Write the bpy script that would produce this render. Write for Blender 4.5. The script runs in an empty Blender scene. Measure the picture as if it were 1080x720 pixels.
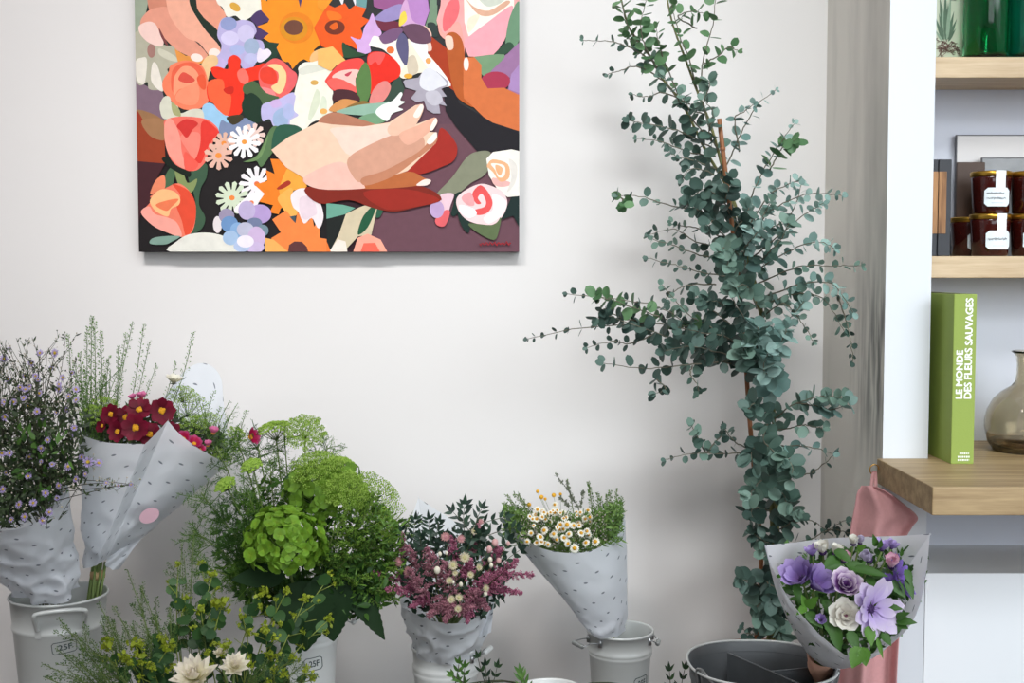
import bpy, math, random
from mathutils import Vector, Matrix, Quaternion, noise
random.seed(7)
R = random.uniform
PI = math.pi
SC = bpy.context.scene
COL = SC.collection
# ------------------------------------------------------------------ camera
H = 0.95                       # camera height
F = 1304.0                     # focal length in pixels of the 1080 px wide frame
PITCH = math.atan(75.0 / F)
CP, SP = math.cos(PITCH), math.sin(PITCH)
cam_d = bpy.data.cameras.new('camera')
cam_d.sensor_width = 36.0
cam_d.lens = 36.0 * F / 1080.0
cam_d.clip_start = 0.05
cam = bpy.data.objects.new('camera', cam_d)
COL.objects.link(cam)
cam.location = (0, 0, H)
cam.rotation_euler = (PI / 2 - PITCH, 0, 0)
SC.camera = cam


def P(px, py, D):
    """the point at depth D (metres along +Y) that the photograph shows at px, py"""
    u = (px - 540.0) / F
    v = (360.0 - py) / F
    dy = CP + v * SP
    dz = -SP + v * CP
    return Vector((u * D / dy, D, H + dz * D / dy))


def px2m(n, D):
    return n * D / F


def lin(c):
    return tuple(((x / 255.0) / 12.92 if x / 255.0 <= 0.04045 else ((x / 255.0 + 0.055) / 1.055) ** 2.4) for x in c)


# ------------------------------------------------------------------ materials
def newmat(name):
    m = bpy.data.materials.new(name)
    m.use_nodes = True
    nt = m.node_tree
    return m, nt, nt.nodes['Principled BSDF']


def rgba(c):
    return (*lin(c), 1.0)


def plain(name, c, rough=0.6, metal=0.0, noise_amt=0.06, scale=25.0, bump=0.0, spec=0.5):
    m, nt, b = newmat(name)
    b.inputs['Roughness'].default_value = rough
    b.inputs['Metallic'].default_value = metal
    b.inputs['Specular IOR Level'].default_value = spec
    tc = nt.nodes.new('ShaderNodeTexCoord')
    nz = nt.nodes.new('ShaderNodeTexNoise')
    nz.inputs['Scale'].default_value = scale
    nz.inputs['Detail'].default_value = 4
    nt.links.new(tc.outputs['Object'], nz.inputs['Vector'])
    mx = nt.nodes.new('ShaderNodeMix')
    mx.data_type = 'RGBA'
    l = lin(c)
    mx.inputs[6].default_value = (*[x * (1 - noise_amt) for x in l], 1)
    mx.inputs[7].default_value = (*[min(1, x * (1 + noise_amt)) for x in l], 1)
    nt.links.new(nz.outputs['Fac'], mx.inputs[0])
    nt.links.new(mx.outputs[2], b.inputs['Base Color'])
    if bump:
        bp = nt.nodes.new('ShaderNodeBump')
        bp.inputs['Strength'].default_value = bump
        bp.inputs['Distance'].default_value = 0.002
        nt.links.new(nz.outputs['Fac'], bp.inputs['Height'])
        nt.links.new(bp.outputs['Normal'], b.inputs['Normal'])
    return m


def foliage(name, c1, c2, rough=0.5, trans=0.25, spec=0.35, tcol=None):
    """each leaf of the mesh takes its own shade between c1 and c2"""
    m, nt, b = newmat(name)
    g = nt.nodes.new('ShaderNodeNewGeometry')
    mx = nt.nodes.new('ShaderNodeMix')
    mx.data_type = 'RGBA'
    mx.inputs[6].default_value = rgba(c1)
    mx.inputs[7].default_value = rgba(c2)
    nt.links.new(g.outputs['Random Per Island'], mx.inputs[0])
    nt.links.new(mx.outputs[2], b.inputs['Base Color'])
    b.inputs['Roughness'].default_value = rough
    b.inputs['Specular IOR Level'].default_value = spec
    if trans:
        t = nt.nodes.new('ShaderNodeBsdfTranslucent')
        nt.links.new(mx.outputs[2], t.inputs['Color'])
        ms = nt.nodes.new('ShaderNodeMixShader')
        ms.inputs[0].default_value = trans
        nt.links.new(b.outputs[0], ms.inputs[1])
        nt.links.new(t.outputs[0], ms.inputs[2])
        nt.links.new(ms.outputs[0], nt.nodes['Material Output'].inputs[0])
    return m


def petal_mat(name, stops, rough=0.55, trans=0.25, jitter=0.12):
    """petal colour runs from its base to its tip (UV y), as the petal itself is coloured"""
    m, nt, b = newmat(name)
    uv = nt.nodes.new('ShaderNodeUVMap')
    sp = nt.nodes.new('ShaderNodeSeparateXYZ')
    nt.links.new(uv.outputs[0], sp.inputs[0])
    cr = nt.nodes.new('ShaderNodeValToRGB')
    e = cr.color_ramp.elements
    while len(e) < len(stops):
        e.new(0.5)
    for k, (pos, c) in enumerate(stops):
        e[k].position = pos
        e[k].color = rgba(c)
    nt.links.new(sp.outputs['Y'], cr.inputs[0])
    g = nt.nodes.new('ShaderNodeNewGeometry')
    mr = nt.nodes.new('ShaderNodeMapRange')
    mr.inputs[3].default_value = 1 - jitter
    mr.inputs[4].default_value = 1 + jitter
    nt.links.new(g.outputs['Random Per Island'], mr.inputs[0])
    hs = nt.nodes.new('ShaderNodeHueSaturation')
    nt.links.new(cr.outputs[0], hs.inputs['Color'])
    nt.links.new(mr.outputs[0], hs.inputs['Value'])
    nt.links.new(hs.outputs[0], b.inputs['Base Color'])
    b.inputs['Roughness'].default_value = rough
    b.inputs['Specular IOR Level'].default_value = 0.25
    t = nt.nodes.new('ShaderNodeBsdfTranslucent')
    nt.links.new(hs.outputs[0], t.inputs['Color'])
    ms = nt.nodes.new('ShaderNodeMixShader')
    ms.inputs[0].default_value = trans
    nt.links.new(b.outputs[0], ms.inputs[1])
    nt.links.new(t.outputs[0], ms.inputs[2])
    nt.links.new(ms.outputs[0], nt.nodes['Material Output'].inputs[0])
    return m


def paper_mat(name, base, ink, du=0.047, dv=0.046, trans=0.3, strength=1.0):
    """white florist's paper printed with rows of staggered little grey dashes (UV in metres)"""
    m, nt, b = newmat(name)
    N, L = nt.nodes.new, nt.links.new
    uv = N('ShaderNodeUVMap')
    res = []
    for off in (0.0, 0.5):
        mp = N('ShaderNodeMapping')
        mp.inputs['Scale'].default_value = (1 / du, 1 / dv, 1)
        mp.inputs['Location'].default_value = (off, off, 0)
        L(uv.outputs[0], mp.inputs['Vector'])
        fr = N('ShaderNodeVectorMath')
        fr.operation = 'FRACTION'
        L(mp.outputs[0], fr.inputs[0])
        sb = N('ShaderNodeVectorMath')
        sb.operation = 'SUBTRACT'
        sb.inputs[1].default_value = (0.5, 0.5, 0)
        L(fr.outputs[0], sb.inputs[0])
        rt = N('ShaderNodeVectorRotate')
        rt.rotation_type = 'Z_AXIS'
        rt.inputs['Angle'].default_value = 0.35
        L(sb.outputs[0], rt.inputs['Vector'])
        sc = N('ShaderNodeVectorMath')
        sc.operation = 'MULTIPLY'
        sc.inputs[1].default_value = (du / 0.0037, dv / 0.0017, 0)
        L(rt.outputs[0], sc.inputs[0])
        ln = N('ShaderNodeVectorMath')
        ln.operation = 'LENGTH'
        L(sc.outputs[0], ln.inputs[0])
        lt = N('ShaderNodeMapRange')
        lt.inputs[1].default_value = 0.75
        lt.inputs[2].default_value = 1.15
        lt.inputs[3].default_value = strength
        lt.inputs[4].default_value = 0.0
        L(ln.outputs['Value'], lt.inputs[0])
        res.append(lt)
    mxx = N('ShaderNodeMath')
    mxx.operation = 'MAXIMUM'
    L(res[0].outputs[0], mxx.inputs[0])
    L(res[1].outputs[0], mxx.inputs[1])
    mx = N('ShaderNodeMix')
    mx.data_type = 'RGBA'
    mx.inputs[6].default_value = rgba(base)
    mx.inputs[7].default_value = rgba(ink)
    L(mxx.outputs[0], mx.inputs[0])
    L(mx.outputs[2], b.inputs['Base Color'])
    b.inputs['Roughness'].default_value = 0.5
    b.inputs['Specular IOR Level'].default_value = 0.3
    t = N('ShaderNodeBsdfTranslucent')
    L(mx.outputs[2], t.inputs['Color'])
    ms = N('ShaderNodeMixShader')
    ms.inputs[0].default_value = trans
    L(b.outputs[0], ms.inputs[1])
    L(t.outputs[0], ms.inputs[2])
    L(ms.outputs[0], nt.nodes['Material Output'].inputs[0])
    return m


def wood_mat(name, c1, c2, axis='X', rough=0.5, scale=9.0):
    m, nt, b = newmat(name)
    N, L = nt.nodes.new, nt.links.new
    tc = N('ShaderNodeTexCoord')
    mp = N('ShaderNodeMapping')
    mp.inputs['Scale'].default_value = (0.06, 1, 1) if axis == 'X' else (1, 1, 0.06)
    L(tc.outputs['Object'], mp.inputs['Vector'])
    n1 = N('ShaderNodeTexNoise')
    n1.inputs['Scale'].default_value = scale * 6
    n1.inputs['Detail'].default_value = 6
    n1.inputs['Distortion'].default_value = 0.6
    L(mp.outputs[0], n1.inputs['Vector'])
    n2 = N('ShaderNodeTexNoise')
    n2.inputs['Scale'].default_value = scale * 40
    n2.inputs['Detail'].default_value = 3
    L(mp.outputs[0], n2.inputs['Vector'])
    ad = N('ShaderNodeMath')
    ad.operation = 'MULTIPLY_ADD'
    ad.inputs[1].default_value = 0.35
    L(n2.outputs['Fac'], ad.inputs[0])
    L(n1.outputs['Fac'], ad.inputs[2])
    cr = N('ShaderNodeValToRGB')
    cr.color_ramp.elements[0].position = 0.42
    cr.color_ramp.elements[1].position = 0.92
    cr.color_ramp.elements[0].color = rgba(c1)
    cr.color_ramp.elements[1].color = rgba(c2)
    L(ad.outputs[0], cr.inputs[0])
    L(cr.outputs[0], b.inputs['Base Color'])
    b.inputs['Roughness'].default_value = rough
    bp = N('ShaderNodeBump')
    bp.inputs['Strength'].default_value = 0.15
    bp.inputs['Distance'].default_value = 0.001
    L(ad.outputs[0], bp.inputs['Height'])
    L(bp.outputs[0], b.inputs['Normal'])
    return m


def glass_mat(name, c, rough=0.02, ior=1.45):
    m, nt, b = newmat(name)
    b.inputs['Base Color'].default_value = rgba(c)
    b.inputs['Roughness'].default_value = rough
    b.inputs['IOR'].default_value = ior
    b.inputs['Transmission Weight'].default_value = 1.0
    return m


def attr_mat(name, rough=0.6):
    """paint: the colour each brushed patch was painted in"""
    m, nt, b = newmat(name)
    a = nt.nodes.new('ShaderNodeAttribute')
    a.attribute_name = 'paint'
    tc = nt.nodes.new('ShaderNodeTexCoord')
    nz = nt.nodes.new('ShaderNodeTexNoise')
    nz.inputs['Scale'].default_value = 60
    nz.inputs['Detail'].default_value = 5
    nt.links.new(tc.outputs['Object'], nz.inputs['Vector'])
    mr = nt.nodes.new('ShaderNodeMapRange')
    mr.inputs[3].default_value = 0.88
    mr.inputs[4].default_value = 1.12
    nt.links.new(nz.outputs['Fac'], mr.inputs[0])
    hs = nt.nodes.new('ShaderNodeHueSaturation')
    nt.links.new(a.outputs['Color'], hs.inputs['Color'])
    nt.links.new(mr.outputs[0], hs.inputs['Value'])
    nt.links.new(hs.outputs[0], b.inputs['Base Color'])
    b.inputs['Roughness'].default_value = rough
    b.inputs['Specular IOR Level'].default_value = 0.2
    return m


# ------------------------------------------------------------------ mesh builder
class MB:
    def __init__(s):
        s.v, s.f, s.m, s.uv, s.c, s.has_uv = [], [], [], [], [], False

    def add(s, verts, faces, mat=0, uvs=None, col=None):
        o = len(s.v)
        s.v.extend(tuple(x) for x in verts)
        for f in faces:
            s.f.append([i + o for i in f])
            s.m.append(mat)
            s.c.append(col)
            if uvs is not None:
                s.uv.append([uvs[i] for i in f])
                s.has_uv = True
            else:
                s.uv.append([(0, 0)] * len(f))

    def mesh(s, name, mats, origin=(0, 0, 0), smooth=True, paint=False):
        me = bpy.data.meshes.new(name)
        ox, oy, oz = origin
        me.from_pydata([(x - ox, y - oy, z - oz) for x, y, z in s.v], [], s.f)
        for m in mats:
            me.materials.append(m)
        if len(mats) > 1:
            me.polygons.foreach_set('material_index', s.m)
        if s.has_uv:
            ul = me.uv_layers.new(name='UVMap')
            flat = []
            for p in s.uv:
                for q in p:
                    flat.extend(q)
            ul.data.foreach_set('uv', flat)
        if paint:
            ca = me.color_attributes.new('paint', 'FLOAT_COLOR', 'CORNER')
            flat = []
            for p, c in zip(s.f, s.c):
                flat.extend((c or (1, 1, 1, 1)) * len(p))
            ca.data.foreach_set('color', flat)
        if smooth:
            me.polygons.foreach_set('use_smooth', [True] * len(me.polygons))
        me.validate()
        me.update()
        return me


WL = {}


def root(name, label, cat, loc, group=None):
    o = bpy.data.objects.new(name, None)
    o.empty_display_size = 0.03
    COL.objects.link(o)
    o.location = loc
    WL[o.name] = Vector(loc)
    o['label'] = label
    o['category'] = cat
    if group:
        o['group'] = group
    return o


def obj(name, mb, mats, parent=None, loc=None, smooth=True, paint=False):
    if not isinstance(mats, (list, tuple)):
        mats = [mats]
    org = WL[parent.name] if parent is not None else Vector(loc or (0, 0, 0))
    me = mb.mesh(name, mats, org, smooth, paint)
    o = bpy.data.objects.new(name, me)
    COL.objects.link(o)
    if parent is not None:
        o.parent = parent
    else:
        o.location = org
    WL[o.name] = org
    return o


def tag(o, label, cat, group=None):
    o['label'] = label
    o['category'] = cat
    if group:
        o['group'] = group
    return o


def struct(o):
    o['kind'] = 'structure'
    return o


def inst(name, me, parent, pos, axis, size=1.0, roll=0.0, subs=()):
    """one bloom: a part whose mesh is shared with its fellows; local +Z looks along axis"""
    o = bpy.data.objects.new(name, me)
    COL.objects.link(o)
    o.parent = parent
    q = Vector(axis).normalized().to_track_quat('Z', 'Y') @ Quaternion((0, 0, 1), roll)
    o.location = Vector(pos) - WL[parent.name]
    o.rotation_mode = 'QUATERNION'
    o.rotation_quaternion = q
    o.scale = (size, size, size)
    for n, m2 in subs:
        c = bpy.data.objects.new(n, m2)
        COL.objects.link(c)
        c.parent = o
    return o


# ------------------------------------------------------------------ shapes
def box(mb, lo, hi, mat=0, bev=0.0):
    x0, y0, z0 = lo
    x1, y1, z1 = hi
    if not bev:
        v = [(x0, y0, z0), (x1, y0, z0), (x1, y1, z0), (x0, y1, z0), (x0, y0, z1), (x1, y0, z1), (x1, y1, z1), (x0, y1, z1)]
        mb.add(v, [(0, 3, 2, 1), (4, 5, 6, 7), (0, 1, 5, 4), (1, 2, 6, 5), (2, 3, 7, 6), (3, 0, 4, 7)], mat)
        return
    import bmesh
    bm = bmesh.new()
    bmesh.ops.create_cube(bm, size=1)
    for w in bm.verts:
        w.co = Vector(((x0 + x1) / 2 + w.co.x * (x1 - x0), (y0 + y1) / 2 + w.co.y * (y1 - y0), (z0 + z1) / 2 + w.co.z * (z1 - z0)))
    bmesh.ops.bevel(bm, geom=bm.edges[:], offset=bev, segments=2, profile=0.5, affect='EDGES')
    bm.verts.index_update()
    mb.add([w.co[:] for w in bm.verts], [[w.index for w in f.verts] for f in bm.faces], mat)
    bm.free()


def frame_of(d):
    d = d.normalized()
    a = Vector((0, 0, 1)) if abs(d.z) < 0.9 else Vector((1, 0, 0))
    s = d.cross(a).normalized()
    return s, s.cross(d).normalized()


def tube(mb, pts, r0, r1=None, sides=6, mat=0, cap=True):
    pts = [Vector(p) for p in pts]
    n = len(pts)
    if r1 is None:
        r1 = r0
    vs, fs = [], []
    s = None
    for i, p in enumerate(pts):
        d = (pts[min(i + 1, n - 1)] - pts[max(i - 1, 0)])
        if d.length < 1e-9:
            d = Vector((0, 0, 1))
        d.normalize()
        if s is None:
            s, _ = frame_of(d)
        else:
            s = (s - d * s.dot(d))
            s = s.normalized() if s.length > 1e-6 else frame_of(d)[0]
        u = d.cross(s)
        r = r0 + (r1 - r0) * i / max(1, n - 1)
        for k in range(sides):
            a = 2 * PI * k / sides
            vs.append(p + s * (r * math.cos(a)) + u * (r * math.sin(a)))
    for i in range(n - 1):
        for k in range(sides):
            k2 = (k + 1) % sides
            fs.append((i * sides + k, i * sides + k2, (i + 1) * sides + k2, (i + 1) * sides + k))
    if cap and sides > 2:
        fs.append(tuple(range(sides))[::-1])
        fs.append(tuple((n - 1) * sides + k for k in range(sides)))
    mb.add(vs, fs, mat)


def catmull(pts, n, closed=False):
    """n points spread over a smooth curve through pts"""
    pts = [Vector(p) for p in pts]
    m = len(pts)
    segs = m if closed else m - 1
    out = []
    for i in range(n):
        t = i * segs / (n if closed else n - 1)
        k = min(int(t), segs - 1)
        f = t - k
        if closed:
            a, b, c, d = (pts[(k + j) % m] for j in (-1, 0, 1, 2))
        else:
            a, b, c, d = (pts[min(max(k + j, 0), m - 1)] for j in (-1, 0, 1, 2))
        out.append(0.5 * ((2 * b) + (c - a) * f + (2 * a - 5 * b + 4 * c - d) * f * f + (3 * b - a - 3 * c + d) * f ** 3))
    return out


def sphere(mb, c, r, seg=8, rings=5, mat=0, sc=(1, 1, 1)):
    c = Vector(c)
    vs = [c + Vector((0, 0, r * sc[2]))]
    for i in range(1, rings):
        th = PI * i / rings
        for k in range(seg):
            a = 2 * PI * k / seg
            vs.append(c + Vector((r * sc[0] * math.sin(th) * math.cos(a), r * sc[1] * math.sin(th) * math.sin(a), r * sc[2] * math.cos(th))))
    vs.append(c - Vector((0, 0, r * sc[2])))
    fs = []
    for k in range(seg):
        fs.append((0, 1 + k, 1 + (k + 1) % seg))
    for i in range(rings - 2):
        for k in range(seg):
            a = 1 + i * seg + k
            b = 1 + i * seg + (k + 1) % seg
            fs.append((a, a + seg, b + seg, b))
    e = len(vs) - 1
    o = 1 + (rings - 2) * seg
    for k in range(seg):
        fs.append((e, o + (k + 1) % seg, o + k))
    mb.add(vs, fs, mat)


OCT = [(0, 0, 1), (1, 0, 0), (0, 1, 0), (-1, 0, 0), (0, -1, 0), (0, 0, -1)]
OCF = [(0, 1, 2), (0, 2, 3), (0, 3, 4), (0, 4, 1), (5, 2, 1), (5, 3, 2), (5, 4, 3), (5, 1, 4)]


def bead(mb, c, r, mat=0):
    a = R(0, 6.28)
    ca, sa = math.cos(a), math.sin(a)
    mb.add([(c[0] + r * (x * ca - y * sa), c[1] + r * (x * sa + y * ca), c[2] + r * z) for x, y, z in OCT], OCF, mat)


def oval(t):
    return math.sqrt(max(0, 1 - (2 * t - 1) ** 2))


def pointed(t):
    return math.sin(PI * min(1, t) ** 0.8) ** 0.9


def lance(t):
    return math.sin(PI * t ** 0.65)


def petal_shape(t):           # wide rounded tip
    return (math.sin(PI * 0.5 * min(1, t / 0.62)) if t < 0.62 else math.sqrt(max(0, 1 - ((t - 0.62) / 0.38) ** 2))) * (0.25 + 0.75 * min(1, t * 2.2))


def strap(t):                 # daisy ray: narrow with a round end
    return min(1, 0.45 + t * 1.2) * (1 if t < 0.85 else math.sqrt(max(0, 1 - ((t - 0.85) / 0.15) ** 2)))


def leaf(mb, p, d, n, L, W, shape=oval, rows=5, curl=0.0, fold=0.15, mat=0, teeth=0.0, wave=0.0):
    """a leaf or petal: base p, running along d, its face looking along n"""
    d = Vector(d).normalized()
    n = Vector(n)
    n = n - d * n.dot(d)
    if n.length < 1e-5:
        n = frame_of(d)[1]
    n.normalize()
    s = d.cross(n)
    vs, uv, fs = [], [], []
    p = Vector(p)
    ph = R(0, 6)
    for i in range(rows + 1):
        t = i / rows
        w = 0.5 * W * max(0.03, shape(t))
        if teeth and i % 2:
            w *= 1 + teeth
        c = p + d * (L * t) + n * (curl * L * t * t)
        up = n * (fold * w)
        wv = n * (wave * W * math.sin(ph + t * 9))
        vs += [c - s * w + up + wv, c, c + s * w + up - wv]
        uv += [(0, t), (0.5, t), (1, t)]
    for i in range(rows):
        a = i * 3
        fs += [(a, a + 1, a + 4, a + 3), (a + 1, a + 2, a + 5, a + 4)]
    mb.add(vs, fs, mat, uv)


def sliver(mb, p, d, n, L, W, mat=0):
    """a tiny narrow leaf of four corners"""
    d = Vector(d).normalized()
    n = Vector(n)
    s = d.cross(n)
    s = s.normalized() if s.length > 1e-6 else frame_of(d)[0]
    p = Vector(p)
    mb.add([p, p + d * L * 0.5 - s * W / 2, p + d * L, p + d * L * 0.5 + s * W / 2], [(0, 1, 2, 3)], mat, [(0.5, 0), (0, .5), (.5, 1), (1, .5)])


def rdir(up=0.0):
    while True:
        v = Vector((R(-1, 1), R(-1, 1), R(-1, 1)))
        if 0.05 < v.length < 1:
            v.normalize()
            v.z += up
            return v.normalized()


def lathe(mb, prof, c=(0, 0, 0), seg=48, mat=0, sx=1.0, sy=1.0, power=2.0):
    cx, cy, cz = c
    vs, fs = [], []
    for r, z in prof:
        for k in range(seg):
            a = 2 * PI * k / seg
            ca, sa = math.cos(a), math.sin(a)
            if power != 2.0:
                q = (abs(ca) ** power + abs(sa) ** power) ** (-1 / power)
                ca, sa = ca * q, sa * q
            vs.append((cx + r * sx * ca, cy + r * sy * sa, cz + z))
    n = len(prof)
    for i in range(n - 1):
        for k in range(seg):
            k2 = (k + 1) % seg
            fs.append((i * seg + k, i * seg + k2, (i + 1) * seg + k2, (i + 1) * seg + k))
    if prof[0][0] > 1e-6:
        fs.append(tuple(range(seg))[::-1])
    if prof[-1][0] > 1e-6:
        fs.append(tuple((n - 1) * seg + k for k in range(seg)))
    mb.add(vs, fs, mat)


def text_mesh(body, size=1.0, fat=0.0, depth=0.0):
    cu = bpy.data.curves.new('lettering', 'FONT')
    cu.body = body
    cu.size = size
    cu.offset = fat
    cu.extrude = depth
    cu.resolution_u = 3
    t = bpy.data.objects.new('lettering', cu)
    COL.objects.link(t)
    dg = bpy.context.evaluated_depsgraph_get()
    me = bpy.data.meshes.new_from_object(t.evaluated_get(dg))
    bpy.data.objects.remove(t)
    vs = [v.co.copy() for v in me.vertices]
    fs = [list(p.vertices) for p in me.polygons]
    bpy.data.meshes.remove(me)
    return vs, fs


def fit(vs, w, h):
    """scale flat lettering to w x h with its lower left corner at 0,0"""
    x0, x1 = min(v.x for v in vs), max(v.x for v in vs)
    y0, y1 = min(v.y for v in vs), max(v.y for v in vs)
    return [((v.x - x0) * w / (x1 - x0), (v.y - y0) * h / (y1 - y0), v.z) for v in vs]


# ------------------------------------------------------------------ room
Y_BACK, Y_PIL, Y_NICHE = 2.60, 2.17, 2.40
X_PIL0, X_PIL1 = 0.655, 0.735
Z_CEIL = 2.75
m_wall = plain('wall_paint', (226, 223, 221), 0.85, noise_amt=0.025, scale=3, bump=0.03)


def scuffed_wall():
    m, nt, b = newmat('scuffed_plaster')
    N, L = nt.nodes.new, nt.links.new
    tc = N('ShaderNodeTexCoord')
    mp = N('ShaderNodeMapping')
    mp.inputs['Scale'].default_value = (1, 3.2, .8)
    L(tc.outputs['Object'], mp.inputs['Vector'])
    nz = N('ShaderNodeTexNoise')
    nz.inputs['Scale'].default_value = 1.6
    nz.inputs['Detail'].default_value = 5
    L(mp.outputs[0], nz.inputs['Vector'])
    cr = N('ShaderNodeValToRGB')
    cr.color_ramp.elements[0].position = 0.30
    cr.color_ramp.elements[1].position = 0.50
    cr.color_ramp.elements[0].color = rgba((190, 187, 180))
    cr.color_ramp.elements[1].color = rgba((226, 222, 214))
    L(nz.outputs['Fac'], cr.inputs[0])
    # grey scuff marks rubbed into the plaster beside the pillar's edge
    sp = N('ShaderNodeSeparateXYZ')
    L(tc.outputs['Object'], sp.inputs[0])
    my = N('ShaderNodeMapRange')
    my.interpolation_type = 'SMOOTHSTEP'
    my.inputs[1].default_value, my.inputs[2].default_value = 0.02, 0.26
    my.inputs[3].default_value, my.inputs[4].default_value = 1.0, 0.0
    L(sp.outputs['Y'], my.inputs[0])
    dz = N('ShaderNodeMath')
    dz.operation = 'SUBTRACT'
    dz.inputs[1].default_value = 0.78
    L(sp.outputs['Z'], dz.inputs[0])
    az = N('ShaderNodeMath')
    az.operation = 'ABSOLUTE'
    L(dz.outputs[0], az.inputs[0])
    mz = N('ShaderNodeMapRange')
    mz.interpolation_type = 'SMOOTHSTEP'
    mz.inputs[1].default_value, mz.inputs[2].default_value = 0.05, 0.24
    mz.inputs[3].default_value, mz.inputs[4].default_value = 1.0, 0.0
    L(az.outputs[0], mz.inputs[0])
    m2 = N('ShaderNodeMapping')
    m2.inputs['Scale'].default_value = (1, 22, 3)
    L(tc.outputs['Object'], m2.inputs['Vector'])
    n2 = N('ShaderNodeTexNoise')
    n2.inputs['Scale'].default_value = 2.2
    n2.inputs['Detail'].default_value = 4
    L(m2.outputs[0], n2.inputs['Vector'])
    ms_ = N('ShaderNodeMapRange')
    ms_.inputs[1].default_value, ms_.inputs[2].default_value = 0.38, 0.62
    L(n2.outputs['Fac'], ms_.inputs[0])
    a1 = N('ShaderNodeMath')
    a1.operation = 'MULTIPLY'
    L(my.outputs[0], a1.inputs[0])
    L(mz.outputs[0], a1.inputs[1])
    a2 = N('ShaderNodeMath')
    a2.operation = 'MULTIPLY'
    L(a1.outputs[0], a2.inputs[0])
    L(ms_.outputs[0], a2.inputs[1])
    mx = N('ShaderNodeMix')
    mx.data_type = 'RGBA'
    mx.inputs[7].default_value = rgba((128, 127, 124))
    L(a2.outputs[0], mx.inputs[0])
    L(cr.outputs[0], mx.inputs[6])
    L(mx.outputs[2], b.inputs['Base Color'])
    b.inputs['Roughness'].default_value = 0.8
    return m


m_scuff = scuffed_wall()
m_plinth = plain('plinth_paint', (240, 243, 246), 0.6, noise_amt=0.01, scale=3)
m_pillar = plain('pillar_paint', (216, 220, 225), 0.7, noise_amt=0.01, scale=3)
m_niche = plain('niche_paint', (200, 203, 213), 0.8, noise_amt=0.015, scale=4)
m_floor = plain('floor_concrete', (84, 76, 70), 0.7, noise_amt=0.15, scale=6)


def slab(name, lo, hi, m):
    mb = MB()
    box(mb, lo, hi)
    return struct(obj(name, mb, m, loc=((lo[0] + hi[0]) / 2, (lo[1] + hi[1]) / 2, lo[2]), smooth=False))


XL, XR, YF = -2.3, 2.5, -2.6
slab('wall_back', (XL, Y_BACK, 0), (X_PIL0 + 0.02, Y_BACK + 0.12, Z_CEIL), m_wall)
# the return and front of the pillar: the return carries the scuffed plaster
mb = MB()
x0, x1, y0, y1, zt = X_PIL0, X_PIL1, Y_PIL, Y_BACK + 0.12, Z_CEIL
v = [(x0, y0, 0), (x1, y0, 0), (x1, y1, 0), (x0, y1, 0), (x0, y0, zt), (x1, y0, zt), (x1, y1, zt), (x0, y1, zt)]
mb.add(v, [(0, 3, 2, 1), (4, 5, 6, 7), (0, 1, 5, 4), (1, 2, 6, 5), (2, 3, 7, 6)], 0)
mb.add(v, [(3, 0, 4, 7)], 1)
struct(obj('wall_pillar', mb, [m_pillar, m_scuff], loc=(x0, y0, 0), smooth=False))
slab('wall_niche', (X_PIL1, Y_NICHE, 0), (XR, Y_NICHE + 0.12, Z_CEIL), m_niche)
slab('trim_1', (X_PIL1 - 0.001, Y_PIL, 0), (XR, Y_NICHE, 0.4125), m_plinth)      # low white plinth under the bench
slab('wall_left', (XL - 0.1, YF, 0), (XL, Y_BACK + 0.12, Z_CEIL), m_wall)
mb = MB()
box(mb, (XL - 0.1, YF - 0.1, 0), (-0.3, YF, Z_CEIL))
box(mb, (2.1, YF - 0.1, 0), (XR + 0.1, YF, Z_CEIL))
box(mb, (-0.3, YF - 0.1, 0), (2.1, YF, 0.3))
box(mb, (-0.3, YF - 0.1, 2.2), (2.1, YF, Z_CEIL))
struct(obj('wall_front', mb, m_wall, loc=(0, YF, 0), smooth=False))
slab('floor', (XL - 0.1, YF - 0.1, -0.1), (XR + 0.1, Y_BACK + 0.12, 0), m_floor)
slab('ceiling', (XL - 0.1, YF - 0.1, Z_CEIL), (XR + 0.1, Y_BACK + 0.12, Z_CEIL + 0.1), m_wall)
# right-hand wall with the shop window that gives the daylight
WY0, WY1, WZ0, WZ1 = -1.5, 0.9, 0.7, 2.4
mb = MB()
box(mb, (XR, YF, 0), (XR + 0.1, WY0, Z_CEIL))
box(mb, (XR, WY1, 0), (XR + 0.1, Y_NICHE + 0.12, Z_CEIL))
box(mb, (XR, WY0, 0), (XR + 0.1, WY1, WZ0))
box(mb, (XR, WY0, WZ1), (XR + 0.1, WY1, Z_CEIL))
struct(obj('wall_right', mb, m_wall, loc=(XR, 0, 0), smooth=False))

# ------------------------------------------------------------------ light
def area(name, loc, rot, sx, sy, power, col, spread=PI):
    l = bpy.data.lights.new(name, 'AREA')
    l.shape = 'RECTANGLE'
    l.size, l.size_y = sx, sy
    l.energy = power
    l.color = col
    l.spread = spread
    o = bpy.data.objects.new(name, l)
    COL.objects.link(o)
    o.location = loc
    o.rotation_euler = rot
    return o


def aim(loc, to):
    return (Vector(to) - Vector(loc)).to_track_quat('-Z', 'Y').to_euler()


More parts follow.
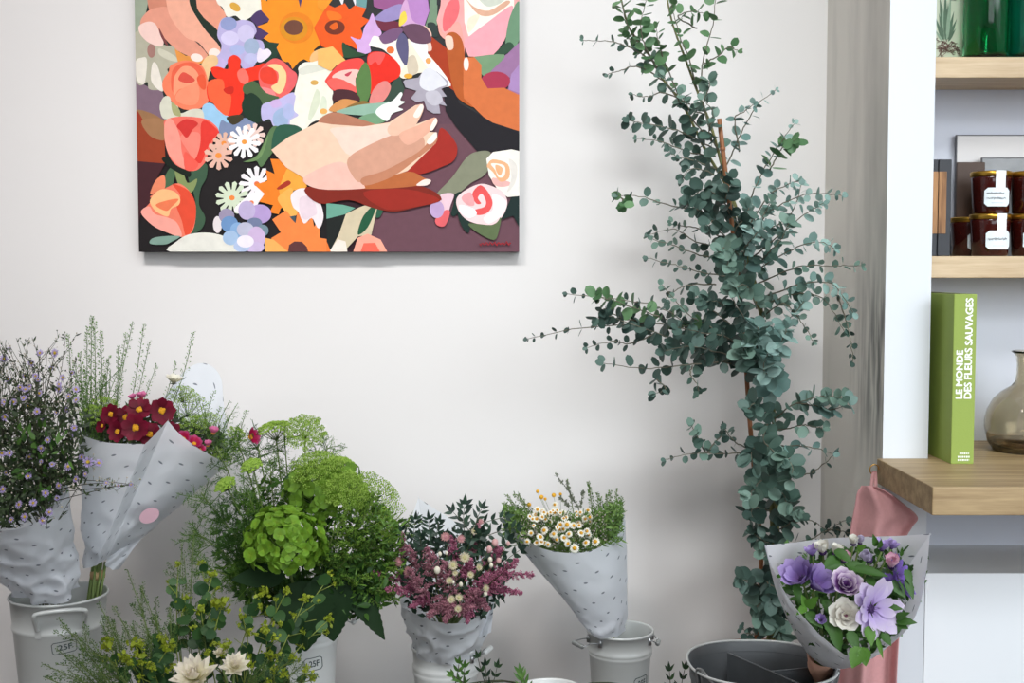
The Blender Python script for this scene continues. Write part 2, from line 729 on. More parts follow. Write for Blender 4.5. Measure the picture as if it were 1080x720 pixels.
c = Vector((XR - 0.25, (WY0 + WY1) / 2, (WZ0 + WZ1) / 2))
area('window_daylight', c, aim(c, (1.0, 2.2, 0.45)), 1.7, WZ1 - WZ0, 10.5, (0.88, 0.95, 1.0), math.radians(56))
for lx, pw, lc in ((-0.80, 8.2, (1.0, 0.965, 0.955)), (0.30, 6.5, (0.95, 0.99, 1.0))):
    lp = (lx, 0.6, 2.68)
    area('overhead_light', lp, aim(lp, (lx + 0.1, 2.6, 1.02)), 0.7, 0.35, pw, lc, math.radians(66))
lp = (0.35, -0.7, 2.66)
area('overhead_light', lp, aim(lp, (0.4, 1.5, 0.45)), 1.0, 0.6, 24, (0.97, 0.985, 1.0))  # unseen fill lamp, added to brighten the fronts of the bouquets
lp = (0.9, YF + 0.05, 1.25)
area('front_fill_light', lp, aim(lp, (0.5, 2.0, 0.7)), 2.2, 1.7, 24, (0.93, 0.97, 1.0))  # unseen low fill, added so the bouquet papers catch light from the front
w = bpy.data.worlds.new('world')
SC.world = w
w.use_nodes = True
w.node_tree.nodes['Background'].inputs[0].default_value = (0.85, 0.92, 1, 1)
w.node_tree.nodes['Background'].inputs[1].default_value = 1.2
vs = SC.view_settings
vs.view_transform = 'Standard'
vs.look = 'None'
vs.gamma = 1
vs.use_curve_mapping = False
vs.exposure = -0.08
# ------------------------------------------------------------------ oak bench and shelves
m_oak = wood_mat('oak', (134, 108, 74), (190, 164, 122), 'X')
m_oak_pale = wood_mat('oak_pale', (176, 148, 112), (214, 192, 158), 'X')
Z_BENCH = 0.6184
mb = MB()
box(mb, (0.645, 1.88, Z_BENCH - 0.044), (1.75, Y_PIL, Z_BENCH), bev=0.0015)
box(mb, (X_PIL1 + 0.001, Y_PIL - 0.001, Z_BENCH - 0.044), (1.75, Y_NICHE - 0.001, Z_BENCH), bev=0.0005)
o = obj('bench', mb, m_oak, loc=(0.645, 1.88, Z_BENCH - 0.044), smooth=False)
tag(o, 'thick oak bench board running round the pillar under the green book', 'bench')
Y_SH = 2.25


def shelf(ztop, th, label):
    mb = MB()
    box(mb, (X_PIL1 + 0.001, Y_SH, ztop - th), (1.75, Y_NICHE - 0.001, ztop), bev=0.0015)
    o = obj('shelf', mb, m_oak_pale, loc=(X_PIL1, Y_SH, ztop - th), smooth=False)
    return tag(o, label, 'shelf')


def ZS(py, D):
    return P(900, py, D).z


Z_S1, Z_S2 = ZS(60, Y_SH), ZS(270, Y_SH)
shelf(Z_S1, Z_S1 - ZS(82, Y_SH), 'pale oak shelf at the top carrying the emerald glass vases')
shelf(Z_S2, Z_S2 - ZS(293, Y_SH), 'pale oak shelf carrying the jam jars and picture frames')

# ------------------------------------------------------------------ green book
m_book = plain('book_cloth_green', (142, 162, 74), 0.7, noise_amt=0.06, scale=400, bump=0.1)
m_pages = plain('page_edges', (58, 52, 46), 0.9)
m_white = plain('white_print', (240, 243, 235), 0.6, noise_amt=0.01)
YB = 2.105
bx0, bx1 = P(1003, 480, YB).x, P(1027, 480, YB).x
bz1 = P(1003, 310, YB).z
bl = root('book', 'tall lime green hardback book standing with its spine outwards', 'book', (bx0, YB, Z_BENCH))
th = bx1 - bx0
mb = MB()
# spine and two boards, swung a little so the left board is seen
box(mb, (bx0, YB, Z_BENCH), (bx1, YB + 0.004, bz1), bev=0.0012)
box(mb, (bx0, YB + 0.002, Z_BENCH), (bx0 + 0.003, YB + 0.225, bz1), bev=0.0008)
box(mb, (bx1 - 0.003, YB + 0.002, Z_BENCH), (bx1, YB + 0.225, bz1), bev=0.0008)
obj('cover', mb, m_book, bl, smooth=False)
mb = MB()
box(mb, (bx0 + 0.003, YB + 0.004, Z_BENCH + 0.003), (bx1 - 0.003, YB + 0.220, bz1 - 0.0006))
obj('pages', mb, m_pages, bl, smooth=False)


def spine_text(body, px0, px1, py0, py1, fat):
    vs, fs = text_mesh(body, 1, fat, 0.0)
    w = P(px0, py0, YB).z - P(px0, py1, YB).z
    h = P(px1, py1, YB).x - P(px0, py1, YB).x
    vs = fit(vs, w, h)
    xr, zb = P(px1, py1, YB).x, P(px0, py1, YB).z
    return [(xr - y, YB - 0.0004, zb + x) for x, y, z in vs], fs


mb = MB()
for k, (dx, dy) in enumerate(((0, 0), (.35, 0), (-.35, 0), (0, .45), (0, -.45))):      # heavy letters
    for body, xa_, xb_, ya_, yb_ in (('LE MONDE', 1007.8, 1014.6, 369.4, 420), ('DES FLEURS SAUVAGES', 1016.6, 1024.0, 314.4, 420)):
        tv, tf_ = spine_text(body, xa_ + dx, xb_ + dx, ya_ + dy, yb_ + dy, 0.0)
        mb.add([(x, y - .00003 * k, z) for x, y, z in tv], tf_)
ls = obj('spine_lettering', mb, m_white, bl, smooth=False)
ls['label'] = 'white bold spine lettering'
mb = MB()
for py, a, b in ((477.0, 1012, 1022), (480.6, 1010, 1023), (484.0, 1010, 1022)):        # publisher lines, too small to read
    x = a
    while x < b:
        wd = R(1.2, 2.4)
        p0, p1 = P(x, py + 1.9, YB), P(min(b, x + wd), py, YB)
        y = YB - 0.0004
        mb.add([(p0.x, y, p0.z), (p1.x, y, p0.z), (p1.x, y, p1.z), (p0.x, y, p1.z)], [(0, 1, 2, 3)])
        x += wd + 0.7
obj('publisher_mark', mb, m_white, bl, smooth=False)

# ------------------------------------------------------------------ smoked glass vase
m_smoke = glass_mat('smoked_glass', (220, 212, 194))
m_smoke_dark = glass_mat('smoked_glass_base', (140, 116, 96))
VD = 2.26
vc = P(1083, 480, VD)
vb = Z_BENCH
k = VD / F


def vp(px_r, py):
    return (px_r * k, P(1083, py, VD).z - vb)


outer = [(0, 0.0006), (24 * k, 0.0006), vp(33, 477), vp(40, 466), vp(43.5, 452), vp(43.5, 443), vp(41, 432), vp(35, 421), vp(27, 413), vp(17.5, 407), vp(13.5, 402), vp(12.2, 394), vp(12.0, 384), vp(13.0, 376), vp(15.5, 372.5), vp(18.2, 370.5)]
inner = [(max(0, r - 0.0026), z + (0.0012 if i > 2 else 0.008)) for i, (r, z) in enumerate(outer)]
vt = root('vase', 'round smoked glass vase with a flared neck on the oak bench', 'vase', (vc.x, VD, vb))
mb = MB()
prof = outer + inner[::-1][:-1] + [(0, inner[1][1])]
sm = [Vector((a, b, 0)) for a, b in prof]
lathe(mb, [(max(0, q.x), q.y) for q in sm], (vc.x, VD, vb), 56)
obj('vase_body', mb, m_smoke, vt)
mb = MB()
wl = 0.001
low = [(r, z) for r, z in inner if 0.007 < z < (P(1083, 455, VD).z - vb)]
lathe(mb, [(0, low[0][1] + 0.0006)] + [(r - 0.0006, z + 0.0006) for r, z in low] + [(0, low[-1][1] + 0.0006)], (vc.x, VD, vb), 48)
o = obj('water', mb, m_smoke_dark, vt)
o['label'] = 'dark water in the bottom'

# ------------------------------------------------------------------ jam jars
m_jam = plain('jam_in_glass', (58, 16, 12), 0.08, noise_amt=0.5, scale=40, spec=0.6)
m_gold = plain('gold_lid', (196, 152, 62), 0.28, 0.9, noise_amt=0.15, scale=60)
m_label = plain('jar_label', (226, 234, 238), 0.6, noise_amt=0.02)
m_ink = plain('dark_ink', (40, 44, 52), 0.7, noise_amt=0.02)
m_seal = plain('seal_strip', (238, 240, 242), 0.5, noise_amt=0.02)


def on_drum(c, r, ang, w, z):
    """a point of a drum of radius r about c: ang = the middle's direction, w = metres round from it"""
    a = ang + w / r
    return (c[0] + r * math.sin(a), c[1] - r * math.cos(a), c[2] + z)


def drum_patch(mb, c, r, ang, outline, mat=0, cols=1):
    """a flat outline (w, z) bent round the drum as a fan"""
    n = len(outline)
    cx = sum(a for a, b in outline) / n
    cz = sum(b for a, b in outline) / n
    vs = [on_drum(c, r, ang, cx, cz)] + [on_drum(c, r, ang, a, b) for a, b in outline]
    mb.add(vs, [(0, 1 + i, 1 + (i + 1) % n) for i in range(n)], mat)


def jar(px, py_top, py_bot, D, z0, label, ang, second_line=True, seed=0):
    rnd = random.Random(seed)
    c = P(px, (py_top + py_bot) / 2, D)
    hh = px2m(py_bot - py_top, D)
    r = px2m(20.5, D)
    base = (c.x, D, z0)
    t = root('jam_jar', label, 'jar', base, 'jam jars on the shelf')
    mb = MB()
    lathe(mb, [(0, 0), (r * .80, 0), (r * .88, hh * .03), (r * .97, hh * .75), (r, hh * .84), (r * .97, hh * .87), (r * .95, hh * .88), (0, hh * .88)], base, 40)
    obj('jar_body', mb, m_jam, t)
    mb = MB()
    lathe(mb, [(0, hh * .875), (r * .97, hh * .875), (r * 1.02, hh * .885), (r * 1.03, hh * .97), (r * .99, hh), (r * .8, hh * .995), (r * .75, hh * .985), (0, hh * .985)], base, 40)
    obj('lid', mb, m_gold, t)
    mb = MB()
    w, h2, zc, ch = r * .68, hh * .22, hh * .38, r * .15
    rr = r * .965
    cb = (base[0], base[1], base[2])
    o8 = [(-w, zc - h2 + ch), (-w + ch, zc - h2), (0, zc - h2), (w - ch, zc - h2), (w, zc - h2 + ch), (w, zc + h2 - ch), (w - ch, zc + h2), (0, zc + h2), (-w + ch, zc + h2), (-w, zc + h2 - ch)]
    # columns so the paper follows the curve
    ncol = 9
    vs, fs = [], []
    for i in range(ncol):
        x = -w + 2 * w * i / (ncol - 1)
        e = max(0, abs(x) - (w - ch))
        for zz in (zc - h2 + e, zc + h2 - e):
            vs.append(on_drum(cb, rr + .0012, ang, x, zz))
    for i in range(ncol - 1):
        fs.append((2 * i, 2 * i + 2, 2 * i + 3, 2 * i + 1))
    mb.add(vs, fs)
    lb = obj('paper_label', mb, m_label, t)
    mb = MB()
    lines = [(zc + h2 * .42, .8), (zc - h2 * .12, .9)] if second_line else [(zc + h2 * .1, .9)]
    for zl, wd in lines:                                      # two lines of handwriting, not legible in the photo
        pts = []
        nn = 46
        for i in range(nn):
            x = (-w * .82 + 2 * w * .82 * wd * i / nn)
            z = zl + math.sin(i * 1.9 + rnd.uniform(-.6, .6)) * h2 * rnd.uniform(.04, .2)
            pts.append(on_drum(cb, rr + .0016, ang, x, z))
        tube(mb, pts, .00032, sides=4)
    for zl in (zc - h2 * .62,):
        tube(mb, [on_drum(cb, rr + .0015, ang, x * w, zl) for x in (-.5, -.2, .1, .4)], .00016, sides=4)
    obj('handwriting', mb, m_ink, lb)
    mb = MB()
    sw = r * .27
    vs, fs = [], []
    for i in range(4):
        x = -sw + 2 * sw * i / 3 + r * .12
        for zz in (hh * .60, hh * .86):
            vs.append(on_drum(cb, r * 1.012, ang, x, zz))
        vs.append(on_drum(cb, r * 1.045, ang, x, hh * .90))
        vs.append(on_drum(cb, r * 1.04, ang, x, hh * 1.0))
        q = on_drum(cb, r * .7, ang, x * .7, hh * 1.004)
        vs.append(q)
    for i in range(3):
        for j in range(4):
            a = i * 5 + j
            fs.append((a, a + 5, a + 6, a + 1))
    mb.add(vs, fs)
    obj('seal_strip', mb, m_seal, t)
    return t


JD = 2.285
hj = px2m(44, JD)
jar(1044.0, 224, 268, JD, Z_S2, 'lower jam jar directly under the jar with two lines of writing', .12, False, 3)
jar(1045.0, 180, 224, JD, Z_S2 + hj * 1.006, 'upper jam jar with two lines of writing, stacked beside dark box', .0, True, 4)
jar(1086.5, 224, 268, JD + .004, Z_S2, 'lower jam jar cut off by the picture edge', -.05, True, 5)
jar(1087.0, 180, 224, JD + .004, Z_S2 + hj * 1.006, 'upper jam jar cut off by the picture edge', .05, True, 6)
jar(1023.5, 226, 267, JD + .064, Z_S2, 'single jam jar in the shade behind the front stack', .2, False, 7)

# ------------------------------------------------------------------ dark case with a bark-coloured plate
m_case = plain('black_case', (38, 40, 46), 0.55, noise_amt=0.15, scale=30)
m_bark = wood_mat('bark_plate', (92, 58, 34), (186, 138, 92), 'Z', 0.7, 14)
CD = 2.235
x0, x1 = P(972, 220, CD).x, P(1007, 220, CD).x
z1 = P(990, 167, CD).z
x0 = max(x0, X_PIL1 + .002)
t = root('box', 'narrow black case with a brown wooden plate standing by the pillar', 'box', ((x0 + x1) / 2, CD, Z_S2))
CY = Y_SH + .004
mb = MB()
xm = P(993, 220, CD).x
box(mb, (x0, CY, Z_S2), (xm - .0006, CY + .11, z1), bev=.0012)
box(mb, (xm + .0006, CY, Z_S2), (x1, CY + .11, z1), bev=.0012)
obj('case', mb, m_case, t, smooth=False)
mb = MB()
pz0, pz1, px1_ = P(990, 246, CD).z, P(990, 180, CD).z, P(1001.5, 220, CD).x
box(mb, (x0, CY - .0016, pz0), (xm - .0008, CY + .0004, pz1), bev=.0004)
box(mb, (xm + .0008, CY - .0016, pz0), (px1_, CY + .0004, pz1), bev=.0004)
obj('wooden_plate', mb, m_bark, t, smooth=False)

# frames leaning on the niche wall
m_frame = plain('grey_frame', (96, 96, 100), 0.5)
m_mount = plain('pale_mount', (196, 192, 190), 0.35, noise_amt=0.04, scale=12)
m_print_grey = plain('grey_print', (124, 126, 128), 0.35, noise_amt=0.45, scale=26)
m_browncard = plain('brown_card', (70, 52, 42), 0.6, noise_amt=0.12)


def frame_thing(px0, px1, py0, D0, label, mat_in, bw, zbase, mat_f=None, cat='picture frame'):
    x0, x1 = P(px0, py0, D0).x, P(px1, py0, D0).x
    z1 = P(px0, py0, D0).z
    t = root('picture_frame', label, cat, ((x0 + x1) / 2, D0, zbase))
    mb = MB()
    w = bw
    th = .008
    for lo, hi in (((x0, zbase), (x0 + w, z1)), ((x1 - w, zbase), (x1, z1)), ((x0 + w, z1 - w), (x1 - w, z1)), ((x0 + w, zbase), (x1 - w, zbase + w))):
        box(mb, (lo[0], D0, lo[1]), (hi[0], D0 + th, hi[1]), bev=.0004)
    obj('frame', mb, mat_f or m_frame, t, smooth=False)
    mb = MB()
    box(mb, (x0 + w * .8, D0 + .002, zbase + w * .8), (x1 - w * .8, D0 + th - .001, z1 - w * .8))
    obj('print', mb, mat_in, t, smooth=False)
    return t


frame_thing(1009, 1150, 142, 2.386, 'large pale picture in a thin grey frame behind the jars', m_mount, .0018, Z_S2)
frame_thing(1036, 1125, 166, 2.368, 'smaller grey photograph in front of the large pale picture', m_print_grey, .0012, Z_S2)
mb = MB()
bx_0, bx_1 = P(1007, 220, 2.366).x, P(1043, 220, 2.366).x
box(mb, (bx_0, 2.358, Z_S2), (bx_1 - .012, 2.3665, P(1010, 171, 2.36).z), bev=.001)
o = obj('card', mb, m_browncard, loc=((bx_0 + bx_1) / 2, 2.36, Z_S2), smooth=False)
tag(o, 'plain dark brown card standing behind the jars beside the black case', 'card')

# ------------------------------------------------------------------ top shelf: botanical print and green glasses
m_bot = plain('cream_paper', (206, 212, 190), 0.8, noise_amt=0.03)
m_bl = plain('printed_leaf', (96, 120, 100), 0.8, noise_amt=0.25, scale=120)
m_bl2 = plain('printed_leaf_pale', (150, 172, 150), 0.8, noise_amt=0.2, scale=120)
m_br = plain('printed_root', (120, 92, 84), 0.8, noise_amt=0.4, scale=160)
BD = 2.36
t = root('botanical_print', 'cream sheet printed with a rooted leafy plant beside the emerald vase', 'print', (P(1000, 60, BD).x, BD, Z_S1))
mb = MB()
xa, xb = X_PIL1 + .003, P(1032, 60, BD).x
box(mb, (xa, BD, Z_S1), (xb, BD + .002, P(1000, -60, BD).z))
obj('sheet', mb, m_bot, t, smooth=False)
rr = random.Random(5)


def bp(px, py, k=0):
    q = P(px, py, BD)
    return Vector((max(q.x, xa + .0008), BD - .0004 - .00006 * k, q.z))


mb = MB()
mb2 = MB()
cx = 997
for i, (tx, ty, by, w) in enumerate([(984, 12, 40, 3), (987, 20, 42, 3.5), (991, -5, 42, 4), (994, 6, 42, 4), (997, -14, 43, 4), (1000, 2, 43, 4), (1003, -8, 43, 4), (1006, 12, 42, 4), (1009, 20, 42, 3.4), (985, 30, 44, 2.5), (1008, 30, 44, 2.5), (990, 14, 43, 3), (1002, 18, 43, 3)]):
    a = bp(cx + (tx - cx) * .25, by, i)
    b = bp(tx, ty, i)
    d = b - a
    leaf(mb if i % 3 else mb2, a, d, (0, -1, 0), d.length, px2m(w, BD), lance, 6, 0, 0)
for px, py in ((990, -2), (1000, -8), (1005, 0)):
    for j in range(5):
        a = bp(px, py, 14)
        d = Vector((rr.uniform(-1, 1), 0, rr.uniform(.1, 1)))
        leaf(mb2, a, d, (0, -1, 0), px2m(6, BD), px2m(3, BD), lance, 4, 0, 0)
obj('printed_leaves', mb, m_bl, t, smooth=False)
obj('printed_flower', mb2, m_bl2, t, smooth=False)
mb = MB()
for i in range(46):
    a = bp(rr.uniform(990, 1010), rr.uniform(43, 56), 16)
    pts = [a]
    for j in range(5):
        a = a + Vector((rr.uniform(-.006, .006), 0, rr.uniform(-.005, .003)))
        a.x = max(a.x, xa + .001)
        a.z = max(a.z, Z_S1 + .0005)
        pts.append(a)
    tube(mb, pts, .0007, .0003, 4)
obj('printed_root', mb, m_br, t, smooth=False)

m_emerald = glass_mat('emerald_glass', (80, 200, 150), 0.03)
m_emerald2 = glass_mat('emerald_glass_bluish', (70, 176, 152), 0.03)


def tumbler(px0, px1, D, m, label):
    c = P((px0 + px1) / 2, 50, D)
    r = px2m((px1 - px0) / 2, D)
    z0 = Z_S1
    mb = MB()
    hgt = .24
    prof = [(0, 0.0005), (r * .92, 0.0005), (r, .004), (r * 1.0, hgt - .002), (r - .0015, hgt), (r - .003, hgt - .002), (r - .0035, .016), (r * .8, .010), (0, .009)]
    lathe(mb, prof, (c.x, D, z0), 64)
    o = obj('glass_vase', mb, m, loc=(c.x, D, z0))
    tag(o, label, 'vase', 'emerald glass vases')


tumbler(1016.5, 1063.5, 2.31, m_emerald, 'tall emerald green glass cylinder beside the botanical print')
tumbler(1065.5, 1110, 2.30, m_emerald2, 'darker green glass cylinder cut off by the picture edge')
# ------------------------------------------------------------------ painting on the wall
m_paint = attr_mat('oil_paint')
PD = 2.566
PX = []      # (layer outline in photo pixels, colour)
Q = {1: (135, 0), 2: (345, 0), 3: (135, 130), 4: (345, 130), 0: (135, 0)}


def poly(q, col, pts, smooth=1):
    s = 7 / 36 if q else 7 / 18
    ox, oy = Q[q]
    v = [(ox + pts[i] * s, oy + pts[i + 1] * s) for i in range(0, len(pts), 2)]
    PX.append((v, col, smooth))


def ell(q, col, x, y, rx, ry, rot=0):
    c, s_ = math.cos(rot), math.sin(rot)
    pts = []
    for k in range(14):
        a = 2 * PI * k / 14
        u, w = rx * math.cos(a), ry * math.sin(a)
        pts += [x + u * c - w * s_, y + u * s_ + w * c]
    poly(q, col, pts, 1)


def daisy(q, col, x, y, r, n, r0=0.45, ph=0.0, cen=None, cr=14):
    pts = []
    for k in range(n):
        for f, rad in ((-.40, r0), (-.31, .90), (.0, 1.0), (.31, .90), (.40, r0)):
            a = ph + 2 * PI * (k + f) / n
            pts += [x + r * rad * math.cos(a), y + r * rad * math.sin(a)]
    poly(q, col, pts, 0)
    if cen:
        ell(q, cen, x, y, cr, cr * .9)


# grounds
poly(1, (34, 40, 36), [40, -120, 1100, -120, 1100, 760, 40, 760], 0)
poly(2, (44, 46, 46), [0, -120, 1042, -120, 1042, 720, 0, 720], 0)
poly(3, (29, 25, 26), [62, -10, 1100, -10, 1100, 697, 62, 697], 0)
poly(2, (96, 66, 78), [330, 480, 640, 480, 900, 800, 1042, 800, 1042, 1366, 200, 1366, 300, 900], 0)
poly(4, (104, 70, 80), [300, 0, 700, 0, 860, 200, 1042, 140, 1042, 698, 230, 698, 260, 420], 0)
# ---- top left quarter
poly(1, (150, 160, 140), [50, -110, 130, -110, 130, 20, 110, 110, 80, 160, 95, 220, 50, 260], 0)
poly(1, (125, 100, 115), [52, 440, 130, 470, 200, 490, 210, 660, 150, 640, 52, 600])
poly(1, (176, 172, 152), [52, 190, 120, 170, 210, 240, 280, 250, 292, 330, 230, 370, 240, 400, 205, 430, 190, 480, 130, 480, 120, 440, 80, 460, 52, 400])
poly(1, (225, 218, 205), [60, 330, 90, 310, 120, 320, 108, 440, 85, 452, 62, 420])
poly(1, (228, 220, 208), [150, 340, 175, 350, 200, 440, 205, 490, 175, 480, 140, 430])
poly(1, (200, 196, 176), [190, 260, 270, 300, 285, 330, 230, 320, 185, 290])
ell(1, (160, 118, 108), 145, 272, 22, 38)
poly(1, (150, 110, 75), [52, 600, 150, 615, 210, 665, 210, 760, 110, 760])
poly(1, (150, 52, 32), [52, 600, 85, 630, 110, 700, 115, 760, 52, 760])
poly(1, (222, 145, 68), [270, 262, 330, 300, 450, 290, 430, 340, 290, 350], 0)
poly(1, (226, 152, 126), [365, -110, 500, -110, 495, 0, 552, 80, 530, 150, 500, 165, 440, 110, 395, 50], 0)
poly(1, (26, 42, 30), [345, -10, 370, -10, 415, 80, 500, 160, 506, 205, 475, 195, 400, 115])
poly(1, (205, 132, 108), [130, -110, 240, -110, 235, 90, 190, 50, 140, 66])
poly(1, (222, 150, 127), [185, 40, 250, 50, 340, 180, 430, 270, 445, 315, 380, 312, 300, 280, 240, 230, 180, 170, 100, 152, 90, 110, 130, 60])
poly(1, (233, 168, 143), [232, -110, 350, -110, 352, 0, 372, 60, 440, 165, 512, 250, 518, 318, 460, 300, 400, 230, 330, 200, 260, 110, 232, 30])
poly(1, (238, 202, 192), [80, 140, 130, 116, 170, 130, 196, 190, 212, 232, 190, 250, 130, 228, 88, 185])
poly(1, (120, 60, 60), [188, 150, 215, 200, 235, 240, 222, 238, 195, 190])
ell(1, (246, 222, 212), 388, 310, 33, 22, .2)
ell(1, (244, 222, 212), 485, 290, 33, 30, .5)
poly(1, (233, 229, 215), [495, -110, 760, -110, 760, 20, 740, 60, 700, 80, 640, 112, 600, 84, 556, 92, 530, 40, 500, 10])
ell(1, (214, 162, 64), 598, 38, 32, 20, .6)
poly(1, (72, 52, 96), [680, 100, 720, 58, 765, 62, 782, 110, 742, 130, 778, 180, 728, 216, 700, 190, 712, 140])
poly(1, (30, 58, 44), [720, 230, 835, 236, 820, 300, 770, 330, 700, 300])
poly(1, (30, 40, 34), [610, 300, 660, 306, 652, 360, 616, 356])
poly(1, (182, 172, 214), [500, 190, 520, 110, 560, 92, 600, 112, 640, 106, 692, 122, 712, 170, 690, 205, 740, 220, 752, 262, 720, 305, 690, 362, 636, 370, 606, 300, 560, 330, 520, 384, 468, 356, 468, 318, 510, 290, 522, 240])
ell(1, (206, 198, 230), 568, 205, 48, 38)
ell(1, (200, 192, 224), 655, 180, 46, 48)
ell(1, (142, 152, 196), 562, 128, 44, 36)
ell(1, (156, 172, 198), 684, 250, 42, 44)
ell(1, (166, 176, 216), 606, 268, 40, 28)
ell(1, (190, 172, 216), 500, 340, 42, 34)
ell(1, (184, 184, 220), 680, 316, 38, 30)
poly(1, (228, 218, 232), [712, 300, 724, 260, 745, 268, 770, 262, 790, 285, 770, 312, 735, 334, 715, 330])
poly(1, (240, 142, 28), [735, -10, 772, 8, 780, -110, 1110, -110, 1100, 100, 1062, 130, 1090, 168, 1062, 192, 1052, 240, 1018, 268, 1034, 318, 990, 332, 965, 318, 940, 330, 902, 372, 886, 342, 850, 326, 838, 300, 818, 258, 832, 232, 780, 226, 748, 206, 778, 180, 716, 142, 772, 122, 782, 104, 740, 58], 0)
ell(1, (226, 126, 24), 925, 150, 92, 84)
ell(1, (212, 138, 24), 912, 155, 74, 64)
ell(1, (108, 66, 50), 912, 148, 51, 40)
poly(1, (74, 56, 104), [930, -40, 965, -40, 948, 42], 0)
poly(1, (74, 56, 104), [1045, -40, 1090, -40, 1072, 28], 0)
poly(1, (60, 40, 44), [868, 340, 884, 336, 902, 376, 888, 390])
poly(1, (240, 182, 122), [1018, 278, 1100, 262, 1100, 350, 1000, 335])
poly(1, (229, 190, 140), [395, 390, 440, 306, 492, 300, 502, 340, 462, 384, 440, 450, 410, 420])
poly(1, (238, 126, 92), [250, 350, 330, 325, 410, 348, 442, 410, 452, 480, 446, 550, 400, 585, 330, 592, 280, 572, 238, 532, 204, 480, 206, 430, 236, 388])
poly(1, (230, 96, 68), [262, 370, 330, 335, 400, 350, 430, 420, 300, 440, 262, 500, 248, 450])
poly(1, (246, 152, 116), [274, 400, 312, 358, 362, 362, 396, 402, 386, 452, 330, 472, 290, 482, 262, 516, 262, 440])
poly(1, (214, 76, 62), [288, 430, 310, 390, 342, 400, 378, 432, 340, 448])
poly(1, (249, 142, 108), [300, 482, 382, 450, 402, 502, 380, 562, 312, 562, 270, 530])
poly(1, (228, 86, 52), [388, 420, 420, 400, 437, 432, 432, 482, 404, 470])
poly(1, (152, 195, 226), [416, 575, 460, 555, 505, 590, 562, 632, 540, 730, 500, 710, 480, 675, 416, 665])
poly(1, (122, 136, 168), [515, 650, 560, 664, 640, 636, 700, 662, 620, 740, 510, 740])
poly(1, (233, 50, 26), [555, 320, 590, 295, 625, 320, 625, 370, 690, 360, 760, 342, 765, 420, 700, 432, 660, 452, 642, 452, 637, 562, 622, 612, 572, 632, 520, 602, 490, 562, 450, 542, 440, 470, 470, 432, 510, 430, 480, 412, 464, 368, 500, 358, 556, 372])
poly(1, (240, 96, 56), [450, 440, 524, 428, 540, 490, 572, 522, 552, 622, 500, 592, 478, 562, 450, 522])
poly(1, (240, 112, 98), [610, 382, 640, 368, 666, 410, 660, 452, 625, 446, 606, 410])
poly(1, (200, 36, 22), [530, 480, 580, 466, 582, 500, 550, 506])
poly(1, (228, 96, 92), [740, 360, 800, 315, 852, 330, 892, 370, 926, 402, 916, 462, 862, 522, 820, 536, 760, 512, 730, 472, 720, 402])
poly(1, (249, 204, 146), [770, 350, 830, 348, 868, 392, 862, 462, 830, 506, 786, 470, 822, 442, 826, 392, 790, 368])
poly(1, (226, 62, 42), [736, 370, 790, 364, 818, 402, 812, 450, 762, 452, 728, 420])
poly(1, (224, 94, 98), [878, 368, 926, 402, 916, 452, 870, 492, 876, 420])
poly(1, (236, 134, 134), [728, 470, 790, 482, 812, 512, 808, 532, 758, 516])
poly(1, (72, 96, 62), [640, 460, 700, 438, 760, 500, 832, 526, 760, 556, 730, 562, 690, 522, 640, 500])
poly(1, (23, 50, 34), [640, 530, 680, 500, 730, 538, 742, 600, 720, 662, 660, 642, 628, 582])
poly(1, (62, 54, 34), [545, 632, 622, 618, 634, 642, 580, 674])
poly(1, (186, 180, 220), [735, 570, 790, 545, 832, 530, 900, 498, 922, 520, 912, 592, 937, 622, 902, 652, 892, 702, 850, 704, 800, 684, 776, 642, 738, 652])
poly(1, (155, 176, 208), [800, 612, 850, 580, 882, 610, 862, 692, 800, 672])
poly(1, (200, 172, 216), [778, 552, 822, 534, 842, 566, 800, 582])
ell(1, (172, 180, 218), 880, 600, 32, 42)
poly(1, (210, 208, 190), [188, 560, 210, 522, 240, 522, 252, 560, 282, 572, 300, 610, 360, 588, 416, 595, 416, 664, 340, 658, 300, 642, 210, 642, 188, 600])
poly(1, (166, 166, 116), [250, 550, 290, 588, 297, 628, 258, 612])
poly(1, (236, 231, 217), [936, 400, 934, 366, 962, 338, 1010, 334, 1110, 340, 1110, 690, 1050, 650, 1000, 664, 960, 706, 898, 692, 888, 650, 932, 622, 908, 592, 918, 520, 912, 500])
poly(1, (216, 216, 202), [940, 372, 1010, 348, 1090, 366, 1010, 392, 948, 402])
poly(1, (211, 216, 192), [1030, 480, 1052, 540, 1002, 644, 986, 622])
poly(1, (214, 220, 198), [1060, 520, 1085, 540, 1080, 640, 1050, 600])
ell(1, (205, 160, 82), 1020, 445, 21, 14)
ell(1, (226, 170, 92), 1068, 600, 20, 15)
# ---- top right quarter
poly(2, (105, 150, 150), [150, -110, 215, -110, 222, 40, 176, 46])
poly(2, (228, 226, 226), [50, -60, 112, -60, 95, 36], 0)
poly(2, (228, 226, 232), [128, -60, 166, -60, 166, 42], 0)
poly(2, (230, 88, 24), [0, 50, 20, 26, 52, 42, 108, 18, 130, 52, 160, 30, 222, 46, 198, 90, 242, 110, 190, 150, 207, 200, 160, 222, 182, 272, 120, 240, 95, 235, 104, 302, 70, 312, 50, 272, -20, 250, -60, 150], 0)
poly(2, (234, 148, 40), [-40, -80, 50, -80, 40, 0, 20, 28, -10, 62, -40, 40], 0)
poly(2, (236, 116, 30), [10, 62, 70, 70, 90, 100, 30, 110])
ell(2, (112, 46, 26), 52, 148, 54, 39)
poly(2, (222, 96, 24), [24, 142, 60, 120, 68, 150, 42, 162])
poly(2, (150, 86, 136), [240, -110, 432, -110, 432, 0, 410, 50, 330, 62, 262, 36], 0)
poly(2, (108, 40, 60), [264, 105, 390, 118, 404, 150, 320, 168, 278, 140])
poly(2, (150, 136, 186), [266, 98, 330, 48, 412, 24, 416, 90, 340, 117, 290, 112])
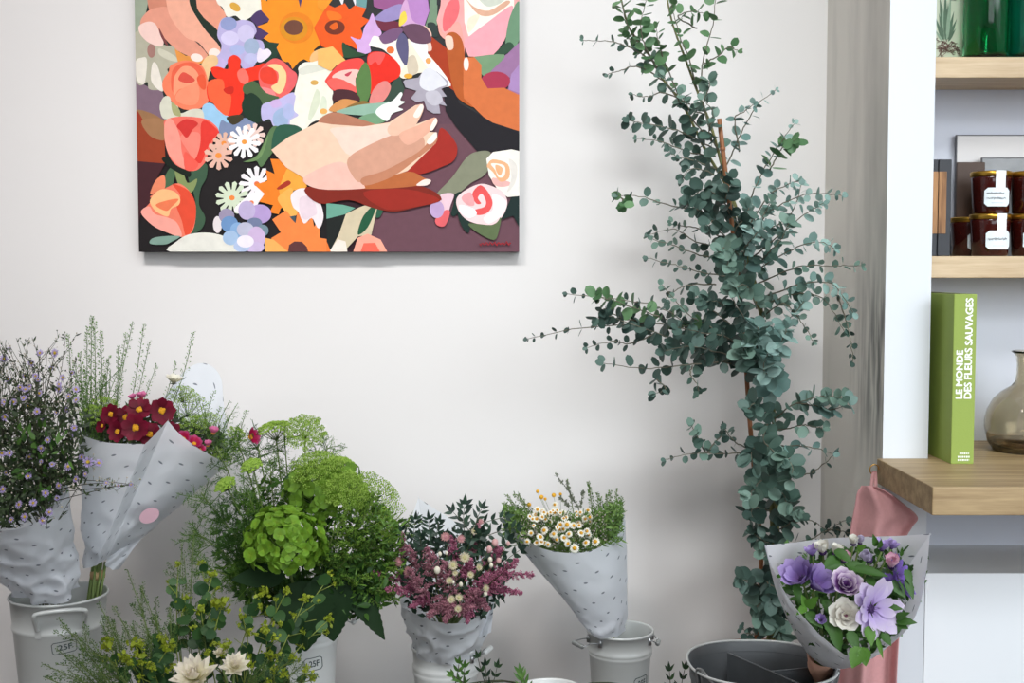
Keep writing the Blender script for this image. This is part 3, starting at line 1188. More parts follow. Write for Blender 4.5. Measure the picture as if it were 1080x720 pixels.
poly(2, (180, 130, 190), [430, -110, 546, -110, 552, 0, 560, 60, 532, 142, 470, 122, 428, 70], 0)
poly(2, (206, 162, 202), [410, 40, 440, 0, 470, 110, 540, 140, 552, 162, 430, 142, 398, 130])
poly(2, (232, 206, 80), [404, 80, 430, 62, 438, 110, 398, 142])
poly(2, (116, 142, 116), [552, -110, 612, -110, 602, 80, 612, 110, 572, 192, 538, 140, 562, 60], 0)
poly(2, (42, 44, 48), [598, -110, 644, -110, 622, 34, 600, 28], 0)
poly(2, (46, 58, 56), [548, 128, 592, 128, 604, 194, 570, 192])
poly(2, (240, 166, 164), [640, -110, 1042, -110, 1042, 60, 1000, 130, 960, 222, 880, 312, 770, 304, 742, 240, 690, 252, 620, 192, 598, 110, 620, 30], 0)
poly(2, (231, 106, 112), [660, 18, 706, -10, 722, 40, 702, 112, 642, 172, 632, 104])
poly(2, (246, 236, 222), [740, -110, 1010, -110, 1014, 50, 930, 102, 870, 132, 770, 197, 748, 120], 0)
poly(2, (216, 168, 142), [752, -10, 800, 38, 880, 58, 970, 6, 990, 20, 900, 82, 820, 77])
poly(2, (202, 206, 192), [826, -20, 868, 36, 940, 20, 966, -20])
poly(2, (236, 224, 200), [770, 100, 830, 80, 790, 160, 765, 170])
poly(2, (238, 162, 172), [778, 192, 870, 122, 1002, 30, 992, 110, 952, 232, 880, 307, 770, 292, 748, 220])
poly(2, (239, 162, 152), [608, 118, 640, 180, 702, 118, 732, 150, 748, 292, 690, 242, 618, 190])
poly(2, (106, 142, 112), [992, 90, 1042, 10, 1042, 214, 980, 274, 968, 222])
poly(2, (48, 78, 58), [896, 304, 980, 228, 1014, 255, 960, 294])
poly(2, (152, 112, 152), [1042, 228, 1042, 524, 980, 484, 992, 420, 940, 388, 876, 390, 920, 328, 980, 288], 0)
poly(2, (116, 148, 112), [768, 312, 962, 294, 900, 372, 852, 412, 798, 332])
poly(2, (166, 132, 182), [998, 400, 1042, 346, 1042, 502, 986, 482], 0)
ell(2, (166, 50, 76), 915, 437, 78, 51)
poly(2, (166, 56, 22), [556, 186, 610, 228, 662, 270, 684, 400, 734, 544, 660, 464, 600, 362, 550, 280], 0)
poly(2, (177, 87, 36), [648, 192, 690, 173, 732, 210, 748, 290, 742, 400, 744, 500, 796, 578, 720, 536, 688, 480, 668, 390, 652, 260])
poly(2, (207, 111, 61), [744, 310, 800, 308, 838, 350, 838, 420, 872, 477, 960, 473, 1042, 512, 1042, 708, 960, 692, 860, 642, 800, 582, 744, 530, 740, 480, 742, 370], 0)
poly(2, (246, 202, 182), [648, 194, 682, 200, 688, 260, 660, 268, 646, 230])
ell(2, (250, 226, 216), 757, 345, 14, 36)
poly(2, (236, 192, 172), [528, 140, 560, 158, 572, 190, 560, 212, 530, 180])
poly(2, (240, 196, 178), [538, 235, 565, 228, 572, 270, 545, 274])
poly(2, (26, 23, 29), [630, 452, 690, 488, 720, 556, 800, 602, 900, 662, 1042, 708, 1042, 812, 900, 822, 820, 822, 760, 752, 700, 682, 646, 600], 0)
poly(2, (52, 72, 60), [396, 396, 412, 450, 424, 480, 402, 522, 360, 542, 306, 564, 350, 470, 370, 430])
poly(2, (207, 166, 216), [235, 112, 255, 72, 277, 130, 304, 180, 270, 212, 242, 250, 242, 282, 178, 292, 168, 240, 136, 198, 190, 212, 210, 150])
poly(2, (40, 72, 46), [93, 228, 150, 270, 220, 296, 120, 312, 98, 302])
poly(2, (241, 233, 223), [243, 225, 265, 193, 330, 218, 380, 218, 412, 178, 424, 340, 402, 412, 380, 332, 330, 282, 300, 262, 238, 246])
poly(2, (239, 227, 206), [438, 213, 500, 238, 552, 290, 642, 402, 672, 462, 600, 462, 520, 392, 430, 424, 398, 402, 428, 340])
poly(2, (241, 239, 242), [460, 220, 545, 236, 552, 300, 602, 350, 664, 440, 668, 464, 600, 424, 528, 332])
poly(2, (206, 192, 170), [440, 320, 480, 300, 500, 380, 450, 405])
ell(2, (222, 112, 52), 350, 270, 21, 19)
ell(2, (231, 162, 92), 553, 328, 15, 16)
ell(2, (222, 166, 60), 445, 410, 23, 13)
poly(2, (116, 82, 117), [294, 198, 340, 163, 410, 148, 412, 180, 370, 222, 320, 237, 298, 220])
poly(2, (99, 67, 87), [414, 148, 470, 128, 540, 148, 572, 212, 540, 237, 470, 227, 428, 180])
poly(2, (90, 86, 121), [410, 178, 442, 210, 447, 290, 432, 354, 392, 290, 382, 230])
poly(2, (166, 160, 172), [428, 430, 500, 418, 520, 390, 560, 368, 602, 388, 662, 440, 662, 462, 622, 480, 652, 520, 620, 524, 652, 572, 610, 562, 617, 612, 580, 612, 545, 592, 530, 542, 490, 552, 458, 530, 490, 490, 430, 472, 418, 440], 0)
poly(2, (218, 218, 224), [520, 390, 570, 368, 652, 448, 610, 472, 560, 492, 508, 462])
poly(2, (190, 186, 196), [540, 500, 600, 490, 630, 540, 590, 570, 550, 550])
poly(2, (241, 182, 102), [-40, 270, 40, 250, 114, 330, 60, 352, 30, 384, -40, 350], 0)
poly(2, (229, 72, 66), [0, 430, 50, 368, 100, 328, 180, 313, 212, 340, 202, 402, 160, 422, 167, 480, 160, 502, 60, 492, 30, 480, 6, 450])
poly(2, (246, 192, 182), [48, 400, 100, 378, 182, 378, 162, 422, 157, 472, 100, 432, 40, 422])
poly(2, (192, 62, 82), [103, 402, 142, 385, 122, 412])
poly(2, (236, 96, 88), [8, 442, 60, 420, 152, 462, 167, 497, 60, 492])
poly(2, (226, 42, 26), [228, 300, 260, 279, 310, 283, 362, 310, 402, 360, 397, 412, 350, 442, 330, 462, 248, 512, 236, 440, 226, 370])
poly(2, (231, 86, 82), [228, 310, 260, 283, 322, 288, 290, 352, 270, 332, 238, 352])
poly(2, (86, 122, 66), [163, 430, 212, 336, 242, 390, 242, 500, 210, 564, 178, 530])
poly(2, (221, 132, 126), [248, 500, 290, 448, 330, 438, 352, 470, 332, 520, 300, 552, 236, 574])
poly(2, (72, 36, 42), [38, 542, 50, 488, 110, 483, 162, 500, 184, 542, 100, 542])
poly(2, (207, 142, 82), [16, 592, 80, 538, 140, 538, 184, 556, 110, 584, 70, 604])
poly(2, (132, 102, 52), [106, 582, 200, 543, 246, 570, 180, 584])
poly(2, (142, 177, 157), [56, 602, 170, 568, 300, 553, 344, 550, 280, 602, 250, 622, 130, 618])
poly(2, (112, 152, 117), [176, 640, 240, 612, 290, 618, 324, 652, 240, 674])
poly(2, (232, 237, 230), [268, 610, 300, 568, 360, 543, 402, 498, 414, 510, 402, 540, 427, 550, 390, 577, 417, 592, 360, 612, 330, 654])
# ---- lower left quarter
poly(3, (150, 60, 32), [62, -10, 230, -10, 210, 90, 214, 216, 130, 212, 62, 204], 0)
poly(3, (160, 116, 80), [90, -20, 212, -20, 214, 80, 170, 84, 120, 52])
poly(3, (66, 32, 38), [62, 202, 212, 215, 150, 320, 120, 450, 72, 500, 62, 560], 0)
poly(3, (60, 88, 66), [340, 240, 432, 216, 434, 290, 402, 350, 392, 440, 424, 510, 402, 572, 340, 594, 372, 450, 358, 360, 336, 300])
poly(3, (72, 102, 72), [208, 290, 240, 238, 270, 250, 252, 330, 240, 364, 203, 350])
poly(3, (132, 146, 92), [262, 246, 300, 236, 330, 320, 384, 298, 350, 374, 288, 342])
poly(3, (19, 29, 21), [193, 190, 232, 183, 300, 240, 345, 245, 340, 290, 240, 240])
poly(3, (235, 110, 95), [210, 20, 216, -20, 300, -40, 420, -30, 474, -2, 504, 42, 474, 92, 444, 162, 432, 202, 380, 252, 318, 247, 258, 212, 222, 140])
poly(3, (240, 152, 136), [212, 0, 250, -26, 292, 60, 302, 150, 320, 242, 258, 204, 216, 120])
poly(3, (223, 56, 46), [408, 0, 440, -16, 494, 30, 504, 50, 472, 82, 432, 152, 402, 214, 362, 180, 402, 100])
poly(3, (239, 132, 116), [296, 66, 392, 46, 402, 112, 372, 192, 338, 152])
poly(3, (207, 50, 46), [278, 8, 330, -26, 392, -4, 362, 32, 330, 76, 298, 40])
poly(3, (236, 92, 78), [318, 152, 370, 192, 392, 222, 360, 254, 318, 242])
poly(3, (229, 132, 97), [128, 380, 158, 308, 206, 280, 207, 352, 162, 372])
poly(3, (236, 122, 97), [130, 392, 210, 350, 280, 323, 342, 368, 374, 450, 362, 562, 320, 614, 258, 607, 180, 572, 118, 532, 76, 480, 108, 448, 140, 410])
poly(3, (223, 76, 50), [250, 326, 342, 368, 374, 460, 358, 562, 318, 610, 298, 530, 268, 440, 292, 390])
poly(3, (242, 162, 148), [76, 482, 120, 448, 152, 490, 222, 510, 272, 540, 294, 614, 218, 592, 138, 552])
poly(3, (246, 184, 128), [128, 412, 180, 358, 250, 363, 288, 400, 282, 440, 240, 462, 222, 504, 168, 482, 138, 452])
poly(3, (233, 120, 80), [156, 442, 210, 418, 282, 408, 242, 452, 212, 474])
daisy(3, (228, 200, 190), 690, 60, 66, 9)
daisy(3, (222, 178, 158), 530, 105, 62, 9, cen=(232, 142, 62), cr=14)
daisy(3, (224, 178, 160), 500, 172, 80, 10, ph=.3, cen=(236, 142, 62), cr=17)
daisy(3, (242, 237, 237), 640, 98, 92, 12, ph=.1, cen=(230, 152, 62), cr=14)
poly(3, (86, 116, 76), [632, 206, 710, 168, 780, 30, 822, 13, 834, 50, 822, 112, 772, 182, 730, 234, 700, 198])
poly(3, (110, 140, 90), [640, 205, 712, 170, 770, 60, 740, 160, 700, 200])
poly(3, (42, 86, 66), [812, 20, 910, 6, 955, 40, 880, 84, 790, 150])
daisy(3, (237, 230, 232), 705, 325, 98, 12, cen=(226, 112, 62), cr=15)
daisy(3, (207, 217, 192), 570, 402, 92, 12, .5, .2, cen=(231, 132, 62), cr=15)
poly(3, (240, 232, 234), [580, 470, 610, 430, 690, 370, 750, 380, 712, 430, 690, 474, 620, 490])
ell(3, (228, 130, 80), 675, 428, 13, 12)
poly(3, (233, 126, 36), [755, 250, 802, 272, 780, 190, 860, 193, 922, 250, 962, 300, 978, 348, 900, 362, 872, 422, 832, 462, 822, 492, 772, 482, 792, 442, 716, 422, 746, 380, 692, 330, 762, 310], 0)
poly(3, (239, 162, 62), [880, 230, 930, 260, 975, 345, 900, 362, 850, 400, 826, 352])
poly(3, (166, 50, 32), [813, 350, 870, 308, 888, 325, 840, 354])
poly(3, (241, 172, 82), [818, 400, 880, 350, 902, 360, 892, 400, 934, 440, 922, 492, 880, 504, 838, 450])
poly(3, (239, 132, 67), [780, 622, 832, 590, 786, 520, 862, 470, 902, 520, 912, 540, 922, 480, 982, 530, 1002, 500, 1012, 560, 1047, 510, 1042, 620, 1100, 630, 1100, 697, 758, 697, 790, 650], 0)
poly(3, (243, 172, 92), [746, 620, 792, 630, 852, 680, 872, 697, 746, 697], 0)
poly(3, (92, 52, 52), [870, 697, 876, 660, 905, 640, 945, 642, 972, 670, 980, 697], 0)
poly(3, (66, 82, 90), [880, 505, 912, 498, 912, 540], 0)
poly(3, (237, 222, 224), [888, 390, 930, 353, 990, 358, 1042, 420, 1064, 500, 1047, 562, 1028, 562, 1000, 512, 958, 542, 928, 480, 900, 452])
poly(3, (226, 206, 214), [940, 400, 1000, 400, 1030, 480, 1000, 505, 960, 520, 935, 470])
ell(3, (226, 217, 217), 490, 548, 24, 46)
poly(3, (226, 224, 214), [232, 697, 268, 640, 340, 600, 450, 593, 540, 618, 592, 660, 602, 697])
poly(3, (126, 156, 142), [123, 652, 150, 618, 285, 610, 240, 642, 200, 657])
for x, y, rx, ry, c in ((540, 500, 42, 40, (152, 142, 168)), (555, 545, 46, 44, (106, 142, 187)), (720, 490, 62, 52, (177, 152, 202)), (650, 470, 46, 52, (187, 172, 207)), (600, 578, 42, 42, (132, 167, 207)), (690, 540, 42, 30, (112, 122, 152)), (640, 575, 46, 40, (187, 187, 207)), (735, 580, 31, 32, (112, 137, 147)), (700, 620, 48, 62, (202, 177, 212)), (560, 620, 42, 40, (162, 187, 217)), (690, 672, 52, 30, (202, 182, 217)), (620, 666, 44, 32, (177, 192, 222)), (640, 640, 46, 34, (234, 227, 237))):
    ell(3, c, x, y, rx, ry)
poly(3, (105, 42, 32), [970, 342, 1100, 342, 1100, 432, 1050, 422, 1000, 362], 0)
# ---- lower right quarter
poly(4, (26, 31, 29), [0, 440, 112, 488, 62, 602, 20, 697, 0, 640], 0)
poly(4, (106, 162, 142), [0, 431, 90, 440, 156, 457, 100, 492, 0, 517], 0)
poly(4, (207, 192, 162), [105, 490, 180, 453, 285, 416, 252, 560, 242, 604, 170, 612, 92, 697, 16, 697, 66, 602], 0)
poly(4, (32, 84, 57), [168, 602, 200, 500, 284, 416, 272, 452, 222, 564])
poly(4, (42, 88, 66), [266, 504, 285, 430, 324, 386, 312, 452, 290, 504])
poly(4, (237, 224, 212), [12, 697, 60, 628, 102, 640, 112, 697], 0)
poly(4, (246, 164, 142), [143, 697, 168, 620, 222, 598, 292, 630, 328, 697], 0)
poly(4, (234, 102, 82), [183, 697, 200, 650, 262, 648, 288, 697], 0)
poly(4, (230, 120, 55), [-2, 630, 0, 640, 22, 697, -2, 697], 0)
poly(4, (130, 132, 110), [596, 382, 680, 290, 760, 180, 820, 150, 884, 153, 884, 220, 852, 280, 780, 322, 720, 372, 650, 388])
poly(4, (226, 192, 202), [618, 384, 688, 380, 672, 440, 650, 494, 616, 430])
poly(4, (222, 97, 102), [588, 520, 640, 470, 668, 480, 642, 552, 602, 554])
ell(4, (186, 157, 197), 597, 465, 39, 48)
poly(4, (26, 47, 42), [698, 380, 734, 378, 704, 490, 673, 494, 688, 430])
poly(4, (26, 47, 42), [708, 470, 772, 530, 767, 594, 728, 550])
poly(4, (24, 42, 40), [1042, 384, 1000, 398, 968, 470, 938, 524, 1010, 500, 1042, 562], 0)
poly(4, (239, 233, 222), [864, 190, 900, 153, 1000, 138, 1042, 148, 1042, 392, 980, 398, 928, 362, 878, 280], 0)
poly(4, (226, 176, 170), [900, 292, 1002, 322, 960, 342, 908, 332])
poly(4, (220, 214, 206), [985, 190, 1030, 230, 1020, 320, 975, 372, 1000, 290])
poly(4, (233, 172, 127), [868, 225, 900, 193, 980, 218, 988, 290, 940, 314, 900, 262, 878, 242])
poly(4, (242, 234, 222), [890, 215, 960, 226, 962, 282, 930, 290, 912, 250])
poly(4, (233, 172, 127), [915, 222, 952, 240, 940, 282, 918, 258])
poly(4, (239, 207, 207), [703, 410, 740, 368, 820, 328, 880, 333, 952, 370, 978, 430, 952, 502, 900, 548, 830, 547, 758, 522, 713, 470])
poly(4, (242, 228, 228), [898, 380, 972, 420, 952, 492, 880, 542, 848, 512, 900, 462])
poly(4, (224, 84, 84), [788, 380, 830, 333, 872, 368, 898, 430, 872, 482, 818, 497, 796, 470, 852, 452, 862, 420, 840, 380, 818, 402, 836, 432, 808, 432])
poly(4, (246, 240, 240), [718, 440, 790, 458, 812, 490, 770, 512, 730, 484])
poly(4, (226, 160, 162), [730, 400, 780, 372, 800, 440, 760, 440])
poly(4, (92, 107, 72), [768, 542, 900, 550, 942, 508, 932, 580, 905, 632, 818, 592])
# ---- the cupped hand (coordinates of the whole painting)
poly(0, (160, 40, 30), [752, 470, 800, 420, 835, 385, 852, 345, 892, 390, 886, 432, 850, 452, 800, 470])
poly(0, (126, 36, 23), [486, 506, 640, 508, 720, 503, 802, 505, 852, 540, 780, 562, 720, 573, 660, 561, 600, 541, 520, 551])
poly(0, (152, 40, 28), [640, 520, 760, 512, 846, 540, 780, 560, 700, 566])
poly(0, (176, 118, 92), [520, 328, 560, 303, 620, 318, 680, 340, 640, 352, 560, 346])
poly(0, (181, 101, 56), [632, 508, 700, 480, 765, 464, 802, 480, 822, 490, 790, 502, 700, 510])
poly(0, (246, 217, 207), [783, 501, 805, 485, 823, 488, 812, 501])
poly(0, (234, 198, 172), [393, 405, 440, 370, 520, 330, 556, 336, 640, 342, 712, 330, 782, 284, 802, 281, 802, 302, 778, 338, 832, 317, 840, 332, 818, 356, 840, 358, 836, 387, 790, 432, 760, 462, 700, 482, 640, 502, 632, 511, 520, 511, 480, 482, 432, 452], 0)
poly(0, (239, 207, 191), [556, 346, 640, 342, 722, 335, 747, 360, 690, 392, 608, 422, 566, 370])
poly(0, (236, 186, 171), [478, 482, 560, 440, 602, 448, 642, 500, 630, 511, 520, 511])
poly(0, (207, 154, 130), [598, 432, 640, 400, 742, 358, 802, 370, 792, 422, 700, 462, 636, 494, 608, 470])
poly(0, (231, 186, 161), [708, 342, 760, 300, 796, 281, 802, 300, 772, 350, 720, 367])
poly(0, (226, 170, 146), [738, 362, 790, 338, 832, 317, 839, 335, 802, 370, 760, 392])
poly(0, (190, 127, 97), [636, 482, 700, 460, 790, 410, 832, 365, 837, 385, 782, 432, 720, 477, 648, 502])
poly(0, (250, 228, 218), [776, 312, 795, 283, 804, 290, 790, 317])
poly(0, (250, 228, 218), [820, 347, 835, 319, 840, 330, 828, 352])
poly(0, (250, 228, 218), [812, 382, 835, 357, 839, 372, 822, 390])
# canvas block
S = PD / F
xl, xr = P(146.5, 265, PD).x, P(547.6, 265, PD).x
zb = P(350, 265.5, PD).z
zt = zb + 0.60
mb = MB()
side = (*lin((46, 26, 34)), 1)
box(mb, (xl, PD + .0005, zb), (xr, Y_BACK - .001, zt))
mb.c = [side] * len(mb.c)
kx = (xr - xl) / (547.6 - 146.5)
z0px = P(350, 0, PD).z
kz = (z0px - zb) / 265.5
from mathutils.geometry import tessellate_polygon


def clip(pts, xa, xb, za, zb_):
    def half(ps, ins, cut):
        out = []
        for i in range(len(ps)):
            a, b = ps[i - 1], ps[i]
            if ins(b):
                if not ins(a):
                    out.append(cut(a, b))
                out.append(b)
            elif ins(a):
                out.append(cut(a, b))
        return out
    def cx(v):
        return lambda a, b: Vector((v, a.y + (b.y - a.y) * (v - a.x) / (b.x - a.x)))
    def cy(v):
        return lambda a, b: Vector((a.x + (b.x - a.x) * (v - a.y) / (b.y - a.y), v))
    for ins, cut in ((lambda p: p.x >= xa, cx(xa)), (lambda p: p.x <= xb, cx(xb)), (lambda p: p.y >= za, cy(za)), (lambda p: p.y <= zb_, cy(zb_))):
        pts = half(pts, ins, cut) if pts else pts
    return pts


for i, (pts, col, smooth) in enumerate(PX):
    ps = [Vector((x, y, 0)) for x, y in pts]
    if smooth:
        ps = catmull(ps, len(ps) * 4, True)
    p2 = []
    for p in ps:
        x = xl + (p.x - 146.5) * kx
        z = zb + (265.5 - p.y) * kz
        if p.y < -15:
            z = zt + .01
        p2.append(Vector((x, z)))
    p2 = clip(p2, xl, xr, zb + .0003, zt)
    if len(p2) < 3:
        continue
    y = PD - i * 0.000022
    tri = tessellate_polygon([[Vector((p.x, p.y, 0)) for p in p2]])
    vs3 = [(p.x, y, p.y) for p in p2]
    ar = 0
    mb.add(vs3, [tuple(t) for t in tri], 0, None, (*lin(col), 1))
# signature
yy = PD - len(PX) * 0.000022 - .0002
red = (*lin((176, 36, 44)), 1)
pts = []
rs = random.Random(2)
for k in range(30):
    pts.append((P(505.5 + k * 1.15, 0, PD).x, yy, P(500, 257 + math.sin(k * 1.7) * rs.uniform(.6, 2.6), PD).z))
n0 = len(mb.f)
tube(mb, pts, .0009, .0012, 4)
for k in range(n0, len(mb.f)):
    mb.c[k] = red
o = obj('painted_picture', mb, m_paint, loc=((xl + xr) / 2, Y_BACK, zb), smooth=False, paint=True)
tag(o, 'unframed canvas painted with hands holding orange, red and white flowers', 'painting')
# ------------------------------------------------------------------ plant materials
m_stem = plain('green_stem', (104, 124, 64), 0.6, noise_amt=0.2)
m_stem_dark = plain('dark_stem', (66, 70, 46), 0.6, noise_amt=0.2)
m_euc_stem = plain('eucalyptus_twig', (104, 100, 84), 0.6, noise_amt=0.2)
m_euc_green = foliage('eucalyptus_leaf', (60, 88, 78), (120, 148, 134), trans=0.18)
m_euc_young = foliage('eucalyptus_young_leaf', (64, 104, 66), (112, 150, 106), trans=0.22)
m_euc_blue = foliage('eucalyptus_blue_leaf', (86, 120, 114), (152, 180, 172), trans=0.15)
m_euc_dark = foliage('eucalyptus_dark_leaf', (44, 64, 58), (86, 112, 102), trans=0.12)
m_cane = plain('bamboo_cane', (138, 88, 54), 0.6, noise_amt=0.25, scale=40)
m_pot = plain('terracotta', (150, 96, 70), 0.8, noise_amt=0.12)
m_soil = plain('potting_soil', (46, 36, 28), 0.95, noise_amt=0.4, scale=120)
m_zinc = plain('pale_zinc', (208, 211, 209), 0.42, 0.25, noise_amt=0.07, scale=14, spec=0.5)
m_zinc_white = plain('white_enamel', (226, 228, 226), 0.4, 0.05, noise_amt=0.04, scale=10)
m_zinc_dark = plain('dull_zinc', (110, 114, 117), 0.5, 0.55, noise_amt=0.22, scale=22)
m_wire = plain('steel_wire', (170, 172, 174), 0.3, 0.9)
m_grip = plain('ribbed_grip', (150, 152, 150), 0.5, 0.3)
m_stamp = plain('stamp_ink', (72, 84, 84), 0.7)
m_paper = paper_mat('dashed_paper', (238, 242, 248), (132, 138, 150), trans=.36)
m_paper_grey = paper_mat('dashed_paper_grey', (226, 229, 233), (100, 104, 112))
m_kraft = plain('peach_kraft', (232, 178, 152), 0.75, noise_amt=0.12, scale=18)

# ------------------------------------------------------------------ buckets
def cone_pt(c, r0, r1, h, ang, z, off=0.0):
    """a point on the bucket's side: ang = 0 faces the camera (-Y)"""
    r = r0 + (r1 - r0) * z / h + off
    return Vector((c[0] + r * math.sin(ang), c[1] - r * math.cos(ang), c[2] + z))


def ear_handle(c, r0, r1, h, side, tilt, t, grip_len=.02, m_g=None, out=.028, drop=.012):
    """a swinging wire handle with a grip at the side of the bucket"""
    z = h - .012
    mb = MB()
    a0 = side
    e = []
    for da in (-.32, .32):
        p = cone_pt(c, r0, r1, h, a0 + da, z, .001)
        q = cone_pt(c, r0, r1, h, a0, z, 0) - Vector((c[0], c[1], c[2] + z))
        q.normalize()
        e.append((p, q))
    o = e[0][1]
    s = Vector((-o.y, o.x, 0)).normalized()
    mid = cone_pt(c, r0, r1, h, a0, z, out) + Vector((0, 0, -drop + tilt))
    p0, p1 = e[0][0], e[1][0]
    ga, gb = mid - s * grip_len, mid + s * grip_len
    if (ga - p0).length > (gb - p0).length:
        ga, gb = gb, ga
    tube(mb, catmull([p0 - o * .001, p0 + o * .005, (p0 + ga) / 2 + Vector((0, 0, .002)), ga, gb, (p1 + gb) / 2 + Vector((0, 0, .002)), p1 + o * .005, p1 - o * .001], 28), .0011, sides=6)
    for p in (p0, p1):
        tube(mb, [p - Vector((0, 0, .008)), p + Vector((0, 0, .006))], .0042, sides=8)
    hd = obj('handle', mb, m_wire, t)
    mb = MB()
    pr = []
    n = 22
    for i in range(n + 1):
        pr.append(ga + (gb - ga) * (i / n))
    for i in range(n):
        tube(mb, [pr[i], pr[i + 1]], .0048 if i % 2 else .0042, sides=10)
    obj('grip', mb, m_g or m_grip, hd)


def bucket(px, py, D, rpx, label, h=None, taper=.72, mat=None, ridge=(.80, .76), seed=0, group='metal flower buckets', thick=.0009):
    c0 = P(px, py, D)
    c = (c0.x, D, 0.0)
    h = c0.z
    r1 = px2m(rpx, D)
    r0 = r1 * taper
    t = root('bucket', label, 'bucket', c, group)
    def rr(z):
        return r0 + (r1 - r0) * z / h
    prof = [(0, .004), (r0 - .002, .004), (r0, 0), (r0 + .001, .003)]
    zs = sorted(set([h * .1, h * .4] + [h * q + d for q in ridge for d in (-.007, -.0035, 0, .0035, .007)] + [h * .9, h - .004]))
    for z in zs:
        b = 0
        for q in ridge:
            dz = abs(z - h * q)
            if dz < .0069:
                b = max(b, .0022 * math.cos(dz / .007 * PI / 2))
        prof.append((rr(z) + b, z))
    prof += [(r1 + .0022, h - .003), (r1 + .0030, h - .0005), (r1 + .0022, h + .0018), (r1 + .0004, h + .002), (r1 - thick, h - .001)]
    for z in (h * .7, h * .3, .010):
        prof.append((rr(z) - thick, z))
    prof.append((0, .009))
    mb = MB()
    lathe(mb, prof, c, 72)
    obj('bucket_body', mb, mat or m_zinc, t)
    return t, c, r0, r1, h


def stamp(t, c, r0, r1, h, ang, z, w, hh, txt=None, tilt=0.0):
    """the stamped octagonal frame with a price, bent round the bucket"""
    mb = MB()
    ch = hh * .3
    o8 = [(-w, -hh + ch), (-w + ch, -hh), (w - ch, -hh), (w, -hh + ch), (w, hh - ch), (w - ch, hh), (-w + ch, hh), (-w, hh - ch), (-w, -hh + ch)]
    pts = []
    ct, st = math.cos(tilt), math.sin(tilt)
    def mp(a, b, off):
        a, b = a * ct - b * st, a * st + b * ct
        r = r0 + (r1 - r0) * z / h
        return cone_pt(c, r0, r1, h, ang + a / r, z + b, off)
    for i in range(8):
        (a, b), (a2, b2) = o8[i], o8[i + 1]
        for k in range(4):
            f = k / 4
            pts.append(mp(a + (a2 - a) * f, b + (b2 - b) * f, .0006))
    pts.append(mp(*o8[-1], .0006))
    tube(mb, pts, .0007, sides=5)
    if txt:
        vs, fs = text_mesh(txt, 1, .02)
        vs = fit(vs, w * 1.15, hh * 1.0)
        mb.add([mp(x - w * .5, y - hh * .45, .0007) for x, y, _ in vs], fs)
    o = obj('stamp', mb, m_stamp, t, smooth=False)
    return o


# left zinc bucket with the strap handle
tA, cA, rA0, rA1, hA = bucket(62, 626, 2.25, 49.5, 'large zinc bucket with strap handle holding the aster and cosmos bouquets', ridge=(.845,), taper=.66)
def strap_handle(t, c, r0, r1, h, a0, a1, zt, zb, out):
    mb = MB()
    pts = [cone_pt(c, r0, r1, h, a0, zb, .002), cone_pt(c, r0, r1, h, a0, zb + (zt - zb) * .25, .006), cone_pt(c, r0, r1, h, a0 + .03, zb + (zt - zb) * .8, out), cone_pt(c, r0, r1, h, a0 + .10, zt, out), cone_pt(c, r0, r1, h, (a0 + a1) / 2, zt + .004, out), cone_pt(c, r0, r1, h, a1 - .10, zt, out), cone_pt(c, r0, r1, h, a1 - .03, zb + (zt - zb) * .8, out), cone_pt(c, r0, r1, h, a1, zb + (zt - zb) * .25, .006), cone_pt(c, r0, r1, h, a1, zb, .002)]
    tube(mb, catmull(pts, 48), .0042, sides=8)
    for a in (a0, a1):
        vs = []
        for da, dz in ((-.07, -.016), (.07, -.016), (.08, .012), (-.08, .012)):
            vs.append(cone_pt(c, r0, r1, h, a + da, zb + dz, .0025))
        mb.add(vs, [(0, 1, 2, 3)])
    obj('handle', mb, m_zinc, t)
zA = lambda py: P(62, py, 2.17).z
strap_handle(tA, cA, rA0, rA1, hA, -.10, .85, zA(644), zA(664), .017)
stamp(tA, cA, rA0, rA1, hA, .45, zA(684), .021, .0105, '25F', .10)

# middle bucket under the hydrangeas, the bouquet buckets, the front buckets
tC, cC, rC0, rC1, hC = bucket(322, 640, 2.2, 35, 'white bucket under the green hydrangeas with a stamped octagon', taper=.7, mat=m_zinc_white, ridge=(.86, .83))
ear_handle(cC, rC0, rC1, hC, 1.45, -.004, tC, .018, m_zinc_white, .034, .004)
ear_handle(cC, rC0, rC1, hC, -1.45, .004, tC, .018, m_zinc_white, .030, .0)
stamp(tC, cC, rC0, rC1, hC, .42, P(330, 702, 2.14).z, .016, .0115, '25F', .10)
tD, cD, rD0, rD1, hD = bucket(470, 681, 2.25, 35.5, 'cream-white bucket holding the pink astilbe bouquet', taper=.76, mat=m_zinc_white, ridge=(.86, .82))
ear_handle(cD, rD0, rD1, hD, 1.25, .012, tD, .016, m_zinc_white, .022, .0)
tE, cE, rE0, rE1, hE = bucket(654, 664, 2.38, 34.5, 'pale zinc bucket with two ribbed wire handles holding the chamomile bouquet', taper=.74, mat=m_zinc, ridge=(.85, .82))
ear_handle(cE, rE0, rE1, hE, -1.05, .004, tE, .016, None, .036, .006)
ear_handle(cE, rE0, rE1, hE, 1.35, .0, tE, .010, None, .012, .008)
stamp(tE, cE, rE0, rE1, hE, .72, P(680, 722, 2.33).z, .017, .014, '25F', .1)
tG, cG, rG0, rG1, hG = bucket(580, 727, 2.05, 34, 'white bucket rim peeping over the bottom edge between two buckets', taper=.72, mat=m_zinc_white, ridge=(.86,))
tH, cH, rH0, rH1, hH = bucket(205, 792, 1.86, 66, 'low bucket hidden under the yellow-green bupleurum sprays', taper=.75, mat=m_zinc, ridge=(.86,))

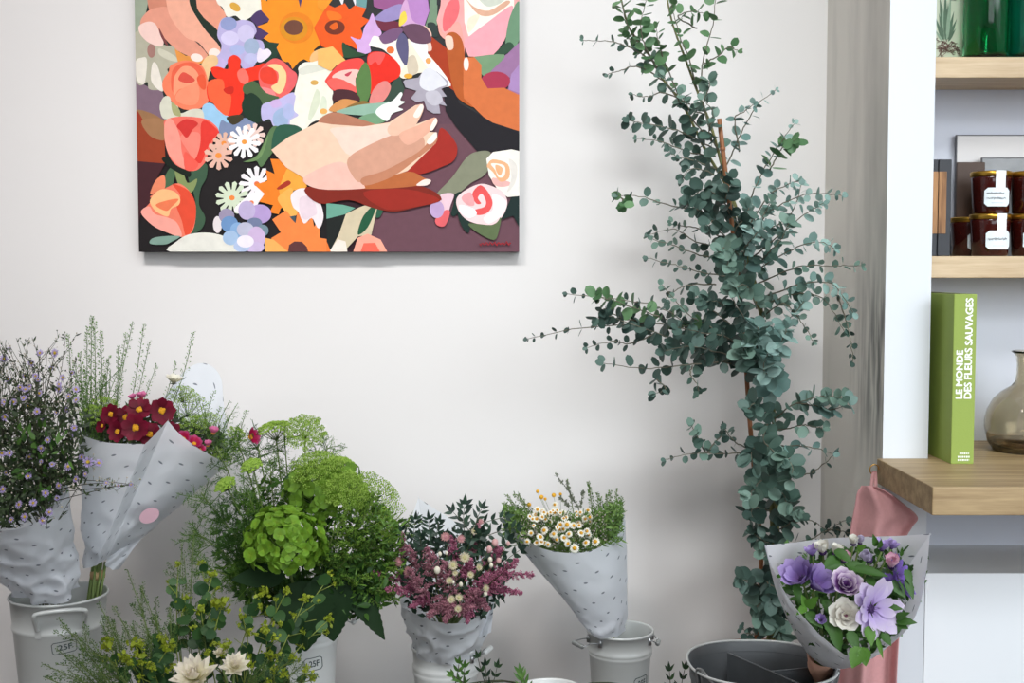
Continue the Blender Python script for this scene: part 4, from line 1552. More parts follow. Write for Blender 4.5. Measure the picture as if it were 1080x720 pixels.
# divided zinc tub at the right
TD = 1.90
c0 = P(803, 699, TD)
cT = (c0.x, TD, 0)
hT, rT = c0.z, px2m(77.5, TD)
tT = root('tub', 'round galvanised tub divided into compartments with the purple bouquet in it', 'tub', cT)
mb = MB()
h, r = hT, rT
lathe(mb, [(0, .06), (r * .86, .06), (r * .87, .056), (r * .93, h * .6), (r * .955, h - .03), (r * .975, h - .026), (r * .975, h - .020), (r * .965, h - .016), (r, h - .003), (r + .0025, h), (r + .0012, h + .002), (r - .001, h), (r * .963, h - .018), (r * .945, h - .03), (r * .91, h * .6), (r * .84, .064), (0, .064)], cT, 80, power=2.35)
obj('tub_body', mb, m_zinc_dark, tT)
mb = MB()
lathe(mb, [(r * .80, 0), (r * .88, 0), (r * .865, .06), (r * .80, .06)], cT, 64, power=2.35)
obj('foot', mb, m_zinc_dark, tT)
mb = MB()
rp = []
for k in range(97):
    a = 2 * PI * k / 96
    ca, sa = math.cos(a), math.sin(a)
    q = (abs(ca) ** 2.35 + abs(sa) ** 2.35) ** (-1 / 2.35)
    rp.append((cT[0] + (r + .001) * ca * q, cT[1] + (r + .001) * sa * q, h + .0012))
tube(mb, rp, .0021, sides=8)
obj('rim', mb, m_zinc, tT)
# dividing walls: a long one and a cross one
mb = MB()
def wallseg(a, b, zt):
    a, b = Vector(a), Vector(b)
    d = (b - a).normalized()
    s = Vector((-d.y, d.x, 0)) * .0009
    z0 = .066
    vs = []
    for p in (a, b):
        for q in (s, -s):
            vs.append((p.x + q.x, p.y + q.y, z0))
            vs.append((p.x + q.x, p.y + q.y, zt))
    mb.add(vs, [(0, 1, 5, 4), (2, 6, 7, 3), (1, 3, 7, 5), (0, 4, 6, 2), (0, 2, 3, 1), (4, 5, 7, 6)])
    tube(mb, [(a.x, a.y, zt), (b.x, b.y, zt)], .0016, sides=8)
zt = hT - .010
pa, pb = P(768, 684, TD + .08), P(846, 724, TD - .07)
wallseg((pa.x, TD + .083, 0), (pb.x + .004, TD - .083, 0), zt)
ct = (Vector((pa.x, TD + .083, 0)) + Vector((pb.x + .004, TD - .083, 0))) / 2
wallseg((ct.x, ct.y, 0), (cT[0] + r * .90, ct.y + .026, 0), zt - .004)
obj('divider', mb, m_zinc_dark, tT, smooth=False)
mb = MB()
pts = [cone_pt(cT, r, r, hT, -1.15, hT - .014, .003), cone_pt(cT, r, r, hT, -1.15, hT + .004, .006), cone_pt(cT, r, r, hT, -1.05, hT + .008, .004), cone_pt(cT, r, r, hT, -.85, hT - .004, .006), cone_pt(cT, r, r, hT, -.45, hT - .022, .012), cone_pt(cT, r, r, hT, 0, hT - .034, .016), cone_pt(cT, r, r, hT, .45, hT - .022, .012), cone_pt(cT, r, r, hT, .85, hT - .004, .006), cone_pt(cT, r, r, hT, 1.05, hT + .008, .004), cone_pt(cT, r, r, hT, 1.15, hT + .004, .006), cone_pt(cT, r, r, hT, 1.15, hT - .014, .003)]
tube(mb, catmull(pts, 60), .0019, sides=8)
obj('handle', mb, m_wire, tT)
for s in (-1, 1):
    mb = MB()
    a = s * 1.12
    for da in (-.05, .05):
        tube(mb, [cone_pt(cT, r, r, hT, a + da, hT - .022, .001), cone_pt(cT, r, r, hT, a + da, hT + .006, .003)], .0022, sides=8)
    tube(mb, [cone_pt(cT, r, r, hT, a - .05, hT + .006, .003), cone_pt(cT, r, r, hT, a + .05, hT + .006, .003)], .0022, sides=8)
    obj('handle_ear', mb, m_wire, tT)

# ------------------------------------------------------------------ flower prototypes (local, +Z = the way the flower faces)
def bloom(n, L, W, cup, r0=.1, shape=petal_shape, layers=1, jit=.12, curl=.1, fold=.1, rows=5, wave=0.0, step=.12, shrink=.8):
    """n petals of length L round the middle; cup 0 = flat open, 1.5 = closed"""
    mb = MB()
    for l in range(layers):
        for k in range(n):
            a = 2 * PI * (k + .5 * l) / n + R(-jit, jit)
            cu = cup + step * l + R(-jit, jit)
            o = Vector((math.cos(a), math.sin(a), 0))
            d = o * math.cos(cu) + Vector((0, 0, 1)) * math.sin(cu)
            nn = Vector((0, 0, 1)) * math.cos(cu) - o * math.sin(cu)
            f = shrink ** l * R(1 - jit * .6, 1 + jit * .6)
            leaf(mb, o * (r0 * L * (.8 ** l)) + Vector((0, 0, .0006 * l)), d, nn, L * f, W * f, shape, rows, curl * R(.5, 1.5), fold, 0, wave=wave)
    return mb


def dome(r, hgt, beads=24, br=.25):
    mb = MB()
    sphere(mb, (0, 0, 0), r, 10, 6, 0, (1, 1, hgt))
    for i in range(beads):
        z = R(0.1, 1)
        a = R(0, 6.28)
        q = math.sqrt(1 - z * z)
        bead(mb, (r * q * math.cos(a), r * q * math.sin(a), r * hgt * z), r * br)
    return mb


def proto(name, mb, m):
    return mb.mesh(name, [m] if not isinstance(m, (list, tuple)) else m)


def spray_stem(mb, a, b, r=.0011, bend=.08, n=8, sides=5, mat=0):
    a, b = Vector(a), Vector(b)
    L = (b - a).length
    m = (a + b) / 2 + Vector((R(-1, 1), R(-1, 1), R(0, .6))) * (L * bend)
    pts = catmull([a, m, b], n)
    tube(mb, pts, r, r * .55, sides, mat)
    return pts


def along(pts, t):
    f = max(0, min(.9999, t)) * (len(pts) - 1)
    i = int(f)
    p = pts[i].lerp(pts[i + 1], f - i)
    return p, (pts[i + 1] - pts[i]).normalized()


# ------------------------------------------------------------------ paper wraps
def wrap(name, parent, ring, mat, n=120, rows=30, bulge=.0, crumple=.004, creases=(), seed=0, low=.65, label=None):
    """paper rolled into a cone. ring = pairs (rim point, foot point), each (px, py, D), in order round the cone"""
    rim = catmull([P(*a) for a, b in ring], n, True)
    foot = catmull([P(*b) for a, b in ring], n, True)
    cen_r = sum(rim, Vector()) / n
    cen_f = sum(foot, Vector()) / n
    mb = MB()
    vs, us = [], []
    arc = [0.0]
    for i in range(n):
        arc.append(arc[-1] + ((rim[(i + 1) % n] + foot[(i + 1) % n]) - (rim[i] + foot[i])).length / 2)
    for j in range(rows + 1):
        t = j / rows
        for i in range(n + 1):
            a, b = rim[i % n], foot[i % n]
            p = a.lerp(b, t)
            cc = cen_r.lerp(cen_f, t)
            o = (p - cc)
            o = o.normalized() if o.length > 1e-6 else Vector((0, 0, 1))
            L = (b - a).length
            p = p + o * (bulge * math.sin(PI * t))
            k = crumple * (0.25 + max(0, (t - low) / (1 - low)) * 1.0) * min(1, t * 6)
            q = Vector((p.x * 13, p.y * 13, p.z * 17)) + Vector((seed, seed * 2, 0))
            nz = noise.noise(q) * .7 + (.5 - abs(noise.noise(q * 1.35 + Vector((7, 3, 1))) * 2.2)) * 1.0 + (.4 - abs(noise.noise(q * 2.6)) * 1.6) * .45
            p = p + o * (k * nz)
            vs.append(p)
            us.append((arc[i] * (.65 + .35 * (1 - t)) if False else arc[i], L * t))
    fs = []
    w = n + 1
    for j in range(rows):
        for i in range(n):
            fs.append((j * w + i, j * w + i + 1, (j + 1) * w + i + 1, (j + 1) * w + i))
    mb.add(vs, fs, 0, us)
    o = obj(name, mb, mat, parent)
    if label:
        o['label'] = label
    return o, rim, foot, cen_r, cen_f
# ------------------------------------------------------------------ eucalyptus in the corner
te = root('eucalyptus_tree', 'tall young eucalyptus with round blue-green leaves growing up the corner', 'plant', (.49, 2.38, 0))
mb = MB()
lathe(mb, [(0, 0), (.075, 0), (.10, .17), (.106, .172), (.108, .20), (.098, .20), (.092, .17), (0, .17)], (.49, 2.38, 0), 40)
pot = obj('pot', mb, m_pot, te)
mb = MB()
lathe(mb, [(0, .172), (.094, .172), (.09, .18), (0, .186)], (.49, 2.38, 0), 30)
obj('soil', mb, m_soil, pot)
m_trunk = plain('eucalyptus_bark', (112, 112, 66), 0.7, noise_amt=0.3, scale=30)


def pl(*a):
    return [P(a[i], a[i + 1], a[i + 2]) for i in range(0, len(a), 3)]


trunks = [
    [Vector((.49, 2.38, .18))] + pl(817, 640, 2.38, 815, 560, 2.37, 812, 480, 2.37, 808, 390, 2.36, 803, 330, 2.35, 788, 270, 2.34, 776, 235, 2.34, 768, 200, 2.33, 752, 140, 2.33, 735, 95, 2.33, 722, 60, 2.33, 708, 20, 2.33, 700, -25, 2.33),
    [Vector((.50, 2.37, .18))] + pl(822, 620, 2.36, 818, 520, 2.36, 815, 420, 2.36, 806, 345, 2.37, 790, 290, 2.38, 775, 215, 2.38, 745, 160, 2.38, 720, 110, 2.37, 700, 85, 2.37, 686, 60, 2.37, 664, 30, 2.37, 652, -15, 2.37)]
for k, tr in enumerate(trunks):
    mb = MB()
    tube(mb, catmull(tr, 90), .0058 - .001 * k, .0014, 8)
    obj('trunk', mb, m_trunk, te)

# branches: (pixels and depths, leaf size in px at the base, at the tip, leaf pairs per 100 px, material)
G, Y, B_, K = m_euc_green, m_euc_young, m_euc_blue, m_euc_dark
BR = [
    # top left plume
    ((690, 66, 2.35, 668, 52, 2.33, 645, 44, 2.31, 615, 43, 2.29), 13, 6, 9, G),
    ((686, 60, 2.36, 664, 30, 2.36, 656, 5, 2.35, 650, -20, 2.35), 16, 12, 16, Y),
    ((692, 72, 2.36, 680, 48, 2.33, 676, 25, 2.31, 682, 0, 2.30), 17, 13, 15, Y),
    ((700, 85, 2.37, 672, 70, 2.34, 652, 75, 2.32, 642, 78, 2.31), 14, 6, 10, G),
    ((694, 76, 2.36, 684, 56, 2.37, 670, 50, 2.39, 660, 35, 2.4), 15, 12, 17, Y),
    ((715, 100, 2.36, 700, 62, 2.35, 695, 45, 2.34, 692, 30, 2.33), 15, 10, 14, Y),
    ((735, 95, 2.33, 726, 60, 2.31, 716, 35, 2.30, 708, 5, 2.29), 15, 11, 13, Y),
    ((738, 96, 2.33, 742, 62, 2.31, 752, 25, 2.30, 755, -10, 2.30), 15, 13, 9, Y),
    ((742, 68, 2.31, 758, 58, 2.30, 768, 50, 2.29, 778, 53, 2.28), 15, 8, 13, Y),
    ((735, 30, 2.33, 715, 18, 2.32, 730, 12, 2.31, 742, 14, 2.30), 13, 11, 14, Y),
    ((728, 110, 2.36, 700, 98, 2.34, 684, 102, 2.32, 668, 100, 2.31), 14, 7, 9, G),
    ((740, 120, 2.34, 720, 110, 2.31, 705, 90, 2.30, 700, 80, 2.29), 14, 9, 13, G),
    ((748, 135, 2.33, 742, 110, 2.31, 748, 92, 2.30, 748, 85, 2.30), 14, 11, 15, G),
    ((750, 155, 2.36, 715, 138, 2.33, 690, 132, 2.31, 664, 127, 2.30), 16, 11, 15, K),
    ((755, 165, 2.36, 725, 160, 2.34, 700, 150, 2.32, 672, 146, 2.31), 14, 6, 12, G),
    ((752, 150, 2.34, 730, 125, 2.32, 725, 112, 2.31, 718, 100, 2.30), 15, 11, 15, G),
    ((760, 180, 2.34, 735, 170, 2.31, 715, 165, 2.30, 705, 160, 2.30), 14, 8, 16, K),
    ((764, 190, 2.34, 745, 180, 2.30, 728, 178, 2.28, 720, 188, 2.27), 15, 9, 16, K),
    ((758, 160, 2.33, 748, 140, 2.29, 752, 120, 2.27, 742, 105, 2.26), 15, 10, 15, G),
    # right of the cane
    ((766, 175, 2.34, 782, 140, 2.31, 798, 112, 2.30, 818, 94, 2.29), 14, 5, 13, B_),
    ((780, 160, 2.32, 775, 125, 2.30, 785, 118, 2.29, 795, 110, 2.28), 13, 8, 10, B_),
    ((782, 232, 2.34, 800, 190, 2.30, 818, 158, 2.28, 838, 130, 2.26), 15, 7, 12, B_),
    ((812, 180, 2.29, 822, 160, 2.28, 832, 152, 2.27, 838, 148, 2.26), 16, 14, 17, Y),
    ((785, 245, 2.34, 812, 205, 2.31, 830, 195, 2.30, 842, 190, 2.28), 15, 8, 13, B_),
    ((788, 255, 2.34, 810, 225, 2.30, 850, 205, 2.27, 888, 206, 2.25), 15, 8, 13, B_),
    ((790, 262, 2.34, 815, 240, 2.30, 835, 225, 2.28, 845, 195, 2.26), 16, 9, 14, B_),
    ((790, 275, 2.34, 820, 250, 2.29, 850, 225, 2.27, 868, 215, 2.25), 16, 9, 14, B_),
    ((792, 290, 2.34, 825, 268, 2.29, 860, 255, 2.25, 880, 262, 2.22), 16, 9, 14, B_),
    ((798, 300, 2.34, 840, 282, 2.28, 878, 280, 2.23, 908, 280, 2.19), 14, 7, 10, G),
    ((800, 315, 2.34, 845, 300, 2.27, 878, 300, 2.22, 900, 330, 2.19), 16, 10, 14, B_),
    ((802, 325, 2.34, 835, 310, 2.28, 868, 315, 2.23, 890, 350, 2.20), 16, 9, 13, G),
    ((880, 305, 2.22, 893, 340, 2.20, 898, 365, 2.19, 900, 382, 2.19), 10, 7, 9, K),
    ((800, 340, 2.34, 825, 320, 2.28, 845, 340, 2.25, 858, 360, 2.23), 13, 7, 10, G),
    ((795, 285, 2.33, 812, 265, 2.27, 825, 250, 2.25, 832, 235, 2.24), 17, 12, 16, G),
    ((790, 250, 2.33, 802, 232, 2.27, 808, 222, 2.26, 812, 212, 2.25), 16, 12, 15, G),
    # centre mass
    ((770, 215, 2.34, 755, 205, 2.29, 742, 200, 2.27, 728, 208, 2.26), 17, 14, 17, K),
    ((772, 228, 2.34, 752, 225, 2.28, 738, 222, 2.26, 725, 215, 2.25), 17, 14, 18, K),
    ((776, 240, 2.34, 765, 215, 2.27, 768, 200, 2.25, 772, 188, 2.24), 17, 14, 15, K),
    ((782, 262, 2.34, 760, 245, 2.28, 755, 232, 2.26, 745, 238, 2.25), 18, 14, 17, K),
    ((784, 268, 2.34, 775, 245, 2.26, 785, 230, 2.24, 790, 218, 2.23), 18, 14, 15, K),
    ((788, 285, 2.34, 775, 265, 2.26, 765, 260, 2.24, 758, 268, 2.23), 18, 15, 18, G),
    ((790, 290, 2.34, 785, 265, 2.25, 795, 250, 2.23, 805, 240, 2.22), 18, 15, 16, B_),
    ((796, 310, 2.34, 778, 290, 2.26, 768, 282, 2.24, 768, 275, 2.23), 17, 13, 16, G),
    ((798, 325, 2.34, 790, 305, 2.26, 783, 300, 2.24, 776, 305, 2.23), 18, 15, 17, G),
    ((735, 222, 2.33, 705, 216, 2.30, 680, 208, 2.28, 652, 206, 2.26), 11, 9, 8, G),
    ((655, 208, 2.27, 658, 212, 2.26, 660, 216, 2.26, 656, 214, 2.25), 12, 11, 20, Y),
    # feathery sprigs to the left
    ((770, 262, 2.33, 735, 255, 2.30, 712, 242, 2.29, 685, 247, 2.28), 12, 8, 11, K),
    ((768, 275, 2.33, 735, 268, 2.30, 708, 258, 2.29, 688, 252, 2.28), 11, 8, 11, G),
    ((775, 292, 2.33, 745, 288, 2.30, 715, 280, 2.28, 683, 272, 2.27), 12, 8, 11, K),
    ((762, 250, 2.33, 735, 240, 2.31, 718, 238, 2.30, 708, 235, 2.30), 11, 7, 10, G),
    ((755, 300, 2.32, 730, 300, 2.30, 715, 305, 2.29, 702, 315, 2.28), 11, 8, 10, K),
    # long left branches
    ((800, 385, 2.34, 740, 352, 2.28, 690, 322, 2.24, 598, 310, 2.20), 17, 7, 12, K),
    ((745, 352, 2.28, 690, 332, 2.24, 650, 318, 2.22, 628, 312, 2.21), 17, 13, 14, Y),
    ((750, 356, 2.29, 700, 342, 2.25, 620, 345, 2.22, 556, 358, 2.19), 16, 6, 11, K),
    ((690, 340, 2.25, 655, 335, 2.23, 640, 325, 2.22, 630, 335, 2.21), 15, 12, 15, K),
    ((800, 395, 2.34, 740, 372, 2.28, 690, 350, 2.24, 640, 332, 2.21), 17, 13, 14, K),
    ((770, 380, 2.30, 720, 385, 2.26, 680, 388, 2.23, 637, 383, 2.21), 15, 12, 8, K),
    ((690, 352, 2.25, 665, 362, 2.24, 645, 360, 2.23, 620, 366, 2.22), 10, 7, 12, K),
    ((790, 375, 2.33, 750, 345, 2.28, 725, 330, 2.26, 698, 300, 2.24), 15, 9, 12, G),
    ((795, 380, 2.33, 760, 372, 2.28, 730, 365, 2.25, 700, 370, 2.23), 18, 14, 16, K),
    ((795, 372, 2.33, 765, 355, 2.28, 738, 350, 2.25, 715, 345, 2.23), 17, 13, 16, K),
    ((790, 362, 2.33, 765, 338, 2.28, 745, 322, 2.26, 733, 312, 2.25), 17, 12, 15, K),
    ((730, 385, 2.28, 728, 395, 2.26, 735, 405, 2.25, 737, 412, 2.25), 12, 10, 14, G),
    ((690, 398, 2.26, 698, 405, 2.25, 702, 410, 2.24, 692, 415, 2.24), 13, 11, 10, K),
    ((795, 345, 2.33, 770, 330, 2.28, 758, 318, 2.26, 745, 318, 2.25), 16, 12, 16, K),
    ((798, 352, 2.33, 785, 335, 2.27, 775, 320, 2.25, 768, 305, 2.24), 17, 13, 15, K),
    # pale cluster low centre
    ((806, 400, 2.34, 800, 375, 2.26, 797, 360, 2.23, 800, 345, 2.21), 20, 17, 19, B_),
    ((806, 395, 2.34, 815, 375, 2.26, 825, 360, 2.23, 830, 345, 2.21), 19, 14, 17, B_),
    ((806, 385, 2.34, 790, 380, 2.25, 785, 370, 2.23, 788, 360, 2.22), 19, 16, 19, G),
    ((812, 415, 2.35, 815, 400, 2.26, 805, 390, 2.23, 810, 372, 2.22), 19, 16, 19, B_),
    ((808, 365, 2.34, 825, 345, 2.27, 838, 330, 2.25, 848, 318, 2.24), 16, 12, 15, B_),
    # lower right spray
    ((812, 445, 2.36, 840, 425, 2.30, 868, 418, 2.27, 888, 420, 2.24), 17, 13, 15, G),
    ((840, 425, 2.30, 862, 428, 2.28, 878, 432, 2.26, 894, 425, 2.24), 17, 15, 16, B_),
    ((813, 455, 2.36, 838, 450, 2.31, 850, 448, 2.29, 868, 452, 2.27), 16, 12, 13, G),
    ((813, 470, 2.36, 838, 470, 2.31, 858, 472, 2.29, 878, 478, 2.27), 16, 10, 10, B_),
    ((815, 500, 2.36, 850, 500, 2.33, 870, 488, 2.31, 880, 478, 2.30), 12, 7, 7, K),
    ((812, 432, 2.35, 800, 432, 2.27, 795, 425, 2.25, 790, 432, 2.24), 17, 15, 17, K),
    # lower left sprigs
    ((808, 475, 2.36, 775, 478, 2.31, 735, 478, 2.28, 702, 484, 2.26), 13, 8, 9, K),
    ((745, 478, 2.29, 738, 465, 2.28, 733, 456, 2.27, 730, 450, 2.27), 14, 13, 19, G),
    ((795, 478, 2.33, 775, 465, 2.31, 768, 458, 2.30, 765, 452, 2.30), 13, 9, 12, K),
    ((745, 478, 2.29, 755, 465, 2.28, 760, 460, 2.28, 762, 452, 2.28), 12, 9, 12, K),
    # down the stem
    ((813, 440, 2.36, 805, 462, 2.28, 815, 475, 2.26, 822, 485, 2.25), 19, 16, 17, G),
    ((813, 465, 2.36, 800, 470, 2.28, 792, 478, 2.26, 795, 492, 2.25), 19, 16, 16, K),
    ((813, 480, 2.36, 828, 485, 2.28, 836, 492, 2.26, 832, 505, 2.25), 20, 16, 16, G),
    ((815, 500, 2.36, 805, 505, 2.28, 795, 515, 2.26, 790, 525, 2.25), 20, 16, 16, G),
    ((815, 520, 2.37, 825, 520, 2.29, 830, 530, 2.28, 838, 538, 2.27), 20, 16, 15, G),
    ((815, 540, 2.37, 800, 535, 2.29, 792, 540, 2.28, 800, 555, 2.27), 20, 15, 14, K),
    ((816, 560, 2.37, 826, 556, 2.29, 835, 550, 2.28, 845, 545, 2.27), 19, 14, 14, K),
    ((816, 575, 2.37, 805, 570, 2.30, 798, 565, 2.29, 794, 560, 2.28), 17, 13, 15, K),
    ((816, 590, 2.37, 822, 580, 2.30, 812, 585, 2.28, 805, 580, 2.27), 18, 15, 14, G),
    ((817, 625, 2.38, 800, 618, 2.31, 790, 612, 2.29, 782, 612, 2.28), 18, 14, 15, K),
    ((817, 640, 2.38, 805, 635, 2.31, 798, 642, 2.29, 806, 650, 2.28), 20, 17, 17, G),
    ((818, 655, 2.38, 812, 650, 2.30, 816, 660, 2.28, 825, 668, 2.27), 20, 17, 16, G),
    ((818, 665, 2.38, 800, 668, 2.31, 790, 668, 2.29, 783, 662, 2.28), 12, 7, 13, K),
    ((818, 655, 2.38, 826, 640, 2.30, 830, 625, 2.29, 828, 610, 2.28), 19, 17, 15, K),
    ((816, 605, 2.37, 808, 612, 2.29, 818, 622, 2.27, 812, 632, 2.26), 19, 16, 16, K),
    # behind the bouquet to the right
    ((820, 575, 2.40, 850, 570, 2.39, 870, 560, 2.38, 892, 548, 2.36), 13, 10, 12, K),
    ((825, 560, 2.40, 845, 548, 2.40, 858, 550, 2.39, 870, 558, 2.38), 9, 6, 10, K),
    ((870, 560, 2.38, 880, 558, 2.37, 888, 560, 2.36, 896, 562, 2.35), 12, 10, 18, K),
]


def euc_leaf(mb, p, d, n, s):
    leaf(mb, p, d, n, s, s * R(.72, .9), oval, 6, R(-.18, .18), R(.05, .35))


for spec, s0, s1, dens, mat in BR:
    pts = catmull(pl(*spec), 24)
    pts = [q + Vector((R(-1, 1), R(-1, 1), R(-1, 1))) * .0012 for q in pts]
    mb = MB()
    tube(mb, pts, .0016, .0006, 5)
    br = obj('branch', mb, m_euc_stem, te)
    mb = MB()
    Lp = sum((pts[i + 1] - pts[i]).length for i in range(len(pts) - 1))
    npx = Lp * F / 2.3
    n = max(3, int(npx * dens / 100 * .70))
    side0 = R(0, PI)
    for i in range(n + 1):
        t = .08 + .92 * i / n
        p, d = along(pts, t)
        s = px2m(s0 + (s1 - s0) * t, 2.3) * R(.74, 1.1)
        a, b = frame_of(d)
        ang = side0 + (i % 2) * PI / 2 + R(-.3, .3)
        for sg in (1, -1):
            if R(0, 1) < .04:
                continue
            o = (a * math.cos(ang) + b * math.sin(ang)) * sg
            dd = (o * R(.8, 1.1) + d * R(.15, .7) + Vector((0, 0, R(-.25, .1)))).normalized()
            face = (d * R(.4, 1.2) + Vector((R(-.8, .8), -R(-.2, .8), R(-.3, .8)))).normalized()
            euc_leaf(mb, p + o * .0018, dd, face, s)
    euc_leaf(mb, pts[-1], (pts[-1] - pts[-3]).normalized(), Vector((R(-.4, .4), -.8, .4)), px2m(s1 * .8, 2.3))
    obj('foliage', mb, mat, br)

# bamboo cane tied to the stem
mb = MB()
cp = [Vector((.478, 2.40, .18))] + pl(810, 580, 2.385, 805, 520, 2.37, 796, 430, 2.355, 791, 360, 2.34, 780, 260, 2.31, 770, 200, 2.295, 758.5, 125, 2.28)
cp = [cp[0].lerp(cp[-1], i / 16) * .35 + catmull(cp, 17)[i] * .65 for i in range(17)]
tube(mb, cp, .0046, .0042, 10)
for i in (3, 6, 9, 12, 15):
    tube(mb, [cp[i] - Vector((0, 0, .003)), cp[i] + Vector((0, 0, .003))], .0054, sides=10)
o = obj('bamboo_cane', mb, m_cane, loc=cp[0])
tag(o, 'brown bamboo cane propping up the eucalyptus stem', 'cane')
# ------------------------------------------------------------------ sprig makers shared by the bouquets
def pod_sprig(ms, mp, a, b, n=70, r=.0011, spread=.014, bend=.06, taper=True, rs=.0010, start=.25):
    n = int(n * 1.7)
    """a wiry spire set with tiny seed pods on hair-thin stalks (ms: stems, mp: pods)"""
    pts = spray_stem(ms, a, b, rs, bend, 12, 4)
    for i in range(n):
        t = start + (1 - start) * (i + R(0, 1)) / n
        p, d = along(pts, t)
        f = (1 - .75 * t) if taper else 1
        u, v = frame_of(d)
        an = R(0, 6.28)
        o = (u * math.cos(an) + v * math.sin(an)) * R(.55, 1) + d * R(.3, .9)
        q = p + o * spread * f
        ms.add([p, q, q + Vector((.00035, 0, .00035)), p + Vector((.00035, 0, .00035))], [(0, 1, 2, 3)])
        leaf(mp, q - o * r, o, rdir(), r * R(2.4, 3.4), r * R(1.6, 2.4), oval, 2, 0, .2)
    return pts


def pinnate(ms, ml, a, b, n=7, L=.016, W=.006, bend=.08, start=.25, rs=.0008, face=None, fw=.85):
    pts = spray_stem(ms, a, b, rs, bend, 12, 4)
    for i in range(n):
        t = start + (1 - start) * i / max(1, n - 1)
        p, d = along(pts, t)
        nn = face or Vector((R(-.3, .3), -1, .35))
        s = d.cross(nn).normalized()
        for sg in (1, -1):
            dd = (s * sg + d * R(fw - .2, fw + .25)).normalized()
            leaf(ml, p + dd * .001, dd, nn + rdir() * .5, L * R(.8, 1.15) * (1 - .3 * t), W * R(.8, 1.05), lance, 7, R(-.1, .2), .2)
    p, d = along(pts, 1)
    leaf(ml, p, d, face or (0, -1, .3), L * .9, W, lance, 5)
    return pts


def plume(ms, mp, a, b, r0=.016, n=26, beads_=14, br=.0011, bend=.06, droop=0.0):
    """a feathery plume: side sprays shortening to the tip, all set with tiny buds"""
    pts = spray_stem(ms, a, b, .0011, bend, 12, 4)
    for i in range(n):
        t = .12 + .88 * i / n
        p, d = along(pts, t)
        u, v = frame_of(d)
        an = R(0, 6.28)
        L = r0 * (1.05 - .85 * t) * R(.7, 1.15)
        o = ((u * math.cos(an) + v * math.sin(an)) + d * R(.5, 1.0) + Vector((0, 0, -droop))).normalized()
        q = p + o * L
        ms.add([p, q, q + Vector((.0005, 0, .0005)), p + Vector((.0005, 0, .0005))], [(0, 1, 2, 3)])
        m = max(3, int(beads_ * (1.1 - .7 * t)))
        for k in range(m):
            c = p.lerp(q, .15 + .85 * k / m) + rdir() * br * 1.2
            bead(mp, c, br * R(.7, 1.3))
    for k in range(6):
        bead(mp, pts[-1] + rdir() * br * 1.5, br)


def umbel(ms, mp, top, axis, R_, rays=26, umb=13, dome_=.35, br=.0012, ray_len=None, stem_from=None, flat=1.0):
    """an umbel: rays fanning from the stalk, each ending in a small head of buds"""
    axis = Vector(axis).normalized()
    u, v = frame_of(axis)
    Lr = ray_len or R_ * 1.1
    node = Vector(top) - axis * Lr
    if stem_from is not None:
        spray_stem(ms, stem_from, node, .0017, .04, 10, 5)
    for i in range(rays):
        q = math.sqrt((i + .5) / rays)
        a = i * 2.39996
        o = (u * math.cos(a) + v * math.sin(a)) * (q * R_)
        tip = Vector(top) + o - axis * (dome_ * R_ * q * q * flat) + rdir() * R_ * .03
        tube(ms, [node, node.lerp(tip, .5) + o * .12, tip], .0005, .0004, 3)
        rr = R_ * .19 * R(.8, 1.15)
        for k in range(umb):
            q2 = math.sqrt((k + .5) / umb)
            a2 = k * 2.39996 + i
            c = tip + (u * math.cos(a2) + v * math.sin(a2)) * (q2 * rr) + axis * (rr * .35 * (1 - q2 * q2))
            bead(mp, c, br * R(.75, 1.25))


def feather(mf, a, b, L=.035, n=16, sub=9, w=.0007, bend=.1):
    """fennel: hair-fine leaf, forked twice"""
    pts = spray_stem(mf, a, b, .0009, bend, 10, 4)
    for i in range(n):
        t = .15 + .85 * i / n
        p, d = along(pts, t)
        o = (rdir() + d * .6).normalized()
        l = L * (1.1 - .6 * t) * R(.6, 1.1)
        q = p + o * l
        sliver(mf, p, o, rdir(), l, w)
        for k in range(sub):
            pp = p.lerp(q, .25 + .75 * k / sub)
            o2 = (rdir() * .9 + o).normalized()
            l2 = l * .42 * R(.6, 1.1)
            sliver(mf, pp, o2, rdir(), l2, w * .85)


def foliage_fill(ml, n, area_fn, L=(.012, .022), asp=.45, shape=lance, up=.4):
    for i in range(n):
        p = area_fn()
        leaf(ml, p, rdir(up), Vector((R(-.6, .6), -1, R(0, .8))), R(*L), R(*L) * asp, shape, 4, R(-.2, .2), R(0, .35))


# ------------------------------------------------------------------ aster bouquet, far left
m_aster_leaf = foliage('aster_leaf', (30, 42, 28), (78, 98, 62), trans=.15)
m_aster_leaf_green = foliage('aster_leaf_green', (44, 78, 30), (88, 128, 54), trans=.25)  # the greener leaves among the dark ones
m_aster_pet = petal_mat('aster_petal', [(0, (150, 132, 186)), (1, (186, 172, 216))])
m_aster_cen = plain('aster_disc', (196, 166, 52), .8, noise_amt=.25, scale=200)
m_bud_pale = foliage('pale_buds', (150, 150, 120), (206, 196, 186), trans=.1)
ta = root('aster_bouquet', 'bouquet of small lilac asters in dashed paper at the left edge', 'bouquet', (P(50, 625, 2.24).x, 2.24, .02))
ringA = [((72, 514, 2.17), (80, 622, 2.20)), ((62, 532, 2.12), (72, 632, 2.17)), ((45, 547, 2.08), (58, 637, 2.165)), ((22, 557, 2.06), (42, 638, 2.165)), ((-6, 561, 2.07), (26, 633, 2.18)),
         ((-40, 570, 2.12), (17, 626, 2.22)), ((-60, 566, 2.20), (18, 622, 2.27)), ((-30, 545, 2.28), (34, 620, 2.30)), ((20, 525, 2.30), (56, 619, 2.30)), ((60, 512, 2.25), (74, 620, 2.26))]
wrap('paper_wrap', ta, ringA, m_paper, 120, 34, .004, .012, seed=3, low=.2)
base = P(52, 640, 2.24)
ms, ml, mg, mbuds = MB(), MB(), MB(), MB()
